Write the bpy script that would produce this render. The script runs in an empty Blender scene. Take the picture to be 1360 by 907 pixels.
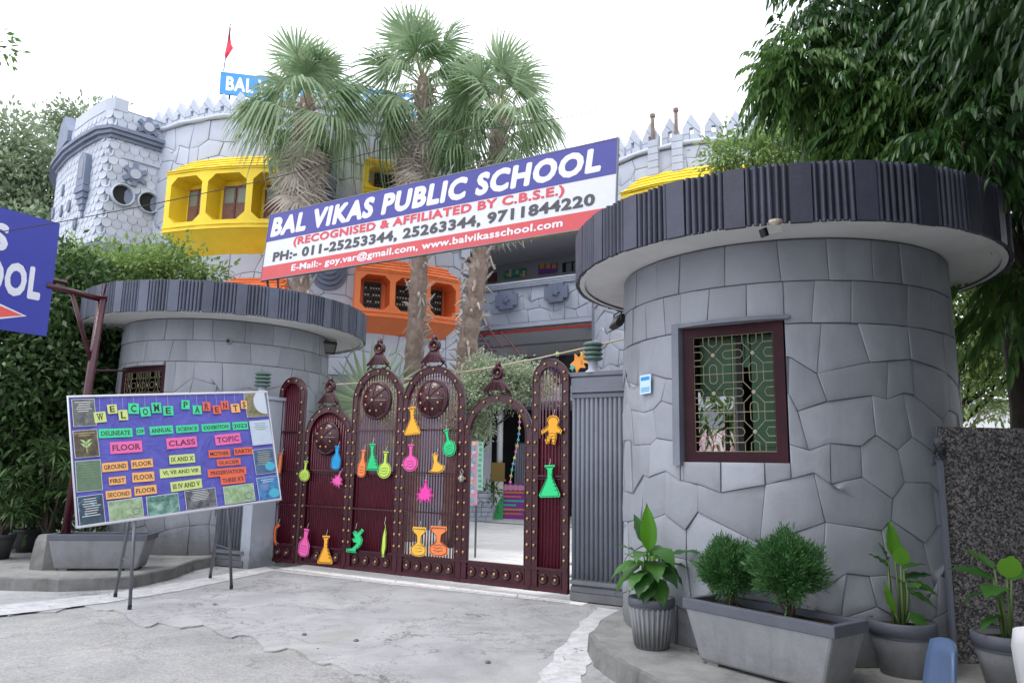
import bpy, bmesh, math, random
import numpy as np
from mathutils import Vector, Matrix
PI = math.pi
R_ = math.radians
sc = bpy.context.scene
C = sc.collection
# ------------------------------------------------------------------ camera
F_PX, IW, IH = 1000.0, 1360.0, 907.0
PITCH, ROLL, CZ = R_(9.4), R_(1.0), 1.55
fw = Vector((0, math.cos(PITCH), math.sin(PITCH)))
_r = Vector((1, 0, 0)); _u = _r.cross(fw)
RT = _r*math.cos(ROLL) + _u*math.sin(ROLL)
UP = -_r*math.sin(ROLL) + _u*math.cos(ROLL)
EYE = Vector((0, 0, CZ))
cam = bpy.data.cameras.new('camera')
camo = bpy.data.objects.new('camera', cam); C.objects.link(camo)
camo.matrix_world = Matrix(((RT.x, UP.x, -fw.x, 0), (RT.y, UP.y, -fw.y, 0), (RT.z, UP.z, -fw.z, CZ), (0, 0, 0, 1)))
cam.sensor_width = 36; cam.lens = F_PX/IW*36; cam.clip_start = .05; cam.clip_end = 2000
sc.camera = camo
# ------------------------------------------------------------------ world, sun, exposure
SUN_EL, SUN_AZ = R_(64), R_(-75)
w = bpy.data.worlds.new('World'); sc.world = w; w.use_nodes = True
nt = w.node_tree; nt.nodes.clear()
wo = nt.nodes.new('ShaderNodeOutputWorld'); bg = nt.nodes.new('ShaderNodeBackground')
sky = nt.nodes.new('ShaderNodeTexSky'); sky.sky_type = 'NISHITA'; sky.sun_disc = False
sky.sun_elevation = SUN_EL; sky.sun_rotation = SUN_AZ; sky.dust_density = 4; sky.air_density = 1.5
mx = nt.nodes.new('ShaderNodeMixRGB'); mx.inputs[0].default_value = .9       # thick white cloud cover over the blue
mx.inputs[2].default_value = (15.6, 16.1, 17.4, 1)
nt.links.new(sky.outputs[0], mx.inputs[1]); nt.links.new(mx.outputs[0], bg.inputs[0])
bg.inputs[1].default_value = .1
nt.links.new(bg.outputs[0], wo.inputs[0])
sl = bpy.data.lights.new('sun', 'SUN'); sl.energy = .9; sl.angle = R_(14); sl.color = (1, .97, .92)
so = bpy.data.objects.new('sun', sl); C.objects.link(so)
sd = Vector((math.sin(SUN_AZ)*math.cos(SUN_EL), -abs(math.cos(SUN_AZ))*math.cos(SUN_EL), math.sin(SUN_EL)))
so.rotation_euler = sd.to_track_quat('Z', 'Y').to_euler()
sky.sun_rotation = math.atan2(sd.x, sd.y)
sc.view_settings.view_transform = 'Standard'; sc.view_settings.look = 'None'
sc.view_settings.exposure = 0.5; sc.view_settings.gamma = 1
sc.cycles.max_bounces = 6; sc.cycles.diffuse_bounces = 3; sc.cycles.transparent_max_bounces = 6
sc.cycles.use_denoising = True
rng = random.Random(7)
# ------------------------------------------------------------------ where a sight line meets a plane of the place
def ray(x, y): return fw*F_PX + RT*(x-IW/2) - UP*(y-IH/2)
def onz(x, y, z=0.0):
    d = ray(x, y); return EYE + d*((z-CZ)/d.z)
def aty(x, y, Y):
    d = ray(x, y); return EYE + d*(Y/d.y)
def onplane(x, y, p0, n):
    d = ray(x, y); return EYE + d*((Vector(p0)-EYE).dot(n)/d.dot(n))
# ------------------------------------------------------------------ materials
def _nodes(name):
    m = bpy.data.materials.new(name); m.use_nodes = True
    t = m.node_tree; b = t.nodes['Principled BSDF']; return m, t, b
def ramp(t, pts):
    r = t.nodes.new('ShaderNodeValToRGB'); e = r.color_ramp.elements
    while len(e) < len(pts): e.new(.5)
    for i, (p, c) in enumerate(pts):
        e[i].position = p; e[i].color = tuple(c)+(1,) if len(c) == 3 else c
    return r
def noise(t, scale, detail=5, rough=.6, coord=None, dist=0):
    n = t.nodes.new('ShaderNodeTexNoise'); n.inputs['Scale'].default_value = scale
    n.inputs['Detail'].default_value = detail; n.inputs['Roughness'].default_value = rough
    n.inputs['Distortion'].default_value = dist
    if coord: t.links.new(coord, n.inputs['Vector'])
    return n
def geo(t): return t.nodes.new('ShaderNodeNewGeometry').outputs['Position']
def mat(name, col, rough=.7, var=.15, scale=3, bump=.1, bscale=40, metallic=0, dirt=None, dirt_amt=0, dscale=1.2, island=0, spec=.4, streak=.3):
    m, t, b = _nodes(name)
    g = geo(t); n = noise(t, scale, 6, .65, g)
    lo = [c*(1-var) for c in col]; hi = [min(1, c*(1+var)) for c in col]
    r = ramp(t, [(.3, lo), (.7, hi)]); t.links.new(n.outputs[0], r.inputs[0]); out = r.outputs[0]
    if dirt:
        vs_ = t.nodes.new('ShaderNodeVectorMath'); vs_.operation = 'MULTIPLY'; vs_.inputs[1].default_value = (1.6, 1.6, streak); t.links.new(g, vs_.inputs[0])
        n2 = noise(t, dscale, 8, .7, vs_.outputs[0], .3); r2 = ramp(t, [(.5, (0, 0, 0)), (.75, (1, 1, 1))])
        t.links.new(n2.outputs[0], r2.inputs[0])
        mu = t.nodes.new('ShaderNodeMath'); mu.operation = 'MULTIPLY'; mu.inputs[1].default_value = dirt_amt
        t.links.new(r2.outputs[0], mu.inputs[0])
        mm = t.nodes.new('ShaderNodeMixRGB'); t.links.new(mu.outputs[0], mm.inputs[0]); t.links.new(out, mm.inputs[1])
        mm.inputs[2].default_value = tuple(dirt)+(1,); out = mm.outputs[0]
    if island:
        gi = t.nodes.new('ShaderNodeNewGeometry'); oi = t.nodes.new('ShaderNodeObjectInfo')
        ad = t.nodes.new('ShaderNodeMath'); ad.operation = 'ADD'
        t.links.new(gi.outputs['Random Per Island'], ad.inputs[0]); t.links.new(oi.outputs['Random'], ad.inputs[1])
        fr = t.nodes.new('ShaderNodeMath'); fr.operation = 'FRACT'; t.links.new(ad.outputs[0], fr.inputs[0])
        mr = t.nodes.new('ShaderNodeMapRange'); mr.inputs[3].default_value = 1-island; mr.inputs[4].default_value = 1+island
        t.links.new(fr.outputs[0], mr.inputs[0])
        vm = t.nodes.new('ShaderNodeVectorMath'); vm.operation = 'SCALE'
        t.links.new(out, vm.inputs[0]); t.links.new(mr.outputs[0], vm.inputs['Scale']); out = vm.outputs[0]
    t.links.new(out, b.inputs['Base Color'])
    b.inputs['Roughness'].default_value = rough; b.inputs['Metallic'].default_value = metallic
    b.inputs['Specular IOR Level'].default_value = spec
    if bump:
        nb = noise(t, bscale, 6, .6, g); bp = t.nodes.new('ShaderNodeBump'); bp.inputs['Strength'].default_value = bump
        bp.inputs['Distance'].default_value = .02
        t.links.new(nb.outputs[0], bp.inputs['Height']); t.links.new(bp.outputs[0], b.inputs['Normal'])
    return m
def splash(m, top=.75, col=(.09, .085, .075)):
    # rain-splashed grime along the foot of a wall
    t = m.node_tree; b = t.nodes['Principled BSDF']; src = b.inputs['Base Color'].links[0].from_socket; g = geo(t)
    sp = t.nodes.new('ShaderNodeSeparateXYZ'); t.links.new(g, sp.inputs[0]); n = noise(t, 5, 8, .75, g)
    ma = t.nodes.new('ShaderNodeMath'); ma.operation = 'MULTIPLY_ADD'; ma.inputs[1].default_value = -.9; t.links.new(n.outputs[0], ma.inputs[0]); ma.inputs[2].default_value = top
    s2 = t.nodes.new('ShaderNodeMath'); s2.operation = 'SUBTRACT'; t.links.new(ma.outputs[0], s2.inputs[0]); t.links.new(sp.outputs[2], s2.inputs[1])
    mr = t.nodes.new('ShaderNodeMapRange'); mr.inputs[1].default_value = -.12; mr.inputs[2].default_value = .3; mr.inputs[4].default_value = .65; t.links.new(s2.outputs[0], mr.inputs[0])
    mm = t.nodes.new('ShaderNodeMixRGB'); t.links.new(mr.outputs[0], mm.inputs[0]); t.links.new(src, mm.inputs[1]); mm.inputs[2].default_value = tuple(col)+(1,); t.links.new(mm.outputs[0], b.inputs['Base Color'])
def leafmat(name, col, col2, trans=.35, rough=.45, spec=.35):
    m, t, b = _nodes(name)
    gi = t.nodes.new('ShaderNodeNewGeometry'); oi = t.nodes.new('ShaderNodeObjectInfo')
    ad = t.nodes.new('ShaderNodeMath'); ad.operation = 'ADD'
    t.links.new(gi.outputs['Random Per Island'], ad.inputs[0]); t.links.new(oi.outputs['Random'], ad.inputs[1])
    fr = t.nodes.new('ShaderNodeMath'); fr.operation = 'FRACT'; t.links.new(ad.outputs[0], fr.inputs[0])
    n = noise(t, .9, 3, .5, gi.outputs['Position'])
    av = t.nodes.new('ShaderNodeMath'); av.operation = 'MULTIPLY_ADD'; av.inputs[1].default_value = .6
    sb = t.nodes.new('ShaderNodeMath'); sb.operation = 'MULTIPLY'; sb.inputs[1].default_value = .5
    t.links.new(n.outputs[0], sb.inputs[0]); t.links.new(fr.outputs[0], av.inputs[0]); t.links.new(sb.outputs[0], av.inputs[2])
    r = ramp(t, [(.15, col), (.9, col2)]); t.links.new(av.outputs[0], r.inputs[0])
    t.links.new(r.outputs[0], b.inputs['Base Color']); b.inputs['Roughness'].default_value = rough
    b.inputs['Specular IOR Level'].default_value = spec
    tr = t.nodes.new('ShaderNodeBsdfTranslucent'); t.links.new(r.outputs[0], tr.inputs[0])
    ms = t.nodes.new('ShaderNodeMixShader'); ms.inputs[0].default_value = trans
    t.links.new(b.outputs[0], ms.inputs[1]); t.links.new(tr.outputs[0], ms.inputs[2])
    t.links.new(ms.outputs[0], t.nodes['Material Output'].inputs[0])
    return m
M = {}
M['stone'] = mat('grey_painted_stone', (.285, .302, .34), .62, .1, 1.5, .18, 25, dirt=(.16, .16, .165), dirt_amt=.5, dscale=1.1, island=.13)
M['joint'] = mat('stone_joint', (.12, .128, .15), .9, .2, 4, .2, 30)  # same grey paint as the stones, darkened for the shade between them
M['far_stone'] = mat('pale_blue_painted_stone', (.46, .495, .575), .7, .07, .8, .15, 14, dirt=(.34, .37, .44), dirt_amt=.4, dscale=.5, island=.06)
M['far_joint'] = mat('pale_blue_joint', (.24, .265, .32), .9, .15, 2, .2, 20)
M['scale'] = mat('pale_scale_tile', (.46, .495, .57), .7, .08, 2, .15, 30, island=.08)
M['slate'] = mat('slate_blue_paint', (.17, .2, .28), .65, .15, 2, .15, 25, island=.1)
M['fascia'] = mat('shaded_slate_fascia_paint', (.052, .055, .083), .5, .2, 3, .15, 30, dirt=(.09, .09, .11), dirt_amt=.4, dscale=2, island=.2)  # right canopy: the slate paint darkened for the shade on that side
M['fascia_base'] = mat('fascia_groove_paint', (.035, .036, .055), .7, .2, 3, .2, 30)
M['fascia_l'] = mat('slate_fascia_paint', (.085, .096, .135), .5, .2, 3, .15, 30, dirt=(.13, .14, .17), dirt_amt=.4, dscale=2, island=.2)
M['soffit'] = mat('white_soffit_plaster', (.8, .79, .78), .8, .05, 1.2, .1, 12, dirt=(.5, .48, .45), dirt_amt=.4, dscale=.8)
M['groove'] = mat('grey_fluted_paint', (.17, .185, .225), .6, .12, 2, .15, 30, dirt=(.1, .1, .11), dirt_amt=.35, dscale=1.3)
M['pillar'] = mat('light_grey_pillar', (.42, .46, .53), .7, .08, 2, .12, 25, dirt=(.3, .32, .35), dirt_amt=.4)
M['yellow'] = mat('yellow_paint', (.83, .6, .035), .55, .08, 2, .1, 25, dirt=(.6, .4, .03), dirt_amt=.3)
M['orange'] = mat('orange_paint', (.8, .2, .06), .55, .08, 2, .1, 25, dirt=(.55, .12, .04), dirt_amt=.3)
M['wood'] = mat('brown_shutter_wood', (.16, .075, .06), .6, .25, 8, .2, 60)
M['maroon'] = mat('maroon_gloss_paint', (.045, .004, .011), .27, .3, 6, .12, 60, dirt=(.1, .05, .05), dirt_amt=.25, dscale=5, spec=.5)
M['maroon_sheet'] = mat('maroon_sheet_paint', (.11, .007, .022), .4, .3, 4, .1, 50)
M['maroon_rod'] = mat('maroon_rod_paint', (.1, .008, .025), .25, .3, 6, .1, 60, spec=.6)
M['maroon_wood'] = mat('maroon_window_wood', (.03, .004, .01), .6, .3, 6, .12, 60, spec=.25)
M['brass'] = mat('brass_stud', (.42, .28, .15), .34, .2, 9, .1, 60, metallic=.75)
M['black'] = mat('black_plastic', (.012, .012, .013), .4, .2, 8, .05, 60)
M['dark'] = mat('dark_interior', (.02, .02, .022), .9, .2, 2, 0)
M['iron'] = mat('dark_iron', (.03, .028, .03), .5, .2, 8, .1, 60)
M['gold'] = mat('tan_painted_iron', (.33, .29, .18), .5, .2, 8, .1, 60)
M['gsh'] = mat('green_shutter_paint', (.006, .055, .018), .45, .2, 4, .1, 40)
M['white'] = mat('white_paint', (.8, .8, .8), .6, .05, 4, .05, 40)
M['cream'] = mat('cream_plaster', (.55, .55, .56), .8, .06, 2, .05, 20)
M['bark'] = mat('tree_bark', (.05, .04, .03), .9, .35, 6, .6, 30)
M['palmbark'] = mat('palm_bark', (.24, .18, .15), .95, .35, 9, .9, 22)
M['pot'] = mat('grey_painted_pot', (.215, .22, .235), .6, .12, 4, .15, 40, dirt=(.12, .12, .12), dirt_amt=.5, dscale=4)
M['potrim'] = mat('slate_pot_rim', (.09, .097, .122), .55, .12, 4, .15, 40)
M['soil'] = mat('dark_soil', (.035, .024, .017), .95, .4, 30, 1, 60)
M['legs'] = mat('grey_steel_tube', (.16, .165, .185), .4, .15, 8, .05, 60, metallic=.6)
M['rope'] = mat('tan_rope', (.45, .38, .28), .9, .2, 30, .3, 90)
M['wire'] = mat('black_wire', (.03, .03, .03), .6, .1, 4, 0)
M['petiole'] = mat('palm_petiole', (.3, .33, .17), .6, .15, 6, .1, 30)
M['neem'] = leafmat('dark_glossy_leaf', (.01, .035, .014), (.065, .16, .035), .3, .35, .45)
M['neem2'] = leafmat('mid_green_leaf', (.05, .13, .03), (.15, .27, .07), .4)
M['lime'] = leafmat('light_green_leaf', (.11, .2, .05), (.33, .45, .15), .4)
M['darkleaf'] = leafmat('dark_shrub_leaf', (.016, .04, .012), (.1, .18, .06), .25)
M['farleaf'] = leafmat('far_green_leaf', (.18, .25, .14), (.29, .36, .23), .35)
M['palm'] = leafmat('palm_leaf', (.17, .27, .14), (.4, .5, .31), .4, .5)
M['palmdark'] = leafmat('palm_leaf_dark', (.08, .15, .07), (.22, .32, .16), .4, .5)  # darker leaf tone, dealt to fronds at random
M['dead'] = leafmat('dead_palm_leaf', (.42, .37, .32), (.66, .6, .53), .3, .9, .1)
M['silver'] = leafmat('silver_green_leaf', (.26, .34, .2), (.56, .62, .46), .35)
M['thuja'] = leafmat('thuja_leaf', (.02, .085, .025), (.11, .26, .08), .25, .5)
M['canna'] = leafmat('broad_leaf', (.02, .08, .02), (.08, .22, .04), .35, .35, .5)
M['canna_lt'] = leafmat('young_broad_leaf', (.1, .3, .02), (.2, .48, .05), .45, .35, .5)
splash(M['stone'], 1.0); splash(M['groove'], .75); splash(M['pot'], .72); splash(M['pillar'], .8)
_flat = {}
def flat(name, col, rough=.6, var=.04):
    if name not in _flat: _flat[name] = mat(name, col, rough, var, 8, .03, 60)
    return _flat[name]
# ------------------------------------------------------------------ object helpers
def thing(name, label, cat, loc=(0, 0, 0), rz=0, group=None):
    o = bpy.data.objects.new(name, None); C.objects.link(o); o.empty_display_size = .1
    o.location = loc; o.rotation_euler = (0, 0, rz); o['label'] = label; o['category'] = cat
    if group: o['group'] = group
    return o
def tag(o, label, cat, group=None):
    o['label'] = label; o['category'] = cat
    if group: o['group'] = group
    return o
def link(name, me, parent=None, kind=None, label=None):
    o = bpy.data.objects.new(name, me); C.objects.link(o)
    if parent: o.parent = parent
    if kind: o['kind'] = kind
    if label: o['label'] = label
    return o
class MB:
    def __init__(s): s.v = []; s.f = []; s.m = []
    def add(s, vs, fs, mi=0):
        b = len(s.v); s.v += [tuple(v) for v in vs]; s.f += [tuple(i+b for i in f) for f in fs]; s.m += [mi]*len(fs); return s
    def box(s, c, d, rot=None, mi=0, taper=1):
        vs = []
        for z in (-1, 1):
            k = taper if z > 0 else 1
            for x, y in ((-1, -1), (1, -1), (1, 1), (-1, 1)):
                p = Vector((x*d[0]/2*k, y*d[1]/2*k, z*d[2]/2))
                if rot: p = rot @ p
                vs.append(p+Vector(c))
        return s.add(vs, [(3, 2, 1, 0), (4, 5, 6, 7), (0, 1, 5, 4), (1, 2, 6, 5), (2, 3, 7, 6), (3, 0, 4, 7)], mi)
    def tube(s, path, r, n=8, mi=0, cap=True, close=False):
        P = [Vector(p) for p in path]; L = len(P); rs = r if isinstance(r, (list, tuple)) else [r]*L
        prev = None; vs = []
        for i, p in enumerate(P):
            if close: t = P[(i+1) % L]-P[i-1]
            else: t = P[min(i+1, L-1)]-P[max(i-1, 0)]
            if t.length < 1e-9: t = Vector((0, 0, 1))
            t.normalize()
            if prev is None:
                a = Vector((0, 0, 1)) if abs(t.z) < .9 else Vector((1, 0, 0)); x = t.cross(a).normalized()
            else: x = (prev-t*prev.dot(t)).normalized()
            prev = x; y = t.cross(x)
            for k in range(n):
                a = 2*PI*k/n; vs.append(p+x*(math.cos(a)*rs[i])+y*(math.sin(a)*rs[i]))
        fs = []
        for i in range(L if close else L-1):
            j = (i+1) % L
            for k in range(n): k2 = (k+1) % n; fs.append((i*n+k, i*n+k2, j*n+k2, j*n+k))
        if cap and not close: fs += [tuple(range(n))[::-1], tuple((L-1)*n+k for k in range(n))]
        return s.add(vs, fs, mi)
    def lathe(s, prof, n=20, o=(0, 0, 0), rot=None, mi=0, cap=True):
        vs = []
        for r, z in prof:
            for k in range(n):
                a = 2*PI*k/n; p = Vector((r*math.cos(a), r*math.sin(a), z))
                if rot: p = rot @ p
                vs.append(p+Vector(o))
        fs = [(i*n+k, i*n+(k+1) % n, (i+1)*n+(k+1) % n, (i+1)*n+k) for i in range(len(prof)-1) for k in range(n)]
        if cap: fs += [tuple(range(n))[::-1], tuple((len(prof)-1)*n+k for k in range(n))]
        return s.add(vs, fs, mi)
    def prism(s, poly, d0, d1, fn=lambda x, z, y: (x, y, z), mi=0):
        n = len(poly); vs = [fn(x, z, d0) for x, z in poly]+[fn(x, z, d1) for x, z in poly]
        return s.add(vs, [tuple(range(n)), tuple(range(2*n-1, n-1, -1))]+[(i, i+n, (i+1) % n+n, (i+1) % n) for i in range(n)], mi)
    def mesh(s, name, mats, smooth=False):
        me = bpy.data.meshes.new(name); me.from_pydata(s.v, [], s.f)
        ml = mats if isinstance(mats, (list, tuple)) else [mats]
        for m in ml: me.materials.append(m)
        if len(ml) > 1: me.polygons.foreach_set('material_index', s.m)
        if smooth: me.polygons.foreach_set('use_smooth', [True]*len(me.polygons))
        me.update(); return me
    def build(s, name, mats, parent=None, smooth=False, kind=None, label=None, fix=False):
        me = s.mesh(name, mats, smooth)
        if fix:
            bm = bmesh.new(); bm.from_mesh(me); bmesh.ops.recalc_face_normals(bm, faces=bm.faces); bm.to_mesh(me); bm.free()
        return link(name, me, parent, kind, label)
def np_mesh(name, V, Fq, m):
    me = bpy.data.meshes.new(name); nv = len(V); nf, k = Fq.shape
    me.vertices.add(nv); me.vertices.foreach_set('co', V.astype(np.float32).ravel())
    me.loops.add(nf*k); me.loops.foreach_set('vertex_index', Fq.astype(np.int32).ravel())
    me.polygons.add(nf); me.polygons.foreach_set('loop_start', np.arange(0, nf*k, k, dtype=np.int32))
    me.polygons.foreach_set('loop_total', np.full(nf, k, dtype=np.int32))
    me.materials.append(m); me.update(calc_edges=True); return me
def nrm(a): return a/np.maximum(np.linalg.norm(a, axis=1, keepdims=True), 1e-9)
def leaves(name, P, D, Nn, L, W, m, parent, kind=None, shape=0, droop=.15):
    """many small leaf faces; shape 0 = rhomb, 1 = long leaf of two quads a side"""
    D = nrm(D); S = nrm(np.cross(D, Nn)); Nn = np.cross(S, D); n = len(P); L = L[:, None]; W = W[:, None]
    if shape == 0:
        pts = [P, P+D*L*.45+S*W*.5, P+D*L-Nn*L*droop, P+D*L*.45-S*W*.5]
        F0 = np.array([[0, 1, 2, 3]])
    else:
        pts = [P, P+D*L*.3+S*W*.5+Nn*W*.12, P+D*L*.3-Nn*W*.1, P+D*L*.3-S*W*.5+Nn*W*.12,
               P+D*L*.68+S*W*.4-Nn*L*droop*.5, P+D*L*.68-Nn*(L*droop*.5+W*.15), P+D*L*.68-S*W*.4-Nn*L*droop*.5, P+D*L-Nn*L*droop*1.3]
        F0 = np.array([[0, 1, 2, 2], [0, 2, 3, 3], [1, 4, 5, 2], [2, 5, 6, 3], [4, 7, 5, 5], [5, 7, 6, 6]])
        F0 = np.array([[0, 1, 4, 5], [0, 2, 2, 2], ]) if False else F0
    V = np.stack(pts, 1); k = V.shape[1]; V = V.reshape(-1, 3)
    if shape == 1:
        T = np.array([[0, 1, 2], [0, 2, 3], [1, 4, 5], [1, 5, 2], [2, 5, 6], [2, 6, 3], [4, 7, 5], [5, 7, 6]])
        Fq = (T[None]+(np.arange(n)*k)[:, None, None]).reshape(-1, 3)
    else: Fq = (F0[None]+(np.arange(n)*k)[:, None, None]).reshape(-1, 4)
    return link(name, np_mesh(name, V, Fq, m), parent, kind)
def clump_leaves(name, clumps, n_twig, per, L, W, m, parent, seed, spread=.28, up=.3, kind=None, shape=0, shell=.55, droop=.15):
    r = np.random.default_rng(seed); Ps = []; Ds = []; Ns = []
    vol = np.array([c[3]*c[4]+c[4]*c[5]+c[3]*c[5] for c in clumps]); vol = vol/vol.sum()
    for c, q in zip(clumps, vol):
        k = max(3, int(n_twig*q)); d = nrm(r.normal(size=(k, 3))); rad = (shell+(1-shell)*r.random(k)**.7)[:, None]
        rad *= (1+.16*np.sin(d[:, :1]*5+seed)+.14*np.sin(d[:, 2:]*7+d[:, 1:2]*4))
        cen = np.array(c[:3])+d*rad*np.array(c[3:6]); tw = nrm(d+r.normal(size=(k, 3))*.5+np.array([0, 0, up]))
        pp = np.repeat(cen, per, 0); tt = np.repeat(tw, per, 0); n = len(pp)
        along = r.random((n, 1)); off = r.normal(size=(n, 3))
        Ps.append(pp+tt*along*spread*1.5+off*spread*.38); Ds.append(tt*.7+off*.8+np.array([0, 0, -droop*2])); Ns.append(np.tile([0, 0, 1.], (n, 1))+r.normal(size=(n, 3))*.6)
    P = np.concatenate(Ps); D = np.concatenate(Ds); Nn = np.concatenate(Ns); n = len(P)
    return leaves(name, P, D, Nn, L*(.6+.8*r.random(n)), W*(.7+.6*r.random(n)), m, parent, kind, shape, droop)
def limb_mb(mb, p0, p1, r0, r1, seg=6, wob=.12, seed=0):
    r = random.Random(seed); P = []
    for i in range(seg+1):
        t = i/seg; p = Vector(p0).lerp(Vector(p1), t); k = math.sin(t*PI)*wob
        P.append(p+Vector((r.uniform(-k, k), r.uniform(-k, k), r.uniform(-k, k)*.5)))
    mb.tube(P, [r0+(r1-r0)*i/seg for i in range(seg+1)], 8); return P
# text, as thin raised letters
def text_mesh(body, w, h, m, extr=.004, bold=.018, shear=0.0, serif=False):
    cu = bpy.data.curves.new('letters', 'FONT'); cu.body = body; cu.size = 1; cu.offset = bold; cu.shear = shear
    cu.extrude = .5; cu.resolution_u = 3; cu.space_character = 1.0+bold*2.2; cu.offset = min(bold, .012)
    o = bpy.data.objects.new('letters', cu); C.objects.link(o)
    bpy.context.view_layer.update()
    me = bpy.data.meshes.new_from_object(o.evaluated_get(bpy.context.evaluated_depsgraph_get()))
    bpy.data.objects.remove(o); bpy.data.curves.remove(cu)
    n = len(me.vertices); co = np.zeros(n*3, np.float32); me.vertices.foreach_get('co', co); co = co.reshape(-1, 3)
    mn, mxx = co.min(0), co.max(0); s = (mxx-mn)
    out = np.zeros_like(co); out[:, 0] = ((co[:, 0]-mn[0])/s[0]-.5)*w; out[:, 2] = ((co[:, 1]-mn[1])/s[1]-.5)*h
    out[:, 1] = -(co[:, 2])*extr*2
    me.vertices.foreach_set('co', out.ravel()); me.materials.clear(); me.materials.append(m); me.update()
    # heavier strokes: the same letters laid again a hair's breadth apart, each a touch lower; and small slab serifs
    bm = bmesh.new(); bm.from_mesh(me)
    if serif:
        bm.verts.ensure_lookup_table(); bars = []
        for e in bm.edges:
            a, b = e.verts[0].co, e.verts[1].co
            if abs(a.z-b.z) < h*.01 and abs(abs((a.z+b.z)/2)-h/2) < h*.03 and a.y < 0 and b.y < 0 and .04*h < abs(a.x-b.x) < .3*h: bars.append((min(a.x, b.x), max(a.x, b.x), (a.z+b.z)/2))
        for x0, x1, z in bars:
            zz = z-math.copysign(h*.03, z); ex = h*.09
            vs = [bm.verts.new((x, -extr*1.02, zz+q)) for x, q in ((x0-ex, -h*.03), (x1+ex, -h*.03), (x1+ex, h*.03), (x0-ex, h*.03))]; bm.faces.new(vs)
    k = max(0, bold-.012)
    if k > .004:
        g0 = bm.verts[:]+bm.edges[:]+bm.faces[:]; sx = k*w/s[0]; sz = k*h/s[1]
        for q in range(6):
            a = PI*q/3+.3; d = bmesh.ops.duplicate(bm, geom=g0)
            vv = [x for x in d['geom'] if isinstance(x, bmesh.types.BMVert)]
            bmesh.ops.translate(bm, verts=vv, vec=(math.cos(a)*sx, extr*.05*(q+1), math.sin(a)*sz))
    bm.to_mesh(me); bm.free(); return me
def letters(name, body, x, z, w, h, m, parent, y=0, **k):
    o = link(name, text_mesh(body, w, h, m, **k), parent); o.location = (x, y, z); return o
# ------------------------------------------------------------------ crazy paving cells
def clip(poly, px, py, nx, ny):
    out = []; n = len(poly)
    for i in range(n):
        a = poly[i]; b = poly[(i+1) % n]; da = (a[0]-px)*nx+(a[1]-py)*ny; db = (b[0]-px)*nx+(b[1]-py)*ny
        if da <= 0: out.append(a)
        if (da < 0 < db) or (db < 0 < da):
            t = da/(da-db); out.append((a[0]+(b[0]-a[0])*t, a[1]+(b[1]-a[1])*t))
    return out
def courses(u0, u1, v0, v1, su, sv, seed, holes=(), gap=.006, jit=.3):
    """random rubble: wavy beds, leaning perpends, stones of uneven width; returns (centre, outline) pairs"""
    r = random.Random(seed); nr = max(1, round((v1-v0)/sv)); H = (v1-v0)/nr; rows = []
    for j in range(nr):
        x = u0-r.uniform(0, su); J = []
        while x < u1+su: J.append(x); x += su*r.uniform(.62, 1.38)
        rows.append([[q, q+r.uniform(-jit, jit)*su*.6] for q in J])      # x on the bed below, x on the bed above
    beds = []
    for j in range(nr+1):
        pts = []
        if j > 0: pts += [(q[1], 'b', j-1, k) for k, q in enumerate(rows[j-1])]
        if j < nr: pts += [(q[0], 'a', j, k) for k, q in enumerate(rows[j])]
        pts.sort(); L = []
        for (x, s_, rj, k) in pts:
            if L and x-L[-1][0] < su*.14: L[-1][2].append((s_, rj, k)); continue
            y = v0+j*H+(0 if j in (0, nr) else r.uniform(-jit, jit)*H)
            L.append([x, y, [(s_, rj, k)]])
        beds.append(L)
    def find(j, s_, rj, k):
        for i, q in enumerate(beds[j]):
            if (s_, rj, k) in q[2]: return i
    out = []
    for j in range(nr):
        for k in range(len(rows[j])-1):
            a, b = find(j, 'a', j, k), find(j, 'a', j, k+1); c, d = find(j+1, 'b', j, k), find(j+1, 'b', j, k+1)
            P = [(q[0], q[1]) for q in beds[j][a:b+1]]+[(q[0], q[1]) for q in beds[j+1][c:d+1][::-1]]
            if len(P) < 3: continue
            for cut in ((u0, 0, -1, 0), (u1, 0, 1, 0)): P = clip(P, *cut) if len(P) >= 3 else P
            if len(P) < 3: continue
            pieces = [P]
            for h in holes:
                nx_ = []
                for q in pieces:
                    if not (min(p[0] for p in q) < h[1] and max(p[0] for p in q) > h[0] and min(p[1] for p in q) < h[3] and max(p[1] for p in q) > h[2]): nx_.append(q); continue
                    for cuts in (((h[0], 0, 1, 0),), ((h[1], 0, -1, 0),), ((h[0], 0, -1, 0), (h[1], 0, 1, 0), (0, h[2], 0, 1)), ((h[0], 0, -1, 0), (h[1], 0, 1, 0), (0, h[3], 0, -1))):
                        z = q
                        for c_ in cuts:
                            if len(z) >= 3: z = clip(z, *c_)
                        if len(z) >= 3: nx_.append(z)
                pieces = nx_
            for q in pieces:
                A = .5*abs(sum(q[i][0]*q[(i+1) % len(q)][1]-q[(i+1) % len(q)][0]*q[i][1] for i in range(len(q))))
                if A < su*sv*.04: continue
                cx = sum(p[0] for p in q)/len(q); cy = sum(p[1] for p in q)/len(q)
                q = [(p[0]+(cx-p[0])*gap*.5/max(.04, math.hypot(p[0]-cx, p[1]-cy)), p[1]+(cy-p[1])*gap*.5/max(.04, math.hypot(p[0]-cx, p[1]-cy))) for p in q]
                out.append(((cx, cy), q))
    return out
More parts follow.
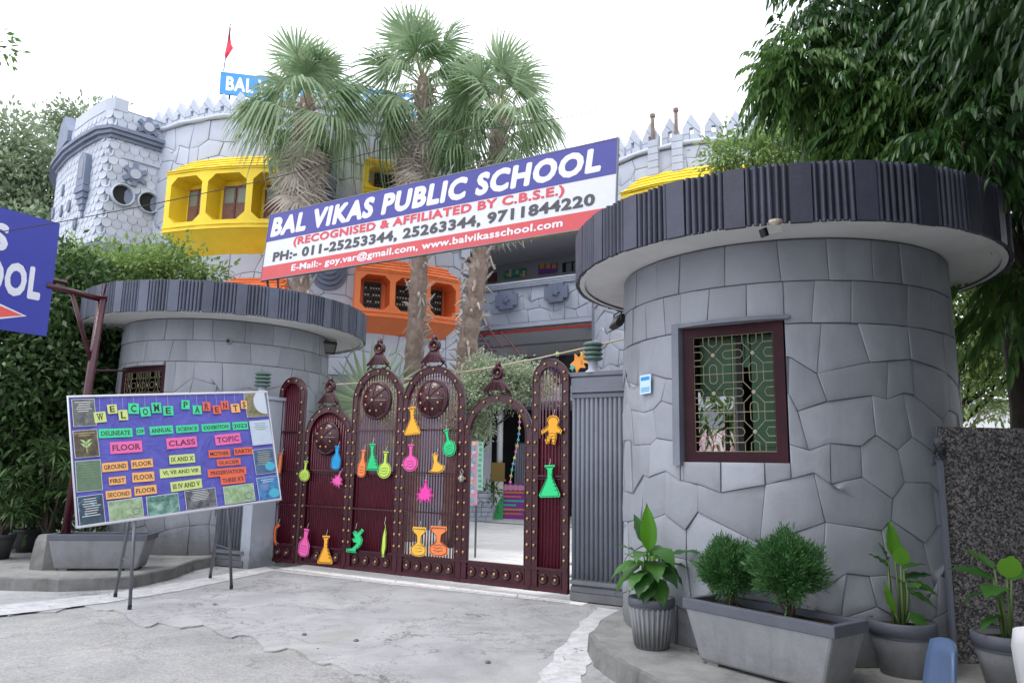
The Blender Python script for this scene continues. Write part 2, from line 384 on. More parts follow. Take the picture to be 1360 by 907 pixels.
def stones(parent, mp, u0, u1, v0, v1, su, sv, seed, m, holes=(), gap=.008, th=.02, tilt=.03, name='stone', jit=.36, limit=300, seg=.16):
    r = random.Random(seed+99); made = []
    cs = courses(u0, u1, v0, v1, su, sv, seed, holes, gap, jit); extra = MB()
    for k, ((x, y), poly) in enumerate(cs):
        cx = sum(p[0] for p in poly)/len(poly); cy = sum(p[1] for p in poly)/len(poly)
        P = []
        for i in range(len(poly)):
            a = poly[i]; b = poly[(i+1) % len(poly)]; n = max(1, math.ceil(math.hypot(b[0]-a[0], b[1]-a[1])/seg))
            P += [(a[0]+(b[0]-a[0])*t/n, a[1]+(b[1]-a[1])*t/n) for t in range(n)]
        gx, gz = r.uniform(-tilt, tilt), r.uniform(-tilt, tilt*.4); base = th*(.8+.5*r.random())
        dd = lambda p: max(.003, base+gx*(p[0]-cx)+gz*(p[1]-cy))
        n = len(P); e = .012; ins = lambda p, q: (cx+(p[0]-cx)*q, cy+(p[1]-cy)*q)
        e = .007; R1 = [ins(p, 1-e/max(.05, math.hypot(p[0]-cx, p[1]-cy))) for p in P]; R2 = [ins(p, .55) for p in P]
        vs = [mp(p[0], p[1], dd(p)-.002) for p in P]+[mp(p[0], p[1], dd(p)) for p in R1]+[mp(p[0], p[1], dd(p)) for p in R2]+[mp(cx, cy, base)]+[mp(p[0], p[1], -.01) for p in P]
        fs = [(2*n+i, 2*n+(i+1) % n, 3*n) for i in range(n)]+[(q*n+i, q*n+(i+1) % n, (q+1)*n+(i+1) % n, (q+1)*n+i) for q in (0, 1) for i in range(n)]
        nf = len(fs); fs += [(i, i+3*n+1, (i+1) % n+3*n+1, (i+1) % n) for i in range(n)]
        if k < limit:
            o = MB().add(vs, fs).build(name, m, parent); o.data.polygons.foreach_set('use_smooth', [True]*nf+[False]*n)
        else: extra.add(vs, fs)
    if extra.v: extra.build(name+'_mass', m, parent, kind='stuff')
def cylmap(cx, cy, R0, bat=0, H=1):
    def f(u, v, d):       # u = arc length at R0 from the side that faces -Y, v = height
        a = u/R0; r = R0+bat*(1-v/H)+d
        return Vector((cx+math.sin(a)*r, cy-math.cos(a)*r, v))
    return f
def sheet(mb, mp, u0, u1, v0, v1, d, nu, nv=1, holes=(), mi=0, flip=False):
    us = sorted(set([u0+(u1-u0)*i/nu for i in range(nu+1)]+[h[k] for h in holes for k in (0, 1)]))
    vs_ = sorted(set([v0+(v1-v0)*i/nv for i in range(nv+1)]+[h[k] for h in holes for k in (2, 3)]))
    for i in range(len(us)-1):
        for j in range(len(vs_)-1):
            cu, cv = (us[i]+us[i+1])/2, (vs_[j]+vs_[j+1])/2
            if any(h[0] < cu < h[1] and h[2] < cv < h[3] for h in holes): continue
            q = [mp(us[i], vs_[j], d), mp(us[i+1], vs_[j], d), mp(us[i+1], vs_[j+1], d), mp(us[i], vs_[j+1], d)]
            mb.add(q[::-1] if flip else q, [(0, 1, 2, 3)], mi)
def cbox(mb, mp, u0, u1, v0, v1, d0, d1, nu=1, mi=0):   # a box bent onto the mapped surface
    for i in range(nu):
        a = u0+(u1-u0)*i/nu; b = u0+(u1-u0)*(i+1)/nu
        vs = [mp(a, v0, d0), mp(b, v0, d0), mp(b, v1, d0), mp(a, v1, d0), mp(a, v0, d1), mp(b, v0, d1), mp(b, v1, d1), mp(a, v1, d1)]
        fs = [(4, 5, 6, 7), (3, 2, 6, 7)[::-1], (0, 1, 5, 4), (0, 3, 2, 1)]
        if i == 0: fs.append((0, 4, 7, 3))
        if i == nu-1: fs.append((1, 2, 6, 5))
        mb.add(vs, fs, mi)
# ================================================================== THE GROUND
def structure(name, o): o['kind'] = 'structure'; return o
def ground_mat():
    m, t, b = _nodes('dusty_ground'); g = geo(t); n = noise(t, .7, 8, .7, g); r = ramp(t, [(.3, (.2, .195, .185)), (.7, (.3, .295, .28))])
    t.links.new(n.outputs[0], r.inputs[0]); t.links.new(r.outputs[0], b.inputs['Base Color']); b.inputs['Roughness'].default_value = .95
    nb = noise(t, 25, 8, .7, g); bp = t.nodes.new('ShaderNodeBump'); bp.inputs['Strength'].default_value = .4; bp.inputs['Distance'].default_value = .02
    t.links.new(nb.outputs[0], bp.inputs['Height']); t.links.new(bp.outputs[0], b.inputs['Normal']); return m
def paving_mat(name, lo, hi, crack, fine=60, crackscale=1.1, coarse=.25, stain=(.3, .27, .2)):
    m, t, b = _nodes(name); g = geo(t); L = t.links
    n = noise(t, 1.3, 10, .72, g, .6); r = ramp(t, [(.32, lo), (.5, [(a+c)/2 for a, c in zip(lo, hi)]), (.68, hi)]); L.new(n.outputs[0], r.inputs[0])
    n2 = noise(t, fine, 6, .8, g); r2 = ramp(t, [(.3, (1-coarse,)*3), (.7, (1+coarse*.4,)*3)]); L.new(n2.outputs[0], r2.inputs[0])
    mu = t.nodes.new('ShaderNodeMixRGB'); mu.blend_type = 'MULTIPLY'; mu.inputs[0].default_value = 1
    L.new(r.outputs[0], mu.inputs[1]); L.new(r2.outputs[0], mu.inputs[2])
    n5 = noise(t, .45, 5, .6, g, 1.5); r5 = ramp(t, [(.62, (0, 0, 0)), (.75, (.3, .3, .3))]); L.new(n5.outputs[0], r5.inputs[0])
    ms = t.nodes.new('ShaderNodeMixRGB'); L.new(r5.outputs[0], ms.inputs[0]); L.new(mu.outputs[0], ms.inputs[1]); ms.inputs[2].default_value = stain+(1,)
    # hairline cracks: distorted cell borders that come and go
    nd = noise(t, 2.2, 6, .7, g); ad = t.nodes.new('ShaderNodeVectorMath'); ad.operation = 'MULTIPLY_ADD'
    L.new(nd.outputs['Color'], ad.inputs[0]); ad.inputs[1].default_value = (1.1, 1.1, 0); L.new(g, ad.inputs[2])
    fac = None
    for sc_, wd, th in ((crackscale, .007, .44), (crackscale*3.2, .012, .52)):
        vo = t.nodes.new('ShaderNodeTexVoronoi'); vo.feature = 'DISTANCE_TO_EDGE'; vo.inputs['Scale'].default_value = sc_
        L.new(ad.outputs[0], vo.inputs['Vector'])
        lt = t.nodes.new('ShaderNodeMath'); lt.operation = 'LESS_THAN'; lt.inputs[1].default_value = wd; L.new(vo.outputs['Distance'], lt.inputs[0])
        n3 = noise(t, .9, 3, .5, g); gt = t.nodes.new('ShaderNodeMath'); gt.operation = 'GREATER_THAN'; gt.inputs[1].default_value = th; L.new(n3.outputs[0], gt.inputs[0])
        m1 = t.nodes.new('ShaderNodeMath'); m1.operation = 'MULTIPLY'; L.new(lt.outputs[0], m1.inputs[0]); L.new(gt.outputs[0], m1.inputs[1])
        if fac is None: fac = m1.outputs[0]
        else:
            m2 = t.nodes.new('ShaderNodeMath'); m2.operation = 'MAXIMUM'; L.new(fac, m2.inputs[0]); L.new(m1.outputs[0], m2.inputs[1]); fac = m2.outputs[0]
    sc1 = t.nodes.new('ShaderNodeMath'); sc1.operation = 'MULTIPLY'; sc1.inputs[1].default_value = crack; L.new(fac, sc1.inputs[0])
    mc = t.nodes.new('ShaderNodeMixRGB'); L.new(sc1.outputs[0], mc.inputs[0]); L.new(ms.outputs[0], mc.inputs[1]); mc.inputs[2].default_value = (.07, .065, .06, 1)
    L.new(mc.outputs[0], b.inputs['Base Color']); b.inputs['Roughness'].default_value = .85; b.inputs['Specular IOR Level'].default_value = .25
    sb = t.nodes.new('ShaderNodeMath'); sb.operation = 'SUBTRACT'; n4 = noise(t, 14, 8, .75, g); L.new(n4.outputs[0], sb.inputs[0]); L.new(sc1.outputs[0], sb.inputs[1])
    bp = t.nodes.new('ShaderNodeBump'); bp.inputs['Strength'].default_value = .35; bp.inputs['Distance'].default_value = .015
    L.new(sb.outputs[0], bp.inputs['Height']); L.new(bp.outputs[0], b.inputs['Normal']); return m
def worn_white():
    m, t, b = _nodes('worn_white_road_paint'); g = geo(t); n = noise(t, 7, 9, .8, g, .4); r = ramp(t, [(.3, (.33, .33, .34)), (.62, (.62, .62, .63))])
    L = t.links; L.new(n.outputs[0], r.inputs[0]); L.new(r.outputs[0], b.inputs['Base Color']); b.inputs['Roughness'].default_value = .9; return m
MG = ground_mat(); MC = paving_mat('cracked_concrete', (.29, .29, .298), (.46, .46, .468), .65)
MA = paving_mat('worn_road_surface', (.285, .283, .285), (.41, .406, .4), .35, 45, .7, .45, (.42, .35, .24))
MW = worn_white(); MCO = paving_mat('courtyard_slabs', (.76, .75, .73), (.86, .85, .83), .1, 30, .3, .12)
MK = mat('weathered_kerb_concrete', (.17, .17, .165), .95, .3, 3, .6, 12, dirt=(.05, .055, .045), dirt_amt=.7, dscale=1.6)
MKT = mat('mossy_kerb_top', (.24, .24, .235), .95, .25, 2.2, .6, 14, dirt=(.09, .1, .085), dirt_amt=.75, dscale=1.8)
mb = MB(); n = 40
for i in range(n):
    for j in range(n):
        x0, x1 = -150+300*i/n, -150+300*(i+1)/n; y0, y1 = -60+300*j/n, -60+300*(j+1)/n
        mb.add([(x0, y0, -.03), (x1, y0, -.03), (x1, y1, -.03), (x0, y1, -.03)], [(0, 1, 2, 3)])
structure('ground', mb.build('ground', MG))
mb = MB(); mb.add([(-40, -12, -.016), (40, -12, -.016), (40, 8.2, -.016), (3.5, 8.2, -.016), (-4.5, 12, -.016), (-40, 30, -.016)], [(0, 1, 2, 3, 4, 5)])
structure('road', mb.build('road', MA))
# concrete apron before the gate: a cast slab with a broken edge, laid over the road
edge = [(-60, 806), (60, 812), (130, 806), (165, 815), (200, 828), (250, 832), (300, 842), (340, 846), (352, 856), (400, 866), (430, 884), (480, 893), (520, 912), (560, 925), (640, 960), (760, 1010), (900, 1050)]
r = random.Random(3); top = []
for i in range(len(edge)-1):
    for k in range(5):
        t = k/5; x = edge[i][0]+(edge[i+1][0]-edge[i][0])*t; y = edge[i][1]+(edge[i+1][1]-edge[i][1])*t
        p = onz(x, y+4*math.sin(x*.11)+3*math.sin(x*.037+1)+r.uniform(-1.2, 1.2)); top.append((p.x, p.y))
back = [(2.6, 6.9), (1.6, 8.72), (.72, 9.26), (-3.68, 11.91), (-4.6, 12.6), (-8.5, 11.3)]
poly = top+back; mb = MB(); nn = len(poly)
mb.add([(x, y, 0) for x, y in poly]+[(x, y, -.02) for x, y in poly], [tuple(range(nn))]+[(i, i+nn, (i+1) % nn+nn, (i+1) % nn) for i in range(nn)])
structure('pavement', mb.build('pavement', MC))
# painted lines beside the two towers
def strip(px, z, name='road_marking', wob=.012, seed=1):
    r = random.Random(seed); a = []; b_ = []
    for i in range(len(px)-1):
        n = 8
        for k in range(n+(i == len(px)-2)):
            t = k/n; q = [px[i][j]+(px[i+1][j]-px[i][j])*t for j in range(4)]
            p1 = onz(q[0], q[1], z); p2 = onz(q[2], q[3], z)
            p1.x += r.uniform(-wob, wob); p1.y += r.uniform(-wob, wob); p2.x += r.uniform(-wob, wob); p2.y += r.uniform(-wob, wob); a.append(p1); b_.append(p2)
    m = MB(); n = len(a); m.add(a+b_, [(i, i+n, i+n+1, i+1) for i in range(n-1)]); return structure(name, m.build(name, MW))
strip([(-40, 807, -40, 821), (60, 797, 60, 810), (140, 788, 140, 800), (240, 773, 245, 783), (352, 752, 365, 757)], .005, seed=2)
strip([(352, 754, 352, 756.5), (520, 773, 520, 776), (757, 798, 757, 801)], .004, seed=4, wob=.006)
strip([(795, 806, 838, 812), (770, 826, 812, 838), (745, 858, 786, 868), (715, 900, 772, 902), (690, 940, 775, 940)], .005, seed=3, wob=.03)
# courtyard paving, rising nowhere, with real joints between slabs
Gp = Vector((.72, 9.27, 0)); Gu = Vector((-.857, .515, 0)).normalized(); Gn = Vector((-Gu.y, Gu.x, 0)); Gn = -Gn if Gn.y > 0 else Gn  # Gn looks at the street
mb = MB(); mb.add([Gp-Gu*9+Vector((0, 0, -.02)), Gp+Gu*20+Vector((0, 0, -.02)), Gp+Gu*20-Gn*30+Vector((0, 0, -.02)), Gp-Gu*9-Gn*30+Vector((0, 0, -.02))], [(0, 1, 2, 3)])
court = structure('courtyard_floor', mb.build('courtyard_floor', MK))
cnt = 0; r = random.Random(11)
protos = {}
for i in range(18):
    for j in range(16):
        a = Gp-Gu*(1.2-.62*i)-Gn*(.12+.62*j)
        # only slabs the wicket lets one see
        if not (-.2 < (a.x)/max(a.y, .1)+.05 < .34 or True): continue
        if not (-.26 < a.x/a.y < .1): continue
        if 'm' not in protos:
            q = MB(); q.box((0, 0, 0), (.61, .61, .03)); protos['m'] = q.mesh('slab', MCO)
        o = link('paving_slab', protos['m'], court); o.location = a+Vector((0, 0, -.012+r.uniform(-.002, .002))); o.rotation_euler = (0, 0, math.atan2(Gu.y, Gu.x)); cnt += 1
mb = MB(); mb.add([Gp-Gu*2-Gn*10+Vector((0, 0, -.002)), Gp+Gu*14-Gn*10+Vector((0, 0, -.002)), Gp+Gu*14-Gn*30+Vector((0, 0, -.002)), Gp-Gu*2-Gn*30+Vector((0, 0, -.002))], [(0, 1, 2, 3)])
structure('yard', mb.build('courtyard_far_floor', MCO))
# kerbed platforms
def platform(name, pts, h, mtop, mside, seed=0):
    r = random.Random(seed); P = []
    n0 = len(pts)
    for i in range(n0):
        a = Vector(pts[i]); b_ = Vector(pts[(i+1) % n0]); k = max(1, int((b_-a).length/.12)); k = min(k, 40)
        for q in range(k):
            p = a.lerp(b_, q/k); P.append(p+Vector((r.uniform(-.012, .012), r.uniform(-.012, .012))))
    n = len(P); cen = sum(P, Vector((0, 0)))/n; m = MB()
    ring = []
    for lift, ins in ((-.03, -.015), (h*.55, 0), (h-.015, .006), (h, .03)):
        ring.append([(*(p+(cen-p).normalized()*(ins+r.uniform(-.006, .006))), lift) for p in P])
    vs = [v for rr in ring for v in rr]; fs = [(k*n+i, k*n+(i+1) % n, (k+1)*n+(i+1) % n, (k+1)*n+i) for k in range(3) for i in range(n)]
    m.add(vs, fs, 1); m.add(ring[3], [tuple(range(n))], 0)
    return structure(name, m.build(name, [mtop, mside], fix=True))
platform('kerb_platform', [(1.30, 8.35), (1.12, 7.9), (.86, 7.3), (.71, 6.75), (.7, 6.3), (.82, 5.8), (1.05, 5.2), (1.5, 4.6), (2.2, 4.15), (3.2, 3.9), (7, 3.5), (7, 9), (3, 9.2)], .17, MKT, MK, 5)
platform('kerb_platform', [(-4.35, 11.85), (-4.5, 11.2), (-4.45, 10.3), (-4.6, 9.55), (-5.3, 9.25), (-6.2, 9.3), (-8, 9.7), (-14, 10.6), (-14, 22), (-5, 16)], .15, MKT, MK, 6)
# ================================================================== THE TWO GATE TOWERS
def canopy(root, R, z0, z1, mf, mbase, seed):
    r = random.Random(seed); m = MB()
    m.lathe([(R-.06, z0), (R-.02, z0+.001), (R, z0+.02), (R, z1-.02), (R-.03, z1), (R-.2, z1-.01), (.05, z1-.05)], 96, cap=False)
    m.build('fascia_band', mbase, root, fix=True)
    m = MB(); m.lathe([(.05, z0+.012), (R-.1, z0+.008), (R-.02, z0+.006)], 96, cap=False); m.lathe([(R-.06, z0-.012), (R-.012, z0-.012), (R-.012, z0+.01), (R-.06, z0+.01)], 96, cap=False)
    m.build('soffit', M['soffit'], root, fix=True)
    H = z1-z0
    q = MB(); n = 6; pr = [(math.cos(PI*k/n)*.021, -math.sin(PI*k/n)*.03) for k in range(n+1)]
    vs = [(x, y, zz) for zz in (0, H) for x, y in pr]; q.add(vs, [(k, k+1, k+n+2, k+n+1)[::-1] for k in range(n)]+[tuple(range(n+1)), tuple(range(2*n+1, n, -1))]); ribm = q.mesh('rib', mf)
    q = MB(); q.box((0, -.008, H/2), (.155, .04, H)); panm = q.mesh('flat_panel', mf)
    ang = 0; tot = 2*PI
    unit = (.155+.05*6+.02)/R; ng = round(tot/unit); unit = tot/ng
    k = 0
    for g in range(ng):
        a = g*unit+r.uniform(-.004, .004)
        items = [(a, panm, 'flat_panel')]+[(a+(.105+.0525*(i+.0))/R*(unit/((.155+.32)/R)), ribm, 'rib') for i in range(6)]
        for (aa, me, nm) in items:
            o = link(nm, me, root); o.location = (math.sin(aa)*R, -math.cos(aa)*R, z0-.012+r.uniform(-.006, .004)); o.rotation_euler = (r.uniform(-.006, .006), r.uniform(-.008, .008), aa)
            o.scale = (1, 1, 1+r.uniform(-.006, .012))
def tower(label, c, Rw, bat, Rc, zs, zt, win, seed, mf, mb_, su, sv, zbase, u_lo, u_hi, back=None):
    root = thing('gate_tower', label, 'tower', (c[0], c[1], 0), 0, 'round towers flanking the gate')
    mp = cylmap(0, 0, Rw, bat, zs); HL = [win] if win else []
    hb = HL+([back] if back else [])
    m = MB(); full = Rw*PI
    sheet(m, mp, -full, full, 0, zs+.02, 0, 72, 6, hb)
    sheet(m, mp, -full, full, 0, zs+.02, -.16, 72, 2, hb, flip=True)
    for h in hb:
        k = 8
        for i in range(k):
            a, b_ = h[0]+(h[1]-h[0])*i/k, h[0]+(h[1]-h[0])*(i+1)/k
            m.add([mp(a, h[2], 0), mp(b_, h[2], 0), mp(b_, h[2], -.16), mp(a, h[2], -.16)], [(0, 1, 2, 3)], 1)
            m.add([mp(a, h[3], 0), mp(b_, h[3], 0), mp(b_, h[3], -.16), mp(a, h[3], -.16)], [(3, 2, 1, 0)], 1)
        for u in (h[0], h[1]): m.add([mp(u, h[2], 0), mp(u, h[3], 0), mp(u, h[3], -.16), mp(u, h[2], -.16)], [(0, 1, 2, 3)], 1)
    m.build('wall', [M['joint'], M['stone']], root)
    canopy(root, Rc, zs, zt, mf, mb_, seed)
    # top course of squared blocks, then crazy paving below
    stones(root, mp, u_lo, u_hi, zs-.34, zs-.005, su*.95, .34, seed, M['stone'], HL, gap=.004, th=.014, tilt=.02, jit=.12)
    stones(root, mp, u_lo, u_hi, zs-.68, zs-.345, su*1.0, .34, seed+1, M['stone'], HL, gap=.004, th=.014, tilt=.03, jit=.2)
    stones(root, mp, u_lo, u_hi, zbase, zs-.685, su, sv, seed+2, M['stone'], HL, gap=.005, th=.016, tilt=.045, jit=.36)
    return root, mp
RTC = (2.58, 7.2); RR = 1.46; RW = (-51.0*PI/180*RR, -17.6*PI/180*RR, 1.61, 2.72)
rtow, rmp = tower('round grey stone tower with barred maroon window, right of the gate', RTC, RR, .03, 1.93, 3.37, 3.83, RW, 21, M['fascia'], M['fascia_base'], .37, .33, .17,
                  -105*PI/180*RR, 75*PI/180*RR, back=(-RR*(179.9*PI/180), -RR*(154*PI/180), 1.3, 2.42))
LTC = (-5.07, 13.4); LR = 1.72; LW = (-49*PI/180*LR, -11.0*PI/180*LR, 2.0, 3.02)
ltow, lmp = tower('round grey stone tower behind the welcome notice board, left of the gate', LTC, LR, .03, 2.36, 3.76, 4.24, LW, 31, M['fascia_l'], M['fascia_base'], .42, .38, .12,
                  -80*PI/180*LR, 100*PI/180*LR)
def interior(root, R, z0, z1):
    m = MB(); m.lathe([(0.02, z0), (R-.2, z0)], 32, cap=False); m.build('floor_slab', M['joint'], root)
interior(rtow, 1.45, .18, 3); interior(ltow, 1.7, .13, 3)
# tower window: maroon frame, iron grille of octagons and lozenges
def window(root, mp, w, R, grid, shutters=True):
    a = mp(w[0], w[2], -.05); b_ = mp(w[1], w[2], -.05); W = (b_-a).length; H = w[3]-w[2]
    c = (a+b_)/2; rz = math.atan2(b_.y-a.y, b_.x-a.x)
    f = MB(); t = .085
    f.box((-W/2+t/2, 0, H/2), (t, .09, H)); f.box((W/2-t/2, 0, H/2), (t, .09, H)); f.box((0, 0, t/2), (W-2*t, .09, t)); f.box((0, 0, H-t/2), (W-2*t, .09, t))
    fo = f.build('window_frame', M['maroon_wood'], root); fo.location = c; fo.rotation_euler = (0, 0, rz)
    g = MB(); iw, ih = W-2*t, H-2*t; y = -.035; x0, z0 = -iw/2, t; nx, nz = grid
    cw, ch = iw/nx, ih/nz; rr = .0034
    def ln(pts): g.tube([(x0+p[0], y, z0+p[1]) for p in pts], rr, 4)
    for k in range(nz+1): ln([(0, k*ch), (iw, k*ch)])
    for k in (0, .5, 1): ln([(iw*k, 0), (iw*k, ih)])
    def stad(cx, cy, w_, h_):
        P = []; r_ = min(w_, h_)/2
        for k in range(12):
            a = 2*PI*k/12; P.append((cx+math.cos(a)*r_+(w_/2-r_)*(1 if math.cos(a) > 0 else -1), cy+math.sin(a)*r_+(h_/2-r_)*(1 if math.sin(a) > 0 else -1)))
        ln(P+[P[0]])
    for i in range(nx):
        for j in range(nz):
            cx, cy = (i+.5)*cw, (j+.5)*ch
            e = .13*cw
            for sx in (-1, 1):
                for sz in (-1, 1):
                    ln([(cx+sx*.02, cy+sz*.02), (cx+sx*.25*cw, cy+sz*.27*ch), (cx+sx*.25*cw, cy+sz*.5*ch)])
                    ln([(cx+sx*.25*cw, cy+sz*.27*ch), (cx+sx*.5*cw, cy+sz*.27*ch)])
            g.lathe([(.001, -.006), (.017, -.004), (.017, .004), (.001, .006)], 10, (x0+cx, y, z0+cy), Matrix.Rotation(PI/2, 3, 'X'))
            stad(cx, cy+ch*.5, .2*cw, .5*ch) if j < nz-1 else None
            stad(cx+cw*.5, cy, .5*cw, .22*ch) if i < nx-1 else None
            if j == nz-1: ln([(cx-.1*cw, (j+1)*ch), (cx-.1*cw, (j+.78)*ch), (cx, (j+.72)*ch), (cx+.1*cw, (j+.78)*ch), (cx+.1*cw, (j+1)*ch)])
            if j == 0: ln([(cx-.1*cw, 0), (cx-.1*cw, .22*ch), (cx, .28*ch), (cx+.1*cw, .22*ch), (cx+.1*cw, 0)])
            if i == 0: ln([(0, cy-.11*ch), (.18*cw, cy-.11*ch), (.24*cw, cy), (.18*cw, cy+.11*ch), (0, cy+.11*ch)])
            if i == nx-1: ln([(iw, cy-.11*ch), (iw-.18*cw, cy-.11*ch), (iw-.24*cw, cy), (iw-.18*cw, cy+.11*ch), (iw, cy+.11*ch)])
    go = g.build('window_grille', M['gold'], root); go.location = c; go.rotation_euler = (0, 0, rz)
    if shutters:
        def sh(cx, cz, w_, h_, nm='shutter'):
            s = MB(); s.box((0, 0, 0), (w_, .03, h_)); s.box((0, -.02, 0), (w_-.08, .012, h_-.1))
            o = s.build(nm, M['gsh'], root); o.location = c+Matrix.Rotation(rz, 3, 'Z') @ Vector((cx, .1, cz)); o.rotation_euler = (0, 0, rz)
        sh(-iw*.25, H*.72, iw*.48, H*.46); sh(iw*.34, H*.5, iw*.33, H*.86); sh(iw*.09, H*.82, iw*.14, H*.25)
        s = MB(); s.box((0, 0, 0), (.045, .05, H*.96)); o = s.build('window_mullion', M['dark'], root); o.location = c+Matrix.Rotation(rz, 3, 'Z') @ Vector((.02, .085, H/2)); o.rotation_euler = (0, 0, rz)
    return c, rz, W, H
window(rtow, rmp, RW, RR, (2, 3)); window(ltow, lmp, LW, LR, (4, 2), False)
# grey plaster surround of the right window
m = MB(); cbox(m, rmp, RW[0]-.07, RW[0]-.0, RW[2]-.03, RW[3]+.04, -.05, .056); cbox(m, rmp, RW[0], RW[1]+.03, RW[3]+.002, RW[3]+.035, -.05, .054, 6)
m.build('window_surround', M['groove'], rtow)
# ------------------------------------------------------------------ fluted walls that join the gate to the towers
def flut_wall(label, a, b_, h, zb, mf):
    a = Vector(a); b_ = Vector(b_); L = (b_-a).length; rz = math.atan2(b_.y-a.y, b_.x-a.x)
    root = thing('fluted_wall', label, 'wall', (a.x, a.y, 0), rz)
    m = MB(); m.box((L/2, .1, h/2), (L, .16, h)); m.box((L/2, .1, h+.02), (L+.04, .22, .05)); m.build('wall', M['groove'], root)
    q = MB(); n = 8; pr = [(math.cos(PI*k/n)*.026, -math.sin(PI*k/n)*.03) for k in range(n+1)]; H = h-.28-zb-.24
    q.add([(x, y, zz) for zz in (0, H) for x, y in pr], [(k, k+1, k+n+2, k+n+1)[::-1] for k in range(n)]+[tuple(range(n+1)), tuple(range(2*n+1, n, -1))]); me = q.mesh('flute', mf, True)
    k = int(L/.06)
    for i in range(k):
        o = link('flute', me, root); o.location = ((i+.5)*L/k, .02, zb+.24)
    for zz, hh, d in ((h-.1, .14, .035), (h-.19, .035, .055), (h-.25, .045, .03), (zb+.2, .045, .05), (zb+.12, .06, .03), (zb+.04, .09, .05)):
        q = MB(); q.box((L/2, .02-d/2, zz), (L-.004, d, hh)); o = q.build('moulding', mf, root)
    return root
A0 = Gp-Gu*.03; A1 = Gp-Gu*1.42
flut_wall('grey fluted wall panel between gate and right tower', (A0.x, A0.y), (A1.x, A1.y), 2.66, .02, M['groove'])
lp = onz(283, 749); lq = onz(331, 757)
LL = Vector((-4.42, 11.75)); LQ = Vector((-3.83, 11.45))
flut_wall('low grey fluted panel between left tower and gate pillar', (-4.62, 11.82), (-3.90, 11.50), 2.45, .02, M['groove'])
t = thing('gate_pillar', 'pale grey square pillar on which the gate hangs, beside the board', 'pillar', (-3.80, 11.62, 0), R_(-31))
m = MB(); m.box((0, .08, 1.25), (.2, .5, 2.5)); m.box((0, .08, 2.52), (.25, .55, .05)); m.build('shaft', M['pillar'], t)
# ribbed green lamps on the pillars
def ribbed_lamp(label, loc, s=1):
    t = thing('pillar_lamp', label, 'lamp', loc, 0, 'ribbed lamps on the gate pillars')
    m = MB(); m.lathe([(.1*s, 0), (.1*s, .02), (.06*s, .05), (.06*s, .16*s)], 20); m.build('stem', M['pillar'], t, True)
    for k in range(4):
        m = MB(); z = .16*s+k*.058*s; m.lathe([(.08*s, z), (.118*s, z+.012*s), (.122*s, z+.03*s), (.1*s, z+.05*s), (.07*s, z+.058*s)], 24); m.build('louvre', flat('grey_green_paint', (.1, .16, .14)), t, True)
p = onplane(791, 497, Gp, Gn); ribbed_lamp('grey green ribbed lamp on the fluted wall by the right tower', (p.x-.02, p.y+.1, 2.69), 1)
ribbed_lamp('grey green ribbed lamp on the left pillar above the notice board', (-3.87, 11.68, 2.54), 1.0)
# floodlights and camera under the canopies
def floodlight(label, loc, rz, tilt, s=1):
    t = thing('floodlight', label, 'floodlight', loc, rz, 'black floodlights under the canopies')
    rt = Matrix.Rotation(tilt, 3, 'X'); m = MB(); m.box((0, 0, -.14*s), (.34*s, .09*s, .22*s), rt); m.box((0, .05*s, -.14*s), (.26*s, .06*s, .16*s), rt)
    m.build('housing', M['black'], t)
    m = MB(); m.box(rt @ Vector((0, -.05*s, 0))+Vector((0, 0, -.14*s)), (.28*s, .006, .16*s), rt); m.build('lens', mat('floodlight_glass', (.12, .12, .12), .15, .1), t)
    m = MB(); m.tube([(-.18*s, 0, -.14*s), (-.18*s, 0, 0), (.18*s, 0, 0), (.18*s, 0, -.14*s)], .008, 6); m.build('bracket', M['iron'], t)
p = onz(434, 450, 3.745); floodlight('floodlight hanging beneath the left tower canopy', (p.x, p.y, 3.735), R_(35), R_(25), 1.0)
p = aty(824, 416, 7.35); floodlight('floodlight on the left flank of the right tower', (p.x-.03, p.y, p.z), R_(-80), R_(-30), .62)
t = thing('security_camera', 'small white bullet camera hanging from the right canopy soffit', 'camera', onz(1030, 293, 3.36), R_(20))
m = MB(); m.lathe([(.05, 0), (.05, -.02), (.02, -.04)], 14); m.tube([(0, 0, -.02), (-.01, 0, -.07)], .014, 8); m.build('mount', flat('tan_plastic', (.45, .4, .33)), t)
m = MB(); m.box((-.05, -.02, -.09), (.13, .05, .055), Matrix.Rotation(R_(-18), 3, 'Y')); m.build('body', flat('white_plastic', (.6, .58, .55)), t)
m = MB(); m.box((-.125, -.02, -.115), (.03, .056, .06), Matrix.Rotation(R_(-18), 3, 'Y')); m.build('lens', M['black'], t)
t = thing('security_camera', 'tiny round dome camera on the left tower wall under canopy', 'camera', lmp(20*PI/180*LR, 3.42, .02)+Vector((LTC[0], LTC[1], 0)))
m = MB(); m.lathe([(.05, 0), (.05, .02), (.03, .04)], 14, rot=Matrix.Rotation(PI/2, 3, 'X')); m.build('mount', flat('grey_plastic', (.3, .3, .32)), t)
m = MB(); m.lathe([(.028, .03), (.028, .06), (.01, .07)], 12, rot=Matrix.Rotation(PI/2, 3, 'X')); m.build('lens', M['black'], t)
# paper notice on the right tower
t = thing('paper_notice', 'blue and white paper notice stuck on the stone wall', 'notice', (RTC[0], RTC[1], 0))
m = MB(); a0 = -71*PI/180*RR
cbox(m, rmp, a0, a0+.17, 2.2, 2.37, .038, .042, 3); m.build('sheet', flat('pale_blue_paper', (.5, .68, .82)), t)
m = MB(); cbox(m, rmp, a0+.02, a0+.15, 2.32, 2.35, .042, .044, 3); [cbox(m, rmp, a0+.02, a0+.15, z, z+.006, .042, .044, 3) for z in (2.22, 2.235, 2.25)]; m.build('print', flat('blue_ink', (.03, .25, .6)), t)
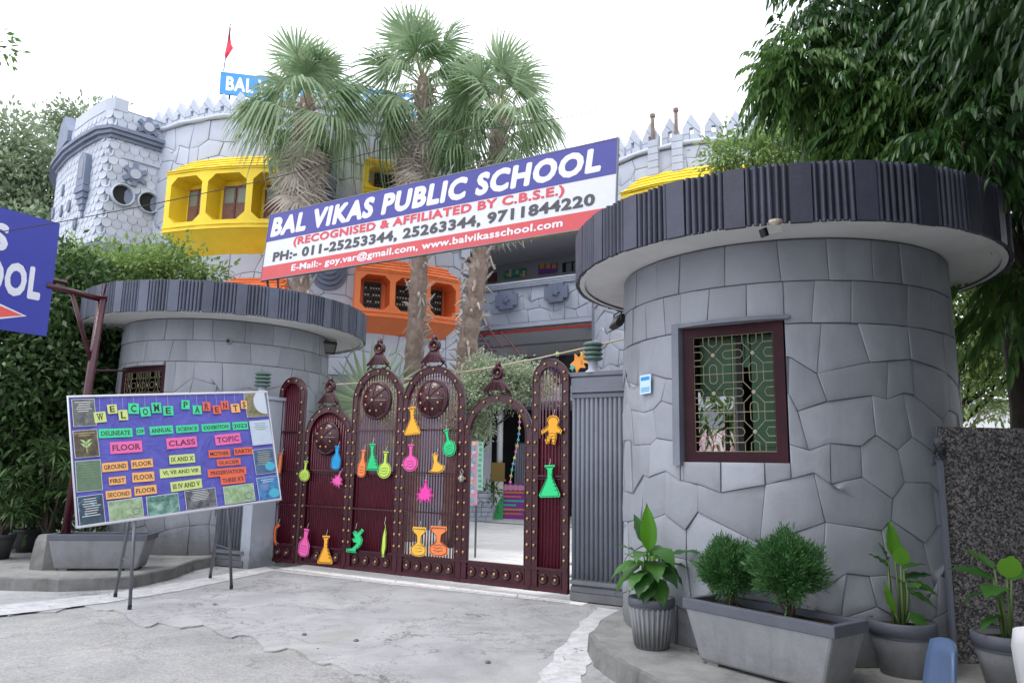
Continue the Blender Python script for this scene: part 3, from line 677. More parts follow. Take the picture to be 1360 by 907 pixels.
# speckled granite boundary wall on the right
def granite_mat():
    m, t, b = _nodes('speckled_granite'); g = geo(t); v = t.nodes.new('ShaderNodeTexVoronoi'); v.inputs['Scale'].default_value = 75; t.links.new(g, v.inputs['Vector'])
    sx = t.nodes.new('ShaderNodeSeparateColor'); t.links.new(v.outputs['Color'], sx.inputs[0])
    r = ramp(t, [(.0, (.03, .028, .03)), (.35, (.1, .095, .1)), (.7, (.24, .22, .22)), (.95, (.42, .38, .37))]); t.links.new(sx.outputs[0], r.inputs[0])
    n = noise(t, 2, 5, .6, g); mu = t.nodes.new('ShaderNodeMixRGB'); mu.blend_type = 'MULTIPLY'; mu.inputs[0].default_value = .6
    t.links.new(r.outputs[0], mu.inputs[1]); t.links.new(n.outputs[0], mu.inputs[2]); t.links.new(mu.outputs[0], b.inputs['Base Color'])
    b.inputs['Roughness'].default_value = .8; bp = t.nodes.new('ShaderNodeBump'); bp.inputs['Strength'].default_value = .5; bp.inputs['Distance'].default_value = .01
    t.links.new(sx.outputs[1], bp.inputs['Height']); t.links.new(bp.outputs[0], b.inputs['Normal']); return m
t = thing('boundary_wall', 'speckled granite chip boundary wall beside the right tower', 'wall', (3.32, 5.86, 0), R_(1.5))
m = MB(); m.box((2.2, .1, 1.0), (4.4, .18, 1.82)); m.build('wall', granite_mat(), t)
m = MB(); m.box((-.01, .08, .95), (.03, .2, 1.75)); m.build('wall_end', M['groove'], t)
t = thing('wire_bundle', 'tangled grey wire stub sticking out beside the granite wall', 'wire', (3.29, 5.82, 1.72))
m = MB(); r = random.Random(5)
for k in range(6): m.tube([(r.uniform(-.05, .04), r.uniform(-.03, .01), r.uniform(-.07, .07)) for _ in range(5)], .004, 5)
m.build('strands', M['iron'], t)
# ================================================================== THE GATE
GO = Gp+Gu*5.13; GRZ = math.atan2(-Gu.y, -Gu.x); GL = 5.13
GX = -Gu; GY = -Gn     # local x runs left to right as seen from the street, y away from it
def g_world(x, y, z): return GO+GX*x+GY*y+Vector((0, 0, z))
def g_px(px, py, y=0.0):
    p = onplane(px, py, GO+GY*y, Gn); v = p-GO; return v.dot(GX), v.z
PAN = [(0.06, .6, 2.86, 0), (.67, 1.6, 2.39, 1), (1.61, 2.53, 2.91, 1), (2.54, 3.58, 2.89, 1), (3.59, 4.62, 2.46, 2), (4.63, 5.13, 2.88, 3)]
gl = {}
gl[0] = thing('gate_leaf', 'left maroon iron gate leaf of three arched panels', 'gate', GO, GRZ, 'maroon arched gate leaves')
gl[1] = thing('gate_leaf', 'right maroon iron gate leaf with the open arched wicket doorway', 'gate', GO, GRZ, 'maroon arched gate leaves')
def archpath(x0, x1, z0, top, n=14, inset=0):
    x0 += inset; x1 -= inset; R = (x1-x0)/2; cx = (x0+x1)/2; zc = top-inset-R*1.0
    return [(x0, z0)]+[(cx-math.cos(PI*k/n)*R, zc+math.sin(PI*k/n)*R) for k in range(n+1)]+[(x1, z0)]
def zat(x, x0, x1, top, inset):
    x0 += inset; x1 -= inset; R = (x1-x0)/2; cx = (x0+x1)/2; zc = top-inset-R; q = R*R-(x-cx)**2
    return zc+math.sqrt(max(q, 0))
Z0 = .07
for pi, (x0, x1, top, kind) in enumerate(PAN):
    root = gl[0 if pi < 3 else 1]; fwid = .085; n = 18
    out = archpath(x0, x1, Z0, top, n); inn = archpath(x0, x1, Z0, top, n, fwid)
    m = MB(); L = len(out)
    vs = [(x, -.03, z) for x, z in out]+[(x, -.03, z) for x, z in inn]+[(x, .03, z) for x, z in out]+[(x, .03, z) for x, z in inn]
    fs = []
    for i in range(L-1): fs += [(i, i+1, L+i+1, L+i), (2*L+i, 3*L+i, 3*L+i+1, 2*L+i+1), (i, 2*L+i, 2*L+i+1, i+1), (L+i, L+i+1, 3*L+i+1, 3*L+i)]
    m.add(vs, fs)
    for path, rr in ((out, .009), (inn, .009)): m.tube([(x, -.032, z) for x, z in path], rr, 5)
    # little cross ties that divide the frame into cells
    for i in range(int((top-.5)/.16)):
        z = Z0+.3+i*.16
        for xs in (x0+fwid/2, x1-fwid/2):
            if z < top-(x1-x0)/2: m.box((xs, -.036, z), (fwid, .012, .012))
    m.build('arch_frame', M['maroon'], root, fix=True)
    ix0, ix1 = x0+fwid, x1-fwid; w = ix1-ix0
    # rosette band
    b = MB(); zb0, zb1 = Z0, Z0+.27
    b.box(((x0+x1)/2, 0, (zb0+zb1)/2), (x1-x0-.004, .03, zb1-zb0)); b.box(((x0+x1)/2, -.03, zb1), (x1-x0, .03, .03)); b.box(((x0+x1)/2, -.03, zb0+.03), (x1-x0, .035, .05))
    b.box(((x0+x1)/2, -.026, zb1-.055), (w, .016, .012))
    b.build('rosette_band', M['maroon'], root)
    nr = max(2, round(w/.19)); st = MB()
    for k in range(nr):
        cx = ix0+(k+.5)*w/nr
        q = MB(); q.lathe([(.06, 0), (.062, .02), (.045, .028), (.04, .01), (.03, .01)], 16, (cx, -.014, Z0+.145), Matrix.Rotation(PI/2, 3, 'X')); q.build('rosette', M['maroon'], root, True)
        st.lathe([(.024, .0), (.021, .016), (.01, .026), (.001, .028)], 10, (cx, -.02, Z0+.145), Matrix.Rotation(PI/2, 3, 'X'))
    # studs along the frame
    for i in range(int((top-Z0-.2)/.155)):
        z = Z0+.38+i*.155
        if z < top-(x1-x0)/2:
            for xs in (x0+fwid/2, x1-fwid/2): st.lathe([(.021, .0), (.019, .012), (.01, .02), (.001, .022)], 9, (xs, -.034, z), Matrix.Rotation(PI/2, 3, 'X'))
    R = (x1-x0)/2-fwid/2; cx = (x0+x1)/2; zc = top-(x1-x0)/2; na = 7 if w > .5 else 4
    for k in range(na):
        a = PI*(k+.5)/na; st.lathe([(.021, .0), (.019, .012), (.01, .02), (.001, .022)], 9, (cx-math.cos(a)*R, -.034, zc+math.sin(a)*R), Matrix.Rotation(PI/2, 3, 'X'))
    st.build('brass_studs', M['brass'], root, True, kind='stuff')
    if kind != 2:
        # vertical rods, rails and the sheet behind them
        bars = MB(); nb = round(w/.047)
        for k in range(1, nb):
            x = ix0+k*w/nb; zt = zat(x, x0, x1, top, fwid); bars.tube([(x, -.004, zb1), (x, -.004, zt)], .0095, 6)
        bars.build('rods', M['maroon_rod'], root, True, kind='stuff')
        for zz in ((.92, 1.44, 2.02) if top > 2.6 else (.92, 1.44)):
            if pi == 5 and zz != 1.44: continue
            q = MB(); q.box((cx, -.022, zz), (w, .025, .022)); q.box((cx, -.022, zz-.035), (w, .018, .01)) if zz == 1.44 else None
            q.build('rail', M['maroon'], root)
        shz = {0: top, 1: top, 2: 1.42, 3: 0, 5: 1.9}[pi]
        if shz:
            q = MB(); P = archpath(x0, x1, Z0, min(top, shz) if shz < top else top, 14, fwid*.6) if shz >= top else [(ix0, Z0), (ix0, shz), (ix1, shz), (ix1, Z0)]
            q.prism(P, .018, .024); q.build('backing_sheet', M['maroon_sheet'], root, fix=True)
    if kind == 1:
        # domed shield
        mz = {1: 1.92, 2: 2.44, 3: 2.44}[pi]; mr = .27 if pi != 1 else .25; q = MB()
        q.lathe([(mr, 0), (mr, .03), (mr-.02, .045), (mr-.03, .03), (mr*.8, .065), (mr*.5, .1), (mr*.2, .118), (.001, .122)], 36, (cx, -.02, mz), Matrix.Rotation(PI/2, 3, 'X'))
        sh = q.build('shield', M['maroon'], root, True)
        for k in range(8):
            a = k*PI/4; P = [(cx+math.cos(a)*rr, -.02-hh, mz+math.sin(a)*rr) for rr, hh in ((.01, .125), (mr*.2, .122), (mr*.5, .104), (mr*.8, .069), (mr*.9, .04))]
            q = MB(); q.tube(P, .006, 5); q.build('shield_rib', M['maroon'], sh)
        q = MB()
        for k in range(8):
            a = k*PI/4+PI/8; q.lathe([(.02, 0), (.017, .012), (.001, .02)], 9, (cx+math.cos(a)*mr*.58, -.02-.09, mz+math.sin(a)*mr*.58), Matrix.Rotation(PI/2, 3, 'X'))
        q.lathe([(.026, 0), (.02, .02), (.001, .028)], 10, (cx, -.14, mz), Matrix.Rotation(PI/2, 3, 'X')); q.build('shield_studs', M['brass'], sh, True, kind='stuff')
    if kind in (1, 2):
        # finial: a flared skirt of petals, a hooded disc and curled feet
        fz = top-.005; q = MB(); s = .95
        for k in range(9):
            a = (k-4)/4; q.tube([(cx+a*.045*s, -.02, fz+.28*s), (cx+a*.1*s, -.035-.03*math.cos(a), fz+.17*s), (cx+a*.21*s, -.05-.02*math.cos(a), fz+.06*s)], [.014, .021, .02], 5)
        q.build('finial_skirt', M['maroon'], root)
        q = MB(); q.lathe([(.001, 0), (.05*s, .004), (.05*s, .03), (.082*s, .045), (.09*s, .02), (.09*s, -.03), (.001, -.035)], 20, (cx, -.03, fz+.31*s), Matrix.Rotation(PI/2, 3, 'X')); fd = q.build('finial_disc', M['maroon'], root, True)
        q = MB(); q.lathe([(.022, 0), (.016, .014), (.001, .02)], 9, (cx, -.035, fz+.31*s), Matrix.Rotation(PI/2, 3, 'X')); q.build('disc_stud', M['brass'], fd, True)
        q = MB(); q.tube([(cx, -.03, fz+.38*s), (cx, -.03, fz+.47*s)], [.05*s, .03*s], 10); q.build('finial_cap', M['maroon'], root, True)
        q = MB()
        for sx in (-1, 1):
            P = [(cx+sx*(.05+.0*k), -.03, fz+.1) for k in (0,)]+[(cx+sx*(.1+.045*math.cos(a)), -.03, fz+.045+.04*math.sin(a)) for a in [PI*.8-k*.55 for k in range(10)]]
            q.tube(P, .011, 5)
            q.tube([(cx+sx*.14, -.03, fz+.05), (cx+sx*.2, -.03, fz+.02), (cx+sx*.215, -.03, fz-.02)], .012, 5)
        q.build('finial_scroll', M['maroon'], root)
# wicket: sill band is the rosette band; handle, lock and hinge pieces
q = MB(); q.lathe([(.03, -.02), (.035, 0), (.035, .04), (.03, .06)], 12, (3.6, -.07, 1.36)); q.tube([(3.6, -.07, 1.42), (3.575, -.07, 1.47), (3.6, -.07, 1.5), (3.625, -.07, 1.47), (3.6, -.07, 1.42)], .007, 6)
t = thing('padlock', 'steel padlock hanging at the wicket edge of the gate', 'padlock', GO, GRZ); q.build('body', mat('steel', (.4, .38, .35), .3, .2, 9, .1, 60, metallic=.8), t)
q = MB()
for z in (.5, 1.9): q.tube([(-.06, 0, z-.05), (-.06, 0, z+.05)], .02, 8); q.box((-.03, 0, z), (.08, .02, .03))
q.tube([(-.13, -.05, 2.02), (.05, -.05, 2.0)], .015, 6)
q.build('hinge', M['maroon'], gl[0])
# ------------------------------------------------------------------ paper cut-outs hung on the gate
CO = {'orange': (.9, .42, .04), 'lime': (.5, .68, .1), 'blue': (.02, .33, .7), 'pink': (.85, .12, .42), 'red': (.88, .16, .04), 'green': (.03, .62, .22), 'amber': (.85, .47, .06), 'coral': (.9, .25, .08), 'hot': (.82, .06, .38)}
def shp(kind):
    arc = lambda cx, cy, rx, ry, a0, a1, n: [(cx+rx*math.cos(R_(a0+(a1-a0)*k/n)), cy+ry*math.sin(R_(a0+(a1-a0)*k/n))) for k in range(n+1)]
    if kind == 'cone': return [(-.24, 1), (-.24, .93), (-.14, .9), (-.14, .6), (-.48, .12)]+arc(-.42, .08, .08, .08, 180, 270, 3)+arc(.42, .08, .08, .08, 270, 360, 3)+[(.48, .12), (.14, .6), (.14, .9), (.24, .93), (.24, 1)]
    if kind == 'round': return [(-.18, 1), (-.18, .94), (-.11, .9), (-.11, .6)]+arc(0, .3, .46, .3, 115, 425, 16)+[(.11, .6), (.11, .9), (.18, .94), (.18, 1)]
    if kind == 'tube': return arc(0, .16, .3, .16, 180, 360, 8)+[(.24, .92), (.32, 1), (-.32, 1), (-.24, .92)]
    if kind == 'bottle': return [(-.2, 1), (-.16, .7), (-.42, .45)]+arc(0, .16, .42, .16, 180, 360, 8)+[(.42, .45), (.16, .7), (.2, 1)]
    if kind == 'hour': return arc(0, .85, .42, .15, 210, -30, 10)[::-1]+[] if False else [(-.4, 1), (-.42, .86), (-.16, .74), (-.12, .5), (-.48, .3)]+arc(0, .17, .5, .17, 165, 375, 10)+[(.48, .3), (.12, .5), (.16, .74), (.42, .86), (.4, 1)]
    if kind == 'star': return [(-.06, 1), (-.12, .72), (-.34, .62), (-.26, .5), (-.5, .4), (-.36, .3), (-.46, .1), (-.24, .18), (-.18, 0), (-.06, .16), (.06, 0), (.12, .18), (.32, .02), (.3, .26), (.5, .36), (.3, .46), (.36, .6), (.12, .7), (.06, 1)]
    if kind == 'curl': return arc(.0, .5, .5, .5, 60, 260, 10)+[(-.02, .12), (.2, .1)]+arc(.02, .5, .22, .34, 255, 70, 8)
    if kind == 'scope': return [(-.5, 0), (-.5, .14), (-.2, .16), (-.05, .26), (.1, .4), (-.1, .42), (-.2, .55), (-.02, .62), (-.16, .8), (-.04, .9), (.12, .84), (.34, 1), (.46, .92), (.3, .72), (.42, .55), (.36, .36), (.2, .2), (.06, .14), (.08, 0)]
    if kind == 'doll': return [(-.2, .0), (-.3, .14), (-.18, .34), (-.2, .46), (-.46, .3), (-.5, .44), (-.24, .62)]+arc(.02, .8, .3, .2, 215, -35, 10)+[(.32, .62), (.5, .52), (.46, .38), (.26, .42), (.26, .22), (.2, .0), (.04, .04), (.0, .2), (-.06, .06)]
    if kind == 'hat': return [(-.5, .06), (-.3, .2), (-.2, .55), (-.28, .9), (-.1, 1), (.1, .86), (.06, .6), (.24, .46), (.5, .36), (.46, .14), (.2, .0), (-.2, .0)]
    if kind == 'strip': return [(-.2, 0), (-.5, .2), (-.4, .6), (0, 1), (.4, .7), (.5, .3), (.2, 0)]
def cutout(kind, col, px, py, wpx, hpx, tilt, label, marks=True, y=-.075):
    x0, z0 = g_px(px, py+hpx/2, y); x1, z1 = g_px(px, py-hpx/2, y); xa, _ = g_px(px-wpx/2, py, y); xb, _ = g_px(px+wpx/2, py, y)
    h = z1-z0; w_ = (xb-xa)
    o = thing('paper_cutout', label, 'paper cutout', g_world(x0, y, (z0)), GRZ, 'paper cut-outs hung on the gate')
    o.rotation_euler = (R_(rng.uniform(-2, 2)), R_(tilt), GRZ+R_(rng.uniform(-5, 5)))
    P = [(a*w_, b*h) for a, b in shp(kind)]
    kb = rng.uniform(-.45, .45)/max(w_, .05); kz = rng.uniform(-.12, .12)
    bend = lambda x, z, y: (x, y+kb*x*x*.35+kz*z*z, z)
    m = MB(); m.prism(P, -.002, .002, bend); m.build('card', flat('card_'+col, CO[col], .8), o, fix=True)
    m = MB(); cx = sum(p[0] for p in P)/len(P); cz = sum(p[1] for p in P)/len(P)
    ins = [(cx+(a-cx)*.86, cz+(b-cz)*.9) for a, b in P]
    if marks:
        m.tube([(a, -.0035, b) for a, b in ins]+[(ins[0][0], -.0035, ins[0][1])], .0045, 4)
        if kind in ('cone',):
            for k in range(5): m.box((w_*(.12+.05*k*.9), -.0035, h*(.7-.12*k)), (w_*.16, .003, .007))
        elif kind in ('round', 'hour', 'bottle', 'doll'):
            for k in range(3): m.tube([(w_*(-.25+.08*i), -.0035, h*(.18+.1*k)+.008*math.sin(i*1.6+k)) for i in range(7)], .0028, 4)
        m.v = [bend(v[0], v[2], v[1]) for v in m.v]
        m.build('ink_lines', M['black'], o)
    m = MB(); m.tube([(0, 0, h*.98), (.005, .01, h*1.1), (-.004, .03, h*1.2)], .0025, 4); m.build('string', M['white'], o)
    return o
a_ = lambda x, y: (340+x/2.668, 440+y/2.668)
for kind, col, x, y, w_, h_, tl, lab in [
    ('tube', 'coral', 80, 468, 26, 75, 6, 'orange red test tube cutout at the far left gate edge'),
    ('round', 'lime', 170, 495, 42, 72, 4, 'lime round flask cutout below the lowest shield'),
    ('bottle', 'blue', 281, 448, 40, 85, 3, 'bright blue bottle cutout, the only blue one'),
    ('star', 'pink', 281, 522, 42, 60, 20, 'pink ragged cutout hanging under the blue bottle'),
    ('bottle', 'coral', 371, 468, 34, 98, 5, 'narrow coral flask cutout left of the green conical flask'),
    ('cone', 'green', 411, 445, 50, 95, 0, 'green conical flask cutout between coral and lime flasks'),
    ('round', 'lime', 453, 473, 56, 96, 0, 'lime round flask cutout right of the green conical flask'),
    ('round', 'pink', 545, 448, 58, 96, 0, 'pink round flask cutout in the row under the tallest shield'),
    ('cone', 'orange', 556, 317, 60, 98, -4, 'orange conical flask cutout overlapping the tallest shield'),
    ('round', 'green', 690, 393, 52, 98, -14, 'tilted green flask cutout by the wicket edge'),
    ('hat', 'amber', 638, 465, 60, 72, 0, 'amber lumpy cutout between the pink flask and green flask'),
    ('star', 'hot', 597, 568, 66, 84, 0, 'magenta squid shaped cutout alone on the middle rail'),
    ('curl', 'red', 75, 720, 36, 80, 0, 'red crescent cutout at the bottom far left'),
    ('bottle', 'pink', 166, 748, 44, 100, 6, 'pink bottle cutout low on the second panel'),
    ('cone', 'orange', 243, 773, 52, 100, -2, 'orange conical flask cutout touching the rosette band'),
    ('scope', 'green', 350, 740, 64, 88, 0, 'green microscope cutout low on the third panel'),
    ('strip', 'lime', 450, 740, 17, 118, 0, 'thin lime sliver cutout seen edge on near the double post'),
    ('hour', 'amber', 575, 745, 56, 105, 0, 'amber hourglass flask cutout low on the see through panel'),
    ('hour', 'coral', 645, 743, 66, 108, 0, 'coral hourglass flask cutout beside the amber one')]:
    px, py = a_(x, y); cutout(kind, col, px, py, w_/2.668, h_/2.668, tl, lab)
cutout('doll', 'orange', 560+420/2.45, 440+320/2.45, 27, 39, 5, 'orange doll shaped cutout on the narrow right panel')
cutout('cone', 'green', 560+418/2.45, 440+487/2.45, 29, 43, -3, 'large green conical flask cutout on the narrow right panel')
# ================================================================== THE SCHOOL BANNER
bz0, bz1 = 4.52, 5.68; bx0, bx1 = GL-5.70, GL+.63
t = thing('school_banner', 'long blue, white and red school name board above the gate', 'sign', GO+GY*.0, GRZ)
W_, H_ = bx1-bx0, bz1-bz0; lean = .1
BT = Matrix.Rotation(-math.atan2(lean, H_), 3, 'X')
brd = bpy.data.objects.new('board', MB().box((W_/2, .03, H_/2), (W_, .03, H_)).mesh('board', flat('banner_white', (.62, .63, .68), .5)))
C.objects.link(brd); brd.parent = t; brd.location = (bx0, -lean*.5, bz0); brd.rotation_euler = (-math.atan2(lean, H_), 0, 0)
BN = Vector((0, -1, 0)); rot = Matrix.Rotation(GRZ, 3, 'Z') @ Matrix.Rotation(-math.atan2(lean, H_), 3, 'X')
b_o = g_world(bx0, -lean*.5, bz0)
def b_px(px, py):
    v = rot.transposed() @ (onplane(px, py, b_o+rot @ Vector((0, .014, 0)), rot @ Vector((0, -1, 0)))-b_o); return v.x, v.z
m = MB(); m.box((W_/2, .0135, H_*.79), (W_, .004, H_*.42)); m.build('blue_field', flat('banner_blue', (.055, .055, .27), .45), brd)
m = MB(); m.box((W_/2, .0135, H_*.1), (W_, .004, H_*.2)); m.build('red_field', flat('banner_red', (.55, .075, .085), .45), brd)
m = MB()
for a, b_, c_, d_ in ((0, W_, -.012, .0), (0, W_, H_, H_+.012)): m.box(((a+b_)/2, .03, (c_+d_)/2), (W_+.02, .045, .014))
for x in (-.006, W_+.006): m.box((x, .03, H_/2), (.012, .045, H_+.02))
m.build('trim', M['legs'], brd)
z5 = lambda x, y: (340+x/2.776, 180+y/2.776)
def banner_line(body, xl, ybl, xr, ybr, zc, h, m, **k):
    a = b_px(*z5(xl, ybl)); b_ = b_px(*z5(xr, ybr)); letters('lettering', body, (a[0]+b_[0])/2, zc*H_, b_[0]-a[0], h*H_, m, brd, y=.0105, extr=.002, **k)
banner_line('BAL VIKAS PUBLIC SCHOOL', 62, 330, 1268, 110, .79, .27, flat('banner_letter_white', (.68, .69, .74)), bold=.055, shear=.1)
banner_line('(RECOGNISED & AFFILIATED BY C.B.S.E.)', 140, 390, 1135, 215, .492, .145, flat('banner_letter_red', (.6, .07, .09)), bold=.035)
banner_line('PH:- 011-25253344, 25263344, 9711844220', 65, 445, 1247, 252, .315, .155, flat('banner_letter_grey', (.07, .07, .08)), bold=.04)
banner_line('E-Mail:- goy.var@gmail.com, www.balvikasschool.com', 133, 480, 1130, 328, .1, .125, flat('banner_letter_white', (.68, .69, .74)), bold=.03)
m = MB()
for x in (.35, W_-.5): m.tube([(x, .05, .05), (x, .12, -.25)], .018, 6)
m.tube([(0, .09, .2), (W_, .09, .2)], .02, 6); m.tube([(0, .09, H_-.2), (W_, .09, H_-.2)], .02, 6); m.tube([(.02, .09, .2), (.02, .25, -.45)], .02, 6)
m.tube([(W_-.3, .09, .2), (W_-.3, .2, -.75)], .02, 6)
m.build('support_frame', M['iron'], brd)
# ================================================================== THE SCHOOL BUILDING
def chit(px, py, c, R, R0):
    d = ray(px, py); o = Vector((EYE.x-c[0], EYE.y-c[1])); d2 = Vector((d.x, d.y)); a = d2.dot(d2); b = 2*o.dot(d2); cc = o.dot(o)-R*R
    t = (-b-math.sqrt(max(0, b*b-4*a*cc)))/2/a; p = EYE+d*t; return math.atan2(p.x-c[0], -(p.y-c[1]))*R0, p.z
def crenels(root, mp, us, z, w_, h, mm, hole=True, dth=.16):
    for u in us:
        m = MB(); hw = w_/2; body = h*.45; hs = w_*.11; hz0, hz1 = h*.22, h*.46
        o = [(-hw, 0), (hw, 0), (hw, body), (0, h), (-hw, body)]
        f = lambda x, zz, d: mp(u+x, z+zz, d)
        for d, fl in ((.0, False), (-dth, True)):
            V = [f(x, zz, d) for x, zz in o]+[f(-hs, hz0, d), f(hs, hz0, d), f(hs, hz1, d), f(-hs, hz1, d)]
            F = [(0, 1, 6, 5), (1, 2, 7, 6), (2, 3, 7), (3, 8, 7), (3, 4, 8), (4, 0, 5, 8)]
            m.add(V, [q[::-1] for q in F] if fl else F)
        for i in range(5):
            a, b = o[i], o[(i+1) % 5]; m.add([f(*a, 0), f(*b, 0), f(*b, -dth), f(*a, -dth)], [(3, 2, 1, 0)])
        hh = [(-hs, hz0), (hs, hz0), (hs, hz1), (-hs, hz1)]
        for i in range(4):
            a, b = hh[i], hh[(i+1) % 4]; m.add([f(*a, 0), f(*b, 0), f(*b, -dth), f(*a, -dth)], [(0, 1, 2, 3)])
        c = m.build('crenel', mm, root)
        m = MB()
        for a, b in (((-hw, body*.5), (-hs, hz0+.02)), ((hw, body*.5), (hs, hz1)), ((-hw*.5, h*.74), (hs, hz1)), ((-hw*.2, 0), (-hs, hz0))):
            m.tube([f(*a, .004), f(*b, .004)], .007, 4)
        m.build('joint_line', M['far_joint'], c)
def bay(root, mp, u0, u1, z0, z1, ztop, zbot, dep, n, mt, kind, name='bay_window'):
    m = MB(); cw = (u1-u0)/n; fr = .07*(z1-z0)+.04; k = 10
    hold = []
    for i in range(n):
        a, b = u0+i*cw, u0+(i+1)*cw; ia, ib = a+(fr if i == 0 else fr*.5), b-(fr if i == n-1 else fr*.5); za, zb = z0+fr*1.5, z1-fr; c = min(ib-ia, zb-za)*.2
        octo = [(ia+c, za), (ib-c, za), (ib, za+c), (ib, zb-c), (ib-c, zb), (ia+c, zb), (ia, zb-c), (ia, za+c)]
        F = [mp(u, z, dep) for u, z in [(a, z0), (b, z0), (b, z1), (a, z1)]]+[mp(u, z, dep) for u, z in octo]
        m.add(F, [(0, 1, 5, 4), (1, 6, 5), (1, 2, 7, 6), (2, 8, 7), (2, 3, 9, 8), (3, 10, 9), (3, 0, 11, 10), (0, 4, 11)])
        B = [mp(u, z, dep-.05) for u, z in octo]
        bi = [(ia-.0, za+.05), (ib, za+.05), (ib, zb-.02), (ia, zb-.02)]
        V = [mp(u, z, dep) for u, z in octo]+[mp(u, z, .02) for u, z in octo]
        m.add(V, [(j, j+8, (j+1) % 8+8, (j+1) % 8)[::-1] for j in range(8)]+[tuple(range(8, 16))])
        hold.append((ia, ib, za, zb))
    e = (u1-u0)*.07
    for sgn, ze, zi in ((1, z1, ztop), (-1, z0, zbot)):
        for i in range(k):
            t0, t1 = i/k, (i+1)/k
            q = [mp(u0+(u1-u0)*t0, ze, dep), mp(u0+(u1-u0)*t1, ze, dep), mp(u0+e+(u1-u0-2*e)*t1, zi, .0), mp(u0+e+(u1-u0-2*e)*t0, zi, .0)]
            m.add(q if sgn > 0 else q[::-1], [(0, 1, 2, 3)])
        for uu, ue, fl in ((u0, u0+e, 1), (u1, u1-e, -1)):
            q = [mp(uu, ze, dep), mp(ue, zi, 0), mp(uu, ze, 0)]; m.add(q if fl*sgn > 0 else q[::-1], [(0, 1, 2)])
    for uu, fl in ((u0, 1), (u1, -1)):
        q = [mp(uu, z0, dep), mp(uu, z1, dep), mp(uu, z1, 0), mp(uu, z0, 0)]; m.add(q if fl < 0 else q[::-1], [(0, 1, 2, 3)])
    o = m.build(name, mt, root, fix=False)
    for zz in (z0+.02, z0+.12, z1-.02): m = MB(); cbox(m, mp, u0-.02, u1+.02, zz-.018, zz+.018, dep-.01, dep+.022, 8); m.build('moulding', mt, o)
    # shingled hood
    rows = 4; r = random.Random(int(u0*10))
    for j in range(rows):
        t0, t1 = j/rows, (j+1)/rows; nn = max(5, round((u1-u0)/(.3 if kind == 'shutter' else .26)))
        for i in range(nn):
            s0, s1 = (i+(j % 2)*.5-.25)/nn, (i+1+(j % 2)*.5-.25)/nn; s0, s1 = max(0, s0), min(1, s1)
            if s1-s0 < .02: continue
            pt = lambda s, t, l: mp(u0+e*t+(u1-u0-2*e*t)*s, z1+(ztop-z1)*t+l*.7, dep*(1-t)+l)
            l0 = .03+r.uniform(0, .01); g = .004/(u1-u0)
            V = [pt(s0+g, t0-.03, l0), pt(s1-g, t0-.03, l0), pt(s1-g, t1, .012), pt(s0+g, t1, .012), pt(s0+g, t0-.03, 0), pt(s1-g, t0-.03, 0)]
            MB().add(V, [(0, 1, 2, 3), (4, 5, 1, 0), (4, 0, 3), (1, 5, 2)]).build('shingle', mt, o)
    for (ia, ib, za, zb) in hold:
        cu = (ia+ib)/2; w_ = (ib-ia)*(.76 if kind == 'shutter' else .6); zc = za+.06; zt = zb-(zb-za)*.12
        if kind == 'shutter':
            m = MB(); cbox(m, mp, cu-w_/2, cu+w_/2, zc, zt, .03, .07); wo_ = m.build('window_frame', M['dark'], o)
            for sx in (0, 1):
                a = cu-w_/2+.02+sx*(w_/2-.01); b = a+w_/2-.03
                m = MB(); cbox(m, mp, a, b, zc+.02, zt-.02, .07, .095); cbox(m, mp, a+.03, b-.03, zc+.06, zc+(zt-zc)*.45, .095, .105); m.build('shutter', M['wood'], wo_)
                m = MB(); cbox(m, mp, a+.04, b-.04, zc+(zt-zc)*.53, zt-.08, .095, .1); m.build('pane', flat('dull_green_glass', (.16, .19, .17), .3), wo_)
        else:
            m = MB(); cbox(m, mp, cu-w_/2, cu+w_/2, zc, zt, .03, .06); wo_ = m.build('window_frame', M['dark'], o)
            m = MB()
            for k2 in range(7):
                u = cu-w_/2+w_*k2/6; cbox(m, mp, u-.012, u+.012, zc, zt, .06, .085)
            for k2 in range(5):
                z = zc+(zt-zc)*k2/4; cbox(m, mp, cu-w_/2, cu+w_/2, z-.018, z+.018, .06, .09)
            m.build('window_grille', M['iron'], wo_)
            m = MB()
            for k2 in range(6):
                for k3 in range(4):
                    u = cu-w_/2+w_*(k2+.5)/6; z = zc+(zt-zc)*(k3+.5)/4
                    if r.random() < .8: cbox(m, mp, u-.016, u+.016, z-.07, z-.02, .06, .075)
            m.build('lattice_gaps', flat('lattice_cream', (.5, .48, .33)), wo_, kind='stuff')
    return o
def rope_mould(root, mp, u0, u1, z, r=.06, n=60, m_=None):
    m = MB(); m.tube([mp(u0+(u1-u0)*i/n, z+.012*math.sin(i*1.3), .05) for i in range(n+1)], [r*(1+.18*math.sin(i*2.1)) for i in range(n+1)], 6); m.build('rope_moulding', m_ or M['scale'], root, True)
# ---- the big left drum
DA = (-5.62, 24.07); RA = 6.6; D1 = PI/180*RA
dr = thing('school_drum', 'big pale blue round school wing with yellow and orange bay windows', 'building', (DA[0], DA[1], 0), 0, 'round wings of the school building')
ma = cylmap(0, 0, RA); m = MB(); sheet(m, ma, -75*D1, 41.8*D1, 0, 10.1, 0, 50, 3)
q = ma(41.8*D1, 0, 0); m.add([q, q+Vector((-1, 9, 0)), q+Vector((-1, 9, 10.1)), q+Vector((0, 0, 10.1))], [(0, 1, 2, 3)])
m.add([ma(-75*D1+117*D1*i/30, 10.05, -.01) for i in range(31)], [tuple(range(31))]); m.build('wall', M['far_joint'], dr)
def ch(px, py, dep): return chit(px, py, DA, RA+dep, RA)
yb0, yb1 = ch(216, 300, .55), ch(393, 300, .55); z_lo = ch(300, 303, .55)[1]; z_hi = ch(300, 222, .55)[1]
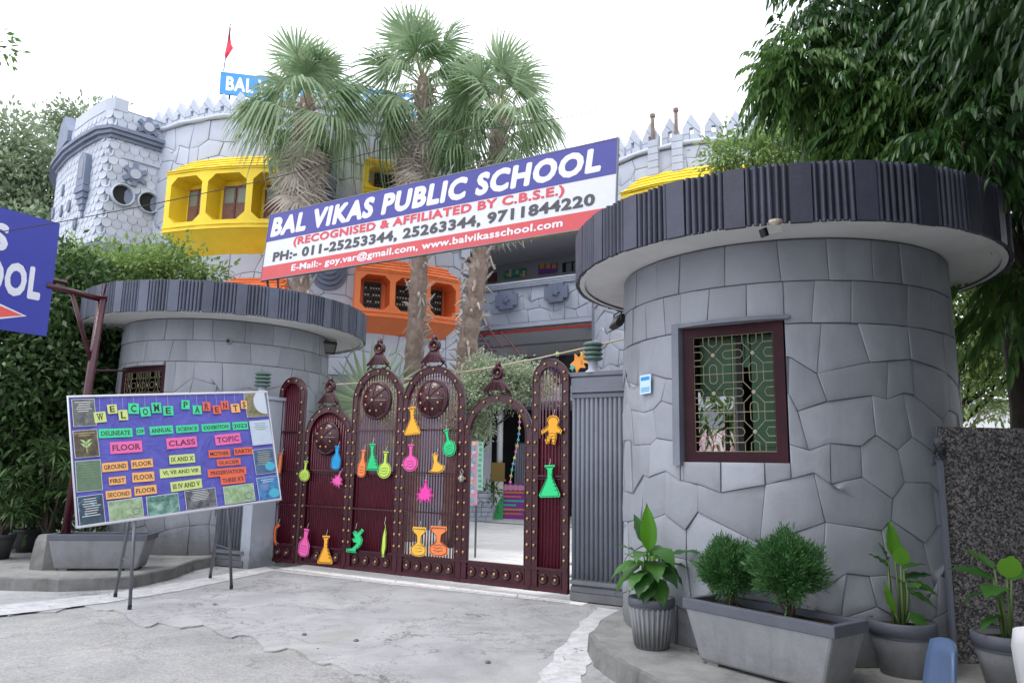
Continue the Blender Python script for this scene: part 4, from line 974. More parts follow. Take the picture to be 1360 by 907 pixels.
YB = (yb0[0], yb1[0], z_lo, z_hi)
ob0, ob1 = ch(471, 390, .55), ch(611, 400, .55); oz0 = ch(540, 424, .55)[1]; oz1 = ch(540, 363, .55)[1]
OB = (ob0[0], ob1[0], oz0, oz1)
LB0 = ch(300, 372, .7)
print('bays', YB, OB)
h1 = (YB[0]+.05, YB[1]-.05, YB[2]-.45, YB[3]+.4); h2 = (OB[0]+.05, OB[1]-.05, OB[2]-.3, OB[3]+.25)
stones(dr, ma, -36*D1, 40.8*D1, 3.6, 9.98, .62, .5, 51, M['far_stone'], [h1, h2], gap=.02, th=.02, tilt=.04, limit=300, seg=.35)
bay(dr, ma, *YB, YB[3]+.48, YB[2]-.5, .55, 3, M['yellow'], 'shutter')
bay(dr, ma, *OB, OB[3]+.42, OB[2]-.33, .55, 3, M['orange'], 'lattice')
u_a = ch(484, 230, .4)[0]; u_b = ch(520, 230, .4)[0]; bay(dr, ma, u_a, u_b+.5, ch(490, 250, .4)[1]-.1, ch(490, 215, .4)[1], ch(490, 203, .4)[1], ch(490, 250, .4)[1]-.4, .4, 1, M['yellow'], 'lattice')
# lower orange bay behind the left canopy
u_a = ch(283, 372, .7)[0]; u_b = ch(378, 372, .7)[0]; bay(dr, ma, u_a, u_b, 4.2, ch(330, 383, .7)[1], ch(330, 365, .7)[1]+.1, 3.9, .7, 3, M['orange'], 'lattice')
rope_mould(dr, ma, -75*D1, 41.8*D1, 10.03)
crenels(dr, ma, [(-40+4.1*i)*D1 for i in range(20)], 10.06, .46, .62, M['far_stone'])
for k in range(9):   # quoins up the drum's right edge
    m = MB(); z = 5.2+k*.42; cbox(m, ma, 41.2*D1-(.1 if k % 2 else .18), 42.1*D1, z, z+.3, .0, .09); m.build('quoin', M['far_stone'], dr)
def scallop(root, mp, u, z, r, n=4):
    for k in range(n):
        m = MB(); rr = r*(1-k*.17); P = [(u+rr*math.cos(R_(180+a)), z+k*r*.1+rr*math.sin(R_(180+a))*1.0) for a in range(0, 181, 15)]
        P2 = P+[(u+rr, z+r*.7), (u-rr, z+r*.7)]; m.prism(P2, 0, .06+.05*k, lambda a, b, d: mp(a, b, d)); m.build('scallop', M['slate'], root, fix=True)
uu, zz = ch(437, 362, .1); scallop(dr, ma, uu, zz, .42)
uu, zz = ch(433, 205, .1)
for k in range(4):
    m = MB(); cbox(m, ma, uu-.28+.04*k, uu+.28-.04*k, zz-.9-.2*k, zz-.72-.2*k, 0, .22-.04*k, 2); m.build('niche_corbel', M['slate'], dr)
m = MB(); P = [(uu-.3, zz-.7), (uu+.3, zz-.7), (uu+.3, zz+.3)]+[(uu+.3*math.cos(R_(a)), zz+.3+.3*math.sin(R_(a))) for a in range(20, 180, 20)]+[(uu-.3, zz+.3)]; m.prism(P, 0, .12, lambda a, b, d: ma(a, b, d)); m.build('niche', M['slate'], dr, fix=True)
m = MB(); P = [(uu+(a-uu)*.45, zz-.2+(b-zz+.2)*.6) for a, b in P]; m.prism(P, .1, .125, lambda a, b, d: ma(a, b, d)); m.build('niche_opening', M['dark'], dr, fix=True)
# ---- the scaled turret on the far left
def pathmap(P):
    P = [Vector(p) for p in P]; L = [0]
    for i in range(len(P)-1): L.append(L[-1]+(P[i+1]-P[i]).length)
    def f(u, v, d):
        k = 0
        while k < len(P)-2 and u > L[k+1]: k += 1
        t = (u-L[k])/(L[k+1]-L[k]); p = P[k].lerp(P[k+1], t); e = (P[k+1]-P[k]).normalized()
        def nv(i):
            n1 = None
            if i > 0: a = (P[i]-P[i-1]).normalized(); n1 = Vector((a.y, -a.x))
            if i < len(P)-1:
                b = (P[i+1]-P[i]).normalized(); n2 = Vector((b.y, -b.x)); n1 = (n1+n2).normalized() if n1 else n2
            return n1
        nn = (nv(k)*(1-t)+nv(k+1)*t).normalized(); q = p+nn*d; return Vector((q.x, q.y, v))
    return f, L
TO = Vector((-10.1, 17.6)); tp = [(-14.3, 24.0), (-14.0, 22.6), (-13.5, 21.2), (-12.8, 20.1), (-11.9, 19.1), (-11.0, 18.3), (-10.2, 17.68), (-10.02, 17.66), (-9.3, 18.45), (-8.4, 19.45)]
tp = [(a-TO.x, b-TO.y) for a, b in tp]
tu = thing('school_turret', 'tall corner turret clad in pale fish scale tiles with two round holes', 'building', (TO.x, TO.y, 0))
mt_, TL = pathmap(tp); TT = TL[-1]; uc = (TL[6]+TL[7])/2
m = MB(); sheet(m, mt_, 0, TT, 0, 10.25, 0, 30, 1); m.add([mt_(TT*i/20, 10.2, -.02) for i in range(21)], [tuple(range(21))]); m.build('wall', M['far_joint'], tu)
sw, sh_ = .235, .2; cnt = 0; extra = MB(); zb = 6.75
rows = int((10.2-zb)/sh_); r = random.Random(8)
scp = [(-.5, .1), (-.46, -.2), (-.3, -.42), (0, -.52), (.3, -.42), (.46, -.2), (.5, .1), (.5, .75), (-.5, .75)]
for j in range(rows):
    for i in range(int((TT-1.2)/sw)):
        u = TT-.1-(i+.5+(j % 2)*.5)*sw; z = zb+(j+.5)*sh_
        if u > TT-.05 or u < 1.2: continue
        skip = any((u-hu)**2+(z-hz)**2 < .07 for hu, hz in [(TT-2.05, 8.02), (TT-1.42, 8.0)])
        if skip: continue
        o = .024+r.uniform(0, .006); f = lambda a, b, d: mt_(min(TT, u+a*sw*.97), z+b*sh_*1.05, d)
        n = len(scp); V = [f(a, b, o if b < .5 else .012) for a, b in scp]+[f(a, b, .0) for a, b in scp]
        Fc = [tuple(range(n))]+[(k, k+n, (k+1) % n+n, (k+1) % n) for k in range(n)]
        if cnt < 300: MB().add(V, Fc).build('scale_tile', M['scale'], tu)
        else: extra.add(V, Fc)
        cnt += 1
if extra.v: extra.build('scale_tile_mass', M['scale'], tu, kind='stuff')
print('scales', cnt)
for z0_, ds in ((9.42, (.08, .16, .22)), (6.45, (.26, .18, .1))):
    for k, d in enumerate(ds):
        m = MB(); cbox(m, mt_, 0, TT, z0_+k*.095, z0_+k*.095+.088, -.01, d, 30); m.build('cornice', M['slate'], tu)
m = MB(); cbox(m, mt_, TL[6]+.1, TT-.05, 8.98, 9.03, .03, .07, 4); m.build('string_course', M['far_stone'], tu)
# curled parapet
m = MB(); P = [(TL[3], 10.2), (TL[3]+.2, 10.75), (TL[3]+.7, 10.85), (TL[3]+1.0, 10.5), (TL[3]+1.3, 10.25)]; P += [(TL[3]+1.3, 9.95), (TL[3], 9.95)]
m.prism(P, -.12, .12, lambda a, b, d: mt_(a, b, d)); m.build('curled_parapet', M['slate'], tu, fix=True)
m = MB(); cbox(m, mt_, TL[4]+.2, TL[7]+.3, 10.18, 10.5, -.3, .03, 8); m.build('parapet', M['far_stone'], tu)
for (hu, hz) in [(TT-2.05, 8.02), (TT-1.42, 8.0)]:
    c = mt_(hu, hz, .02); a = mt_(hu+.05, hz, .02); rz = math.atan2(a.y-c.y, a.x-c.x); rot_ = Matrix.Rotation(rz, 3, 'Z') @ Matrix.Rotation(PI/2, 3, 'X')
    m = MB(); m.lathe([(.28, -.02), (.282, .1), (.265, .115), (.25, .1), (.245, -.0)], 28, c, rot_, cap=False); rm = m.build('round_hole_rim', M['far_stone'], tu, True)
    m = MB(); m.lathe([(.25, 0), (.25, .012)], 28, c, rot_); m.build('hole', M['dark'], rm)  # dark disc on the uncut wall stands for the shade inside the hole
    m = MB(); P = [(.245*math.cos(R_(a)), .245*math.sin(R_(a))) for a in range(-60, 61, 15)]+[(.05, .1), (.05, -.1)]; m.prism(P, .013, .02, lambda a_, b_, d: rot_ @ Vector((a_, b_, d))+c); m.build('lit_inner_side', M['slate'], rm, fix=True)  # paler plate painted for the light on the tube's inner side
def star(root, mp, u, z, r, mm, n=6):
    m = MB(); P = []
    for k in range(n):
        a = 2*PI*k/n+PI/2
        for da, rr in ((-.28, r*.62), (-.2, r), (.2, r), (.28, r*.62)): P.append((u+rr*math.cos(a+da), z+rr*math.sin(a+da)))
    m.prism(P, .02, .1, lambda a, b, d: mp(a, b, d)); o = m.build('star_motif', mm, root, fix=True)
    m = MB(); P = [(u+r*.42*math.cos(2*PI*k/16), z+r*.42*math.sin(2*PI*k/16)) for k in range(16)]; m.prism(P, .1, .15, lambda a, b, d: mp(a, b, d)); m.build('star_boss', M['far_stone'], o, fix=True)
star(tu, mt_, TT-1.8, 8.62, .3, M['slate']); star(tu, mt_, TT-1.6, 9.95, .28, M['slate'])
un = TL[5]+.25
m = MB(); P = [(un-.2, 8.3), (un+.2, 8.3), (un+.2, 8.95)]+[(un+.2*math.cos(R_(a)), 8.95+.22*math.sin(R_(a))) for a in range(20, 180, 20)]+[(un-.2, 8.95)]; m.prism(P, 0, .18, lambda a, b, d: mt_(a, b, d)); m.build('niche', M['slate'], tu, fix=True)
m = MB(); P = [(un+(a-un)*.5, 8.75+(b-8.75)*.6) for a, b in P]; m.prism(P, .17, .19, lambda a, b, d: mt_(a, b, d)); m.build('niche_opening', M['far_joint'], tu, fix=True)
for k in range(5):
    m = MB(); ww = .24-.045*k; cbox(m, mt_, un-ww, un+ww, 8.12-.15*k, 8.27-.15*k, 0, .2-.035*k, 2); m.build('niche_corbel', M['slate'], tu)
for (uu, zz) in [(TL[4]-.2, 8.6), (TL[4]-.1, 8.0), (TL[4]+.5, 8.0), (TL[5]-.1, 7.4), (TL[3]+.2, 8.2), (TL[3]+.5, 7.5), (TL[2]+.4, 8.5), (TL[2]+.6, 7.8)]:
    m = MB(); P = [(uu+.1*math.cos(2*PI*k/14), zz+.17*math.sin(2*PI*k/14)) for k in range(14)]; m.prism(P, .02, .07, lambda a, b, d: mt_(a, b, d)); m.build('oval_boss', M['slate'], tu, fix=True)
# ---- the right drum
DC = (6.0, 22.2); RC = 3.6; D3 = PI/180*RC
dc = thing('school_drum', 'smaller pale blue round school wing behind the right tower with crenels', 'building', (DC[0], DC[1], 0), 0, 'round wings of the school building')
mc_ = cylmap(0, 0, RC); m = MB(); sheet(m, mc_, -130*D3, 120*D3, 0, 10.15, 0, 48, 2); m.add([mc_(-130*D3+250*D3*i/40, 10.1, -.01) for i in range(41)], [tuple(range(41))]); m.build('wall', M['far_joint'], dc)
def cc_(px, py, dep): return chit(px, py, DC, RC+dep, RC)
yz1 = cc_(828, 262, .5)[1]; yu0 = cc_(825, 255, .5)[0]; yu1 = yu0+3.3
yz1b = cc_(900, 240, .5)[1]
print('C bay', yz1, yz1b, yu0)
stones(dc, mc_, -82*D3, 24*D3, 3.0, 10.0, .58, .48, 61, M['far_stone'], [(yu0+.05, yu1-.05, yz1b-1.8, yz1b+.4)], gap=.018, th=.02, tilt=.04, seg=.35)
bay(dc, mc_, yu0, yu1, yz1b-1.4, yz1b, yz1b+.5, yz1b-1.8, .5, 3, M['yellow'], 'shutter')
rope_mould(dc, mc_, -130*D3, 120*D3, 10.1, .07)
crenels(dc, mc_, [(-86+9.2*i)*D3 for i in range(16)], 10.18, .48, .75, M['far_stone'])
for px in (868, 900):
    uu = cc_(px, 225, .1)[0]
    for k in range(8):
        m = MB(); cbox(m, mc_, uu-.14, uu+.14, 8.75+k*.2, 8.75+k*.2+.185, 0, .14); m.build('pilaster_block', M['far_stone'], dc)
    m = MB(); p = mc_(uu-.03, 0, .05); m.tube([(p.x, p.y, 10.1), (p.x, p.y, 11.05)], .05, 8); m.tube([(p.x, p.y, 11.03), (p.x, p.y, 11.12)], .075, 8); m.build('vent_pipe', M['palmbark'], dc)
# ---- the open loggia between the drums
PB = Vector((-1.2, 25.2, 0)); lg = thing('school_loggia', 'open school balcony front between the two round wings, crazy paved parapet', 'building', (PB.x, PB.y, 0), math.atan2(-.515, .857))
lm_ = lambda u, v, d: Vector((u, -d, v)); LW_ = 5.2
m = MB(); m.box((LW_/2-1.6, .15, 6.86), (LW_+3.2, .2, 1.46)); m.build('wall', M['far_joint'], lg)
stones(lg, lm_, -.4, LW_, 6.2, 7.42, .6, .44, 71, M['far_stone'], [], gap=.018, th=.02, tilt=.04, seg=.6)
# shift stones in front of the parapet face
for o in lg.children:
    if o.name.startswith('stone'): o.location.y = .05
for zz, d, hh in ((7.5, .14, .07), (7.57, .18, .06), (7.43, .1, .06), (6.14, .1, .06), (6.07, .14, .06)):
    m = MB(); m.box((LW_/2-1.6, .05, zz), (LW_+3.2, d+.1, hh)); m.build('moulding', M['far_stone'], lg)
for px, py in ((674, 399), (740, 389)):
    p = onplane(px, py, PB, Vector((-.515, -.857, 0))); v = p-PB; ux = v.dot(Vector((.857, -.515, 0))); uz = v.z
    a_, b_, c_, d_ = .26, .42, .2, .31
    P = [(-a_, -d_), (a_, -d_), (a_, -c_), (b_, -c_), (b_, c_), (a_, c_), (a_, d_), (-a_, d_), (-a_, c_), (-b_, c_), (-b_, -c_), (-a_, -c_)]
    m = MB(); m.prism([(ux+x, uz+z) for x, z in P], -.02, .05, lambda x, z, d: (x, -d-.05, z)); o = m.build('plaque', M['slate'], lg, fix=True)
    m = MB(); m.prism([(ux+(.15 if k % 2 == 0 else .065)*math.cos(2*PI*k/10), uz+(.15 if k % 2 == 0 else .065)*math.sin(2*PI*k/10)) for k in range(10)], .05, .09, lambda x, z, d: (x, -d-.05, z)); m.build('plaque_flower', M['slate'], o, fix=True)
m = MB()
m.box((LW_/2-1.6, 3.2, 6.03), (LW_+3.2, 6.2, .16)); m.box((LW_/2-1.6, 3.2, 9.3), (LW_+3.2, 6.4, .5)); m.build('floor_slab', M['cream'], lg)
m = MB(); m.box((LW_/2-1.6, .045, 5.92), (LW_+3.2, .1, .06)); m.build('red_band', flat('red_paint', (.6, .06, .04)), lg)
m = MB(); m.box((LW_/2-1.6, .0, 9.02), (LW_+3.2, .12, .07)); m.build('yellow_band', M['yellow'], lg)
m = MB(); m.box((LW_/2-1.8, 2.6, 7.6), (LW_+4, .15, 3.4)); m.build('back_wall', flat('balcony_back_wall', (.42, .42, .44), .8), lg)
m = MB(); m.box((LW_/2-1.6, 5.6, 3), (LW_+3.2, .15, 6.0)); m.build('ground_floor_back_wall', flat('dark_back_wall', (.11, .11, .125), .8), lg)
m = MB(); m.box((LW_/2-1.6, 2.6, 9.7), (LW_+3.2, 5, .6)); m.build('roof_parapet', M['far_stone'], lg)
def bpx(px, py, d): p = onplane(px, py, PB+Vector((.515, .857, 0))*d, Vector((-.515, -.857, 0))); v = p-PB; return v.dot(Vector((.857, -.515, 0))), v.z
def wallpiece(name, x0, y0, x1, y1, mm, d=2.5, th=.03, parent=lg):
    a = bpx(x0, y1, d); b = bpx(x1, y0, d); m = MB(); m.box(((a[0]+b[0])/2, d, (a[1]+b[1])/2), (b[0]-a[0], th, b[1]-a[1])); return m.build(name, mm, parent)
wallpiece('window', 747, 346, 772, 362, M['dark']); wallpiece('pane', 752, 349, 759, 361, flat('pale_glass', (.3, .32, .33), .2), 2.47)
wallpiece('pane', 762, 348, 769, 360, flat('pale_glass', (.3, .32, .33), .2), 2.47); wallpiece('door', 648, 362, 660, 376, M['wood'])
ps = tag(wallpiece('wall_poster', 669, 356, 699, 371, flat('poster_green', (.06, .3, .2)), 2.46, .02), 'dark green poster with coloured shapes on the balcony back wall', 'poster')
for k in range(9):
    x = 670+k*3; wallpiece('paper_shape', x, 360+3*math.sin(k*2), x+3.5, 366+2*math.sin(k), flat(['poster_teal', 'poster_orange', 'poster_pale'][k % 3], [(.05, .5, .45), (.8, .4, .1), (.7, .7, .4)][k % 3]), 2.43, .02, ps)
ps.parent = None; ps.matrix_world = lg.matrix_basis
ps = wallpiece('wall_poster', 715, 349, 740, 365, flat('poster_purple', (.25, .08, .4)), 2.46, .02); tag(ps, 'purple poster with three orange panels on the balcony back wall', 'poster')
for k in range(3): wallpiece('paper_panel', 717+8*k, 350, 723+8*k, 357, flat('poster_orange', (.8, .4, .1)), 2.43, .02, ps)
ps.parent = None; ps.matrix_world = lg.matrix_basis
# things glimpsed on the ground floor of the loggia
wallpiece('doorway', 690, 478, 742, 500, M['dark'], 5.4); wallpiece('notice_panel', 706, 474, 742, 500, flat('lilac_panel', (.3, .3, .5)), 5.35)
# stair with red rails
t = thing('stair', 'red railed stair seen under the balcony beside the palm trunk', 'stair', (0, 0, 0))
m = MB()
for k, (x0, y0, x1, y1) in enumerate([(632, 412, 668, 462), (628, 430, 655, 470), (626, 448, 644, 476), (640, 412, 690, 470)]):
    m.tube([aty(x0, y0, 25.6), aty(x1, y1, 23.8)], .025, 6)
m.build('rail', flat('dull_red_paint', (.35, .1, .1)), t)
m = MB()
for k in range(8): p = aty(630+5*k, 440+6.5*k, 25.4-.15*k); m.box(p, (.5, .3, .05))
m.build('tread', M['legs'], t)
# plain block that closes the place behind the drums
t = thing('school_block', 'plain rear block of the school glimpsed behind the palms', 'building', (-2, 33, 0)); m = MB(); m.box((0, 0, 4.5), (14, 4, 9)); m.build('wall', M['far_stone'], t)
# ---- roof sign and flag
def sign_on_roof():
    t = thing('rooftop_sign', 'blue rooftop name board with white letters partly behind the palms', 'sign', (0, 0, 0)); Y = 22.5
    a = aty(291, 124, Y); b = aty(600, 155, Y*1.0); c = aty(293, 95, Y); a = Vector(a); W2 = 6.6; H2 = (Vector(c)-a).z
    o = bpy.data.objects.new('board', MB().box((W2/2, .05, H2/2), (W2, .06, H2)).mesh('board', flat('sky_blue_board', (.08, .3, .62)))); C.objects.link(o); o.parent = t; o.location = a; o.rotation_euler = (0, R_(-1), R_(14))
    letters('lettering', 'BAL VIKAS PUBLIC SCHOOL', W2/2, H2/2, W2*.94, H2*.62, flat('white_letter', (.85, .88, .9)), o, y=.018, extr=.003, bold=.04)
    m = MB()
    for k in range(6): m.tube([(.3+k*1.2, .12, -.9), (.3+k*1.2, .12, H2)], .03, 6)
    m.build('post', M['iron'], o)
    t = thing('flag', 'small red pennant flag on a thin pole above the roof', 'flag', (0, 0, 0)); p0 = aty(297, 95, 22.4); p1 = aty(306, 32, 22.4)
    m = MB(); m.tube([p0, p1], .02, 6); m.build('pole', M['legs'], t)
    m = MB(); r = random.Random(2); a = Vector(p1); V = []
    for i in range(7):
        q = aty(306-i*1.35, 36+i*6.6, 22.4); w2 = [.02, .04, .06, .1, .2, .15, .05][i]; V += [q, q+Vector((w2*.6, .05*math.sin(i), -.02)), q+Vector((w2*1.2, -.05*math.sin(i*1.7), -.06))]
    F = []
    for i in range(6): F += [(3*i, 3*i+1, 3*i+4, 3*i+3), (3*i+1, 3*i+2, 3*i+5, 3*i+4)]
    m.add(V, F); fl = m.build('cloth', flat('red_flag', (.65, .05, .08), .8), t); fl.modifiers.new('thick', 'SOLIDIFY').thickness = .006
sign_on_roof()
# ================================================================== FAN PALMS
def frond_mesh(name, m_leaf, m_pet, pet=.7, rad=.72, nb=26, spread=140, droop=.35, seed=0, dead=False):
    r = random.Random(seed); m = MB()
    P = []
    for i in range(6):
        t = i/5; P.append((pet*t, 0, -droop*.25*t*t))
    m.tube(P, [.024, .02, .016, .013, .012, .012], 5, mi=1); hx = pet; hz = P[-1][2]
    for k in range(nb):
        a = R_(-spread+2*spread*k/(nb-1)+r.uniform(-1.5, 1.5)); L = rad*(1-.22*abs(math.sin(a/2))**2)*(r.uniform(.85, 1.06))*(1 if abs(a) < R_(125) else .8)
        ca, sa = math.cos(a), math.sin(a); hw = R_(spread)/nb
        pts = []
        sg = (0, .22, .5, .72, .88, 1.0) ; curl = droop*(1.0+r.uniform(-.3, .6))*(1.2 if dead else 1)
        tw = r.uniform(-.05, .05)
        for t in sg:
            d = L*t; z = hz-curl*max(0, t-.35)**1.7*1.5-.12*t*abs(sa); shr = 1-.25*max(0, t-.5)*curl*2
            wd = (d*math.tan(hw)*1.05 if t <= .46 else L*.46*math.tan(hw)*(1-t)/.54)+.0015
            x, y = hx+ca*d*shr, sa*d*shr+tw*max(0, t-.5)*L
            pts.append(((x-sa*wd, y+ca*wd, z), (x, y, z+.35*wd), (x+sa*wd, y-ca*wd, z)))
        V = [p for q in pts for p in q]; Fs = []
        for i in range(len(sg)-1):
            b = 3*i; Fs += [(b, b+1, b+4, b+3), (b+1, b+2, b+5, b+4)]
        m.add(V, Fs, 0)
    return m.mesh(name, [m_leaf, m_pet])
FM = [frond_mesh('fan_frond', M['palm'], M['petiole'], .75, .74, 30, 132, d, s) for s, d in enumerate((.2, .45, .8, 1.15))]
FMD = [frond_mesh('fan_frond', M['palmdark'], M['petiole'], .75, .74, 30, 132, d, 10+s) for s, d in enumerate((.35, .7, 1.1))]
DM = [frond_mesh('dead_frond', M['dead'], M['dead'], .55, .78, 18, 75, .25, 20+s, True) for s in range(3)]
def place_frond(me, root, base, az, el, roll, s, name):
    o = link(name, me, root); o.location = base; o.scale = (s, s, s)
    o.rotation_mode = 'QUATERNION'
    o.rotation_quaternion = (Matrix.Rotation(az, 4, 'Z') @ Matrix.Rotation(-el, 4, 'Y') @ Matrix.Rotation(roll, 4, 'X')).to_quaternion()
def palm(label, base, top, seed, n_green, n_dead, s, skirt):
    r = random.Random(seed); b = Vector(base); t = Vector(top); root = thing('fan_palm', label, 'palm tree', b, 0, 'tall fan palms in the courtyard')
    d = t-b; m = MB(); P = []; RR_ = []; n = 44
    for i in range(n+1):
        q = i/n; p = d*q+Vector((math.sin(q*5+seed)*.07, math.cos(q*4)*.05, 0)); P.append(p); RR_.append(.2-.055*q+(.025 if i % 2 else 0)+r.uniform(-.01, .015))
    m.tube(P, RR_, 12); tr = m.build('trunk', M['palmbark'], root)
    m = MB()
    for i in range(190):      # leaf-base boots on the trunk
        q = .3+.68*r.random()**.7; a = r.uniform(0, 2*PI); p = d*q+Vector((math.sin(q*5+seed)*.07, math.cos(q*4)*.05, 0)); e = Vector((math.cos(a), math.sin(a), 0))
        m.tube([p+e*.13, p+e*.24+Vector((0, 0, .1)), p+e*(.3+.1*r.random())+Vector((0, 0, r.uniform(-.1, .3)))], [.045, .03, .008], 4)
    m.build('leaf_stubs', M['dead'], root, kind='stuff')
    for i in range(n_green):
        q = i/n_green; el = R_(82-108*q**.9+r.uniform(-13, 13)); az = i*2.399+r.uniform(-.3, .3); k = 0 if q < .2 else 1 if q < .5 else 2 if q < .8 else 3
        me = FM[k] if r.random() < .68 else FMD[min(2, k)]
        place_frond(me, root, d+Vector((0, 0, .05-.5*q)), az, el, r.uniform(-.7, .7), s*r.uniform(.85, 1.2), 'fan_frond')
    for i in range(n_dead):
        q = i/n_dead; el = R_(-55-30*r.random()); az = i*2.399+r.uniform(-.3, .3)
        place_frond(DM[i % 3], root, d+Vector((0, 0, -.45-skirt*q)), az, el, r.uniform(-.4, .4), s*r.uniform(.85, 1.15), 'dead_frond')
    return root
Yp = 15.6
def pp(px, py, Y): q = aty(px, py, Y); return Vector((q.x, q.y, q.z))
b1 = pp(402, 560, Yp); b1.z = 0; palm('leftmost tall fan palm, its dead skirt hanging over the yellow bay window', b1, pp(410, 132, Yp), 1, 34, 60, 1.06, 2.1)
b2 = pp(551, 560, Yp+.3); b2.z = 0; palm('tallest fan palm behind the middle of the name banner', b2, pp(562, 105, Yp+.3), 4, 36, 56, 1.08, 2.0)
b3 = pp(600, 560, Yp-.6); b3.z = 0; palm('rightmost fan palm with a leaning trunk behind the banner', b3, pp(662, 150, Yp-.6), 9, 34, 36, 1.04, 1.3)
# young fan palm just behind the gate
rt = thing('young_palm', 'low green fan palm leaf spread behind the gate tops', 'palm', pp(488, 600, 12.9)); r = random.Random(3)
me = frond_mesh('fan_leaf', M['palm'], M['petiole'], .9, 1.0, 36, 150, .12, 33)
for az, el, ro, s in ((R_(92), R_(84), 0, 1.3), (R_(150), R_(60), .5, .9), (R_(40), R_(55), -.4, .9)):
    place_frond(me, rt, Vector((0, 0, -.35)), az, el, ro, s, 'fan_leaf')
m = MB(); m.tube([(0, 0, -pp(488, 600, 12.9).z), (0, 0, -.2)], [.12, .08], 8); m.build('trunk', M['palmbark'], rt)
# ================================================================== TREES AND SHRUBS
def CL(px, py, Y, r, ry=None, rz=None):
    p = aty(px, py, Y); return (p.x, p.y, p.z, r, ry or r, rz or r)
def tree(name, label, cat, base, clumps, ntw, per, L, W, mm, seed, tr=.15, bark=None, group=None, shape=0, spread=.28, shell=.55, droop=.15, limbs=True, forks=None):
    base = Vector(base); root = thing(name, label, cat, base, 0, group); cl = [(c[0]-base.x, c[1]-base.y, c[2]-base.z, *c[3:]) for c in clumps]
    cen = Vector((0, 0, 0))
    for c in cl: cen += Vector(c[:3])
    cen /= len(cl); fork = Vector(forks) - base if forks else Vector((cen.x*.35, cen.y*.35, max(.4, cen.z*.5)))
    m = MB(); limb_mb(m, (0, 0, -.02), fork, tr, tr*.72, 7, tr*.4, seed); tk = m.build('trunk', bark or M['bark'], root, True)
    m = MB(); r = random.Random(seed)
    for i, c in enumerate(cl):
        e = Vector(c[:3]); P = limb_mb(m, fork-Vector((0, 0, .02)), e, tr*.45, tr*.12, 6, (e-fork).length*.07, seed+i)
        for k in range(5):
            q = P[3+k % 3]; dv = Vector((r.gauss(0, 1), r.gauss(0, 1), r.gauss(0, .8))).normalized(); limb_mb(m, q, e+Vector((dv.x*c[3], dv.y*c[4], dv.z*c[5]))*.85, tr*.14, tr*.03, 4, .05, seed+i*7+k)
    m.build('limbs', bark or M['bark'], root, True)
    clump_leaves('crown', cl, ntw, per, L, W, mm, root, seed, spread, .3, None, shape, shell, droop)
    return root
def fronds_cloud(name, clumps, nf, root, mm, seed, Lf=.45, nl=9, L=.15, W=.032, shell=.4, hang=.8):
    """compound leaves: a drooping stalk with pairs of long pointed leaflets"""
    r = np.random.default_rng(seed); Ps = []; Ds = []; Ns = []
    vol = np.array([c[3]*c[4]+c[4]*c[5]+c[3]*c[5] for c in clumps]); vol = vol/vol.sum()
    for c, q in zip(clumps, vol):
        k = max(4, int(nf*q)); d = nrm(r.normal(size=(k, 3))); rad = (shell+(1-shell)*r.random(k)**.6)[:, None]
        cen = np.array(c[:3])+d*rad*np.array(c[3:6]); D = nrm(d*[1, 1, .5]+r.normal(size=(k, 3))*.5+[0, 0, -.15])
        S = nrm(np.cross(D, [0, 0, 1.])); ln = Lf*(.6+.7*r.random((k, 1)))
        for j in range(nl):
            t = (j+.6)/nl; P = cen+D*ln*t+np.array([0, 0, -1])*(ln*hang*t*t)*.6
            for sg in (-1, 1):
                Ps.append(P); Ds.append(D*.55+S*sg*(.75-.25*t)+np.array([0, 0, -1])*(.35+hang*.5)+r.normal(size=(k, 3))*.13); Ns.append(np.tile([0, 0, 1.], (k, 1))+S*sg*.6+r.normal(size=(k, 3))*.25)
    P = np.concatenate(Ps); D = np.concatenate(Ds); Nn = np.concatenate(Ns); n = len(P)
    return leaves(name, P, D, Nn, L*(.7+.6*r.random(n)), W*(.8+.5*r.random(n)), mm, root, None, 1, .22)
# -- big dark tree over the right tower
bt = (5.72, 8.3, 0); root = thing('shade_tree', 'large dark leafed tree overhanging the right tower canopy', 'tree', bt)
rel = lambda cl: [(c[0]-bt[0], c[1]-bt[1], c[2]-bt[2], *c[3:]) for c in cl]
m = MB(); limb_mb(m, (0, 0, 0), (-.15, -.2, 3.6), .24, .17, 8, .06, 2)
m.build('trunk', M['bark'], root, True); m = MB()
big = rel([CL(1150, 20, 8.2, .8, .8, .45), CL(1075, 55, 8.4, .35, .5, .3), CL(1055, 108, 8.3, .26, .3, .2), CL(1120, 105, 8.0, .55, .6, .45), CL(1230, 60, 7.8, .8, .8, .6), CL(1310, 40, 7.4, .8, .8, .7), CL(1200, 140, 7.9, .6, .6, .42), CL(1270, 150, 7.4, .6, .7, .5), CL(1345, 140, 7.0, .55, .7, .6), CL(1130, 170, 8.6, .35, .4, .2),
        CL(1320, 215, 6.2, .35, .4, .3), CL(1280, 190, 6.4, .4, .4, .22), (4.2, 4.2, 5.4, 1.3, 1.2, .6), (3.1, 3.4, 6.2, 1.1, 1.1, .5), (5.2, 2.6, 5.2, 1.3, 1.4, .7), (3.6, 2.0, 5.6, 1.4, 1.2, .5), (6.2, 5.0, 5.0, 1.2, 1.5, .9), (5.0, 6.0, 5.9, 1.4, 1.2, .7), (3.4, 5.6, 7.2, 1.1, 1.0, .5), CL(1400, 100, 7.2, .9, 1, 1.0), CL(1350, -60, 7.6, 1.3, 1.3, .7), CL(1200, -70, 8.2, 1.2, 1.2, .6), CL(1500, 0, 8, 1.4, 1.6, 1.2)])
for i, c in enumerate(big): limb_mb(m, (-.15, -.2, 3.5), c[:3], .09, .02, 6, .15, i)
m.build('limbs', M['bark'], root, True)
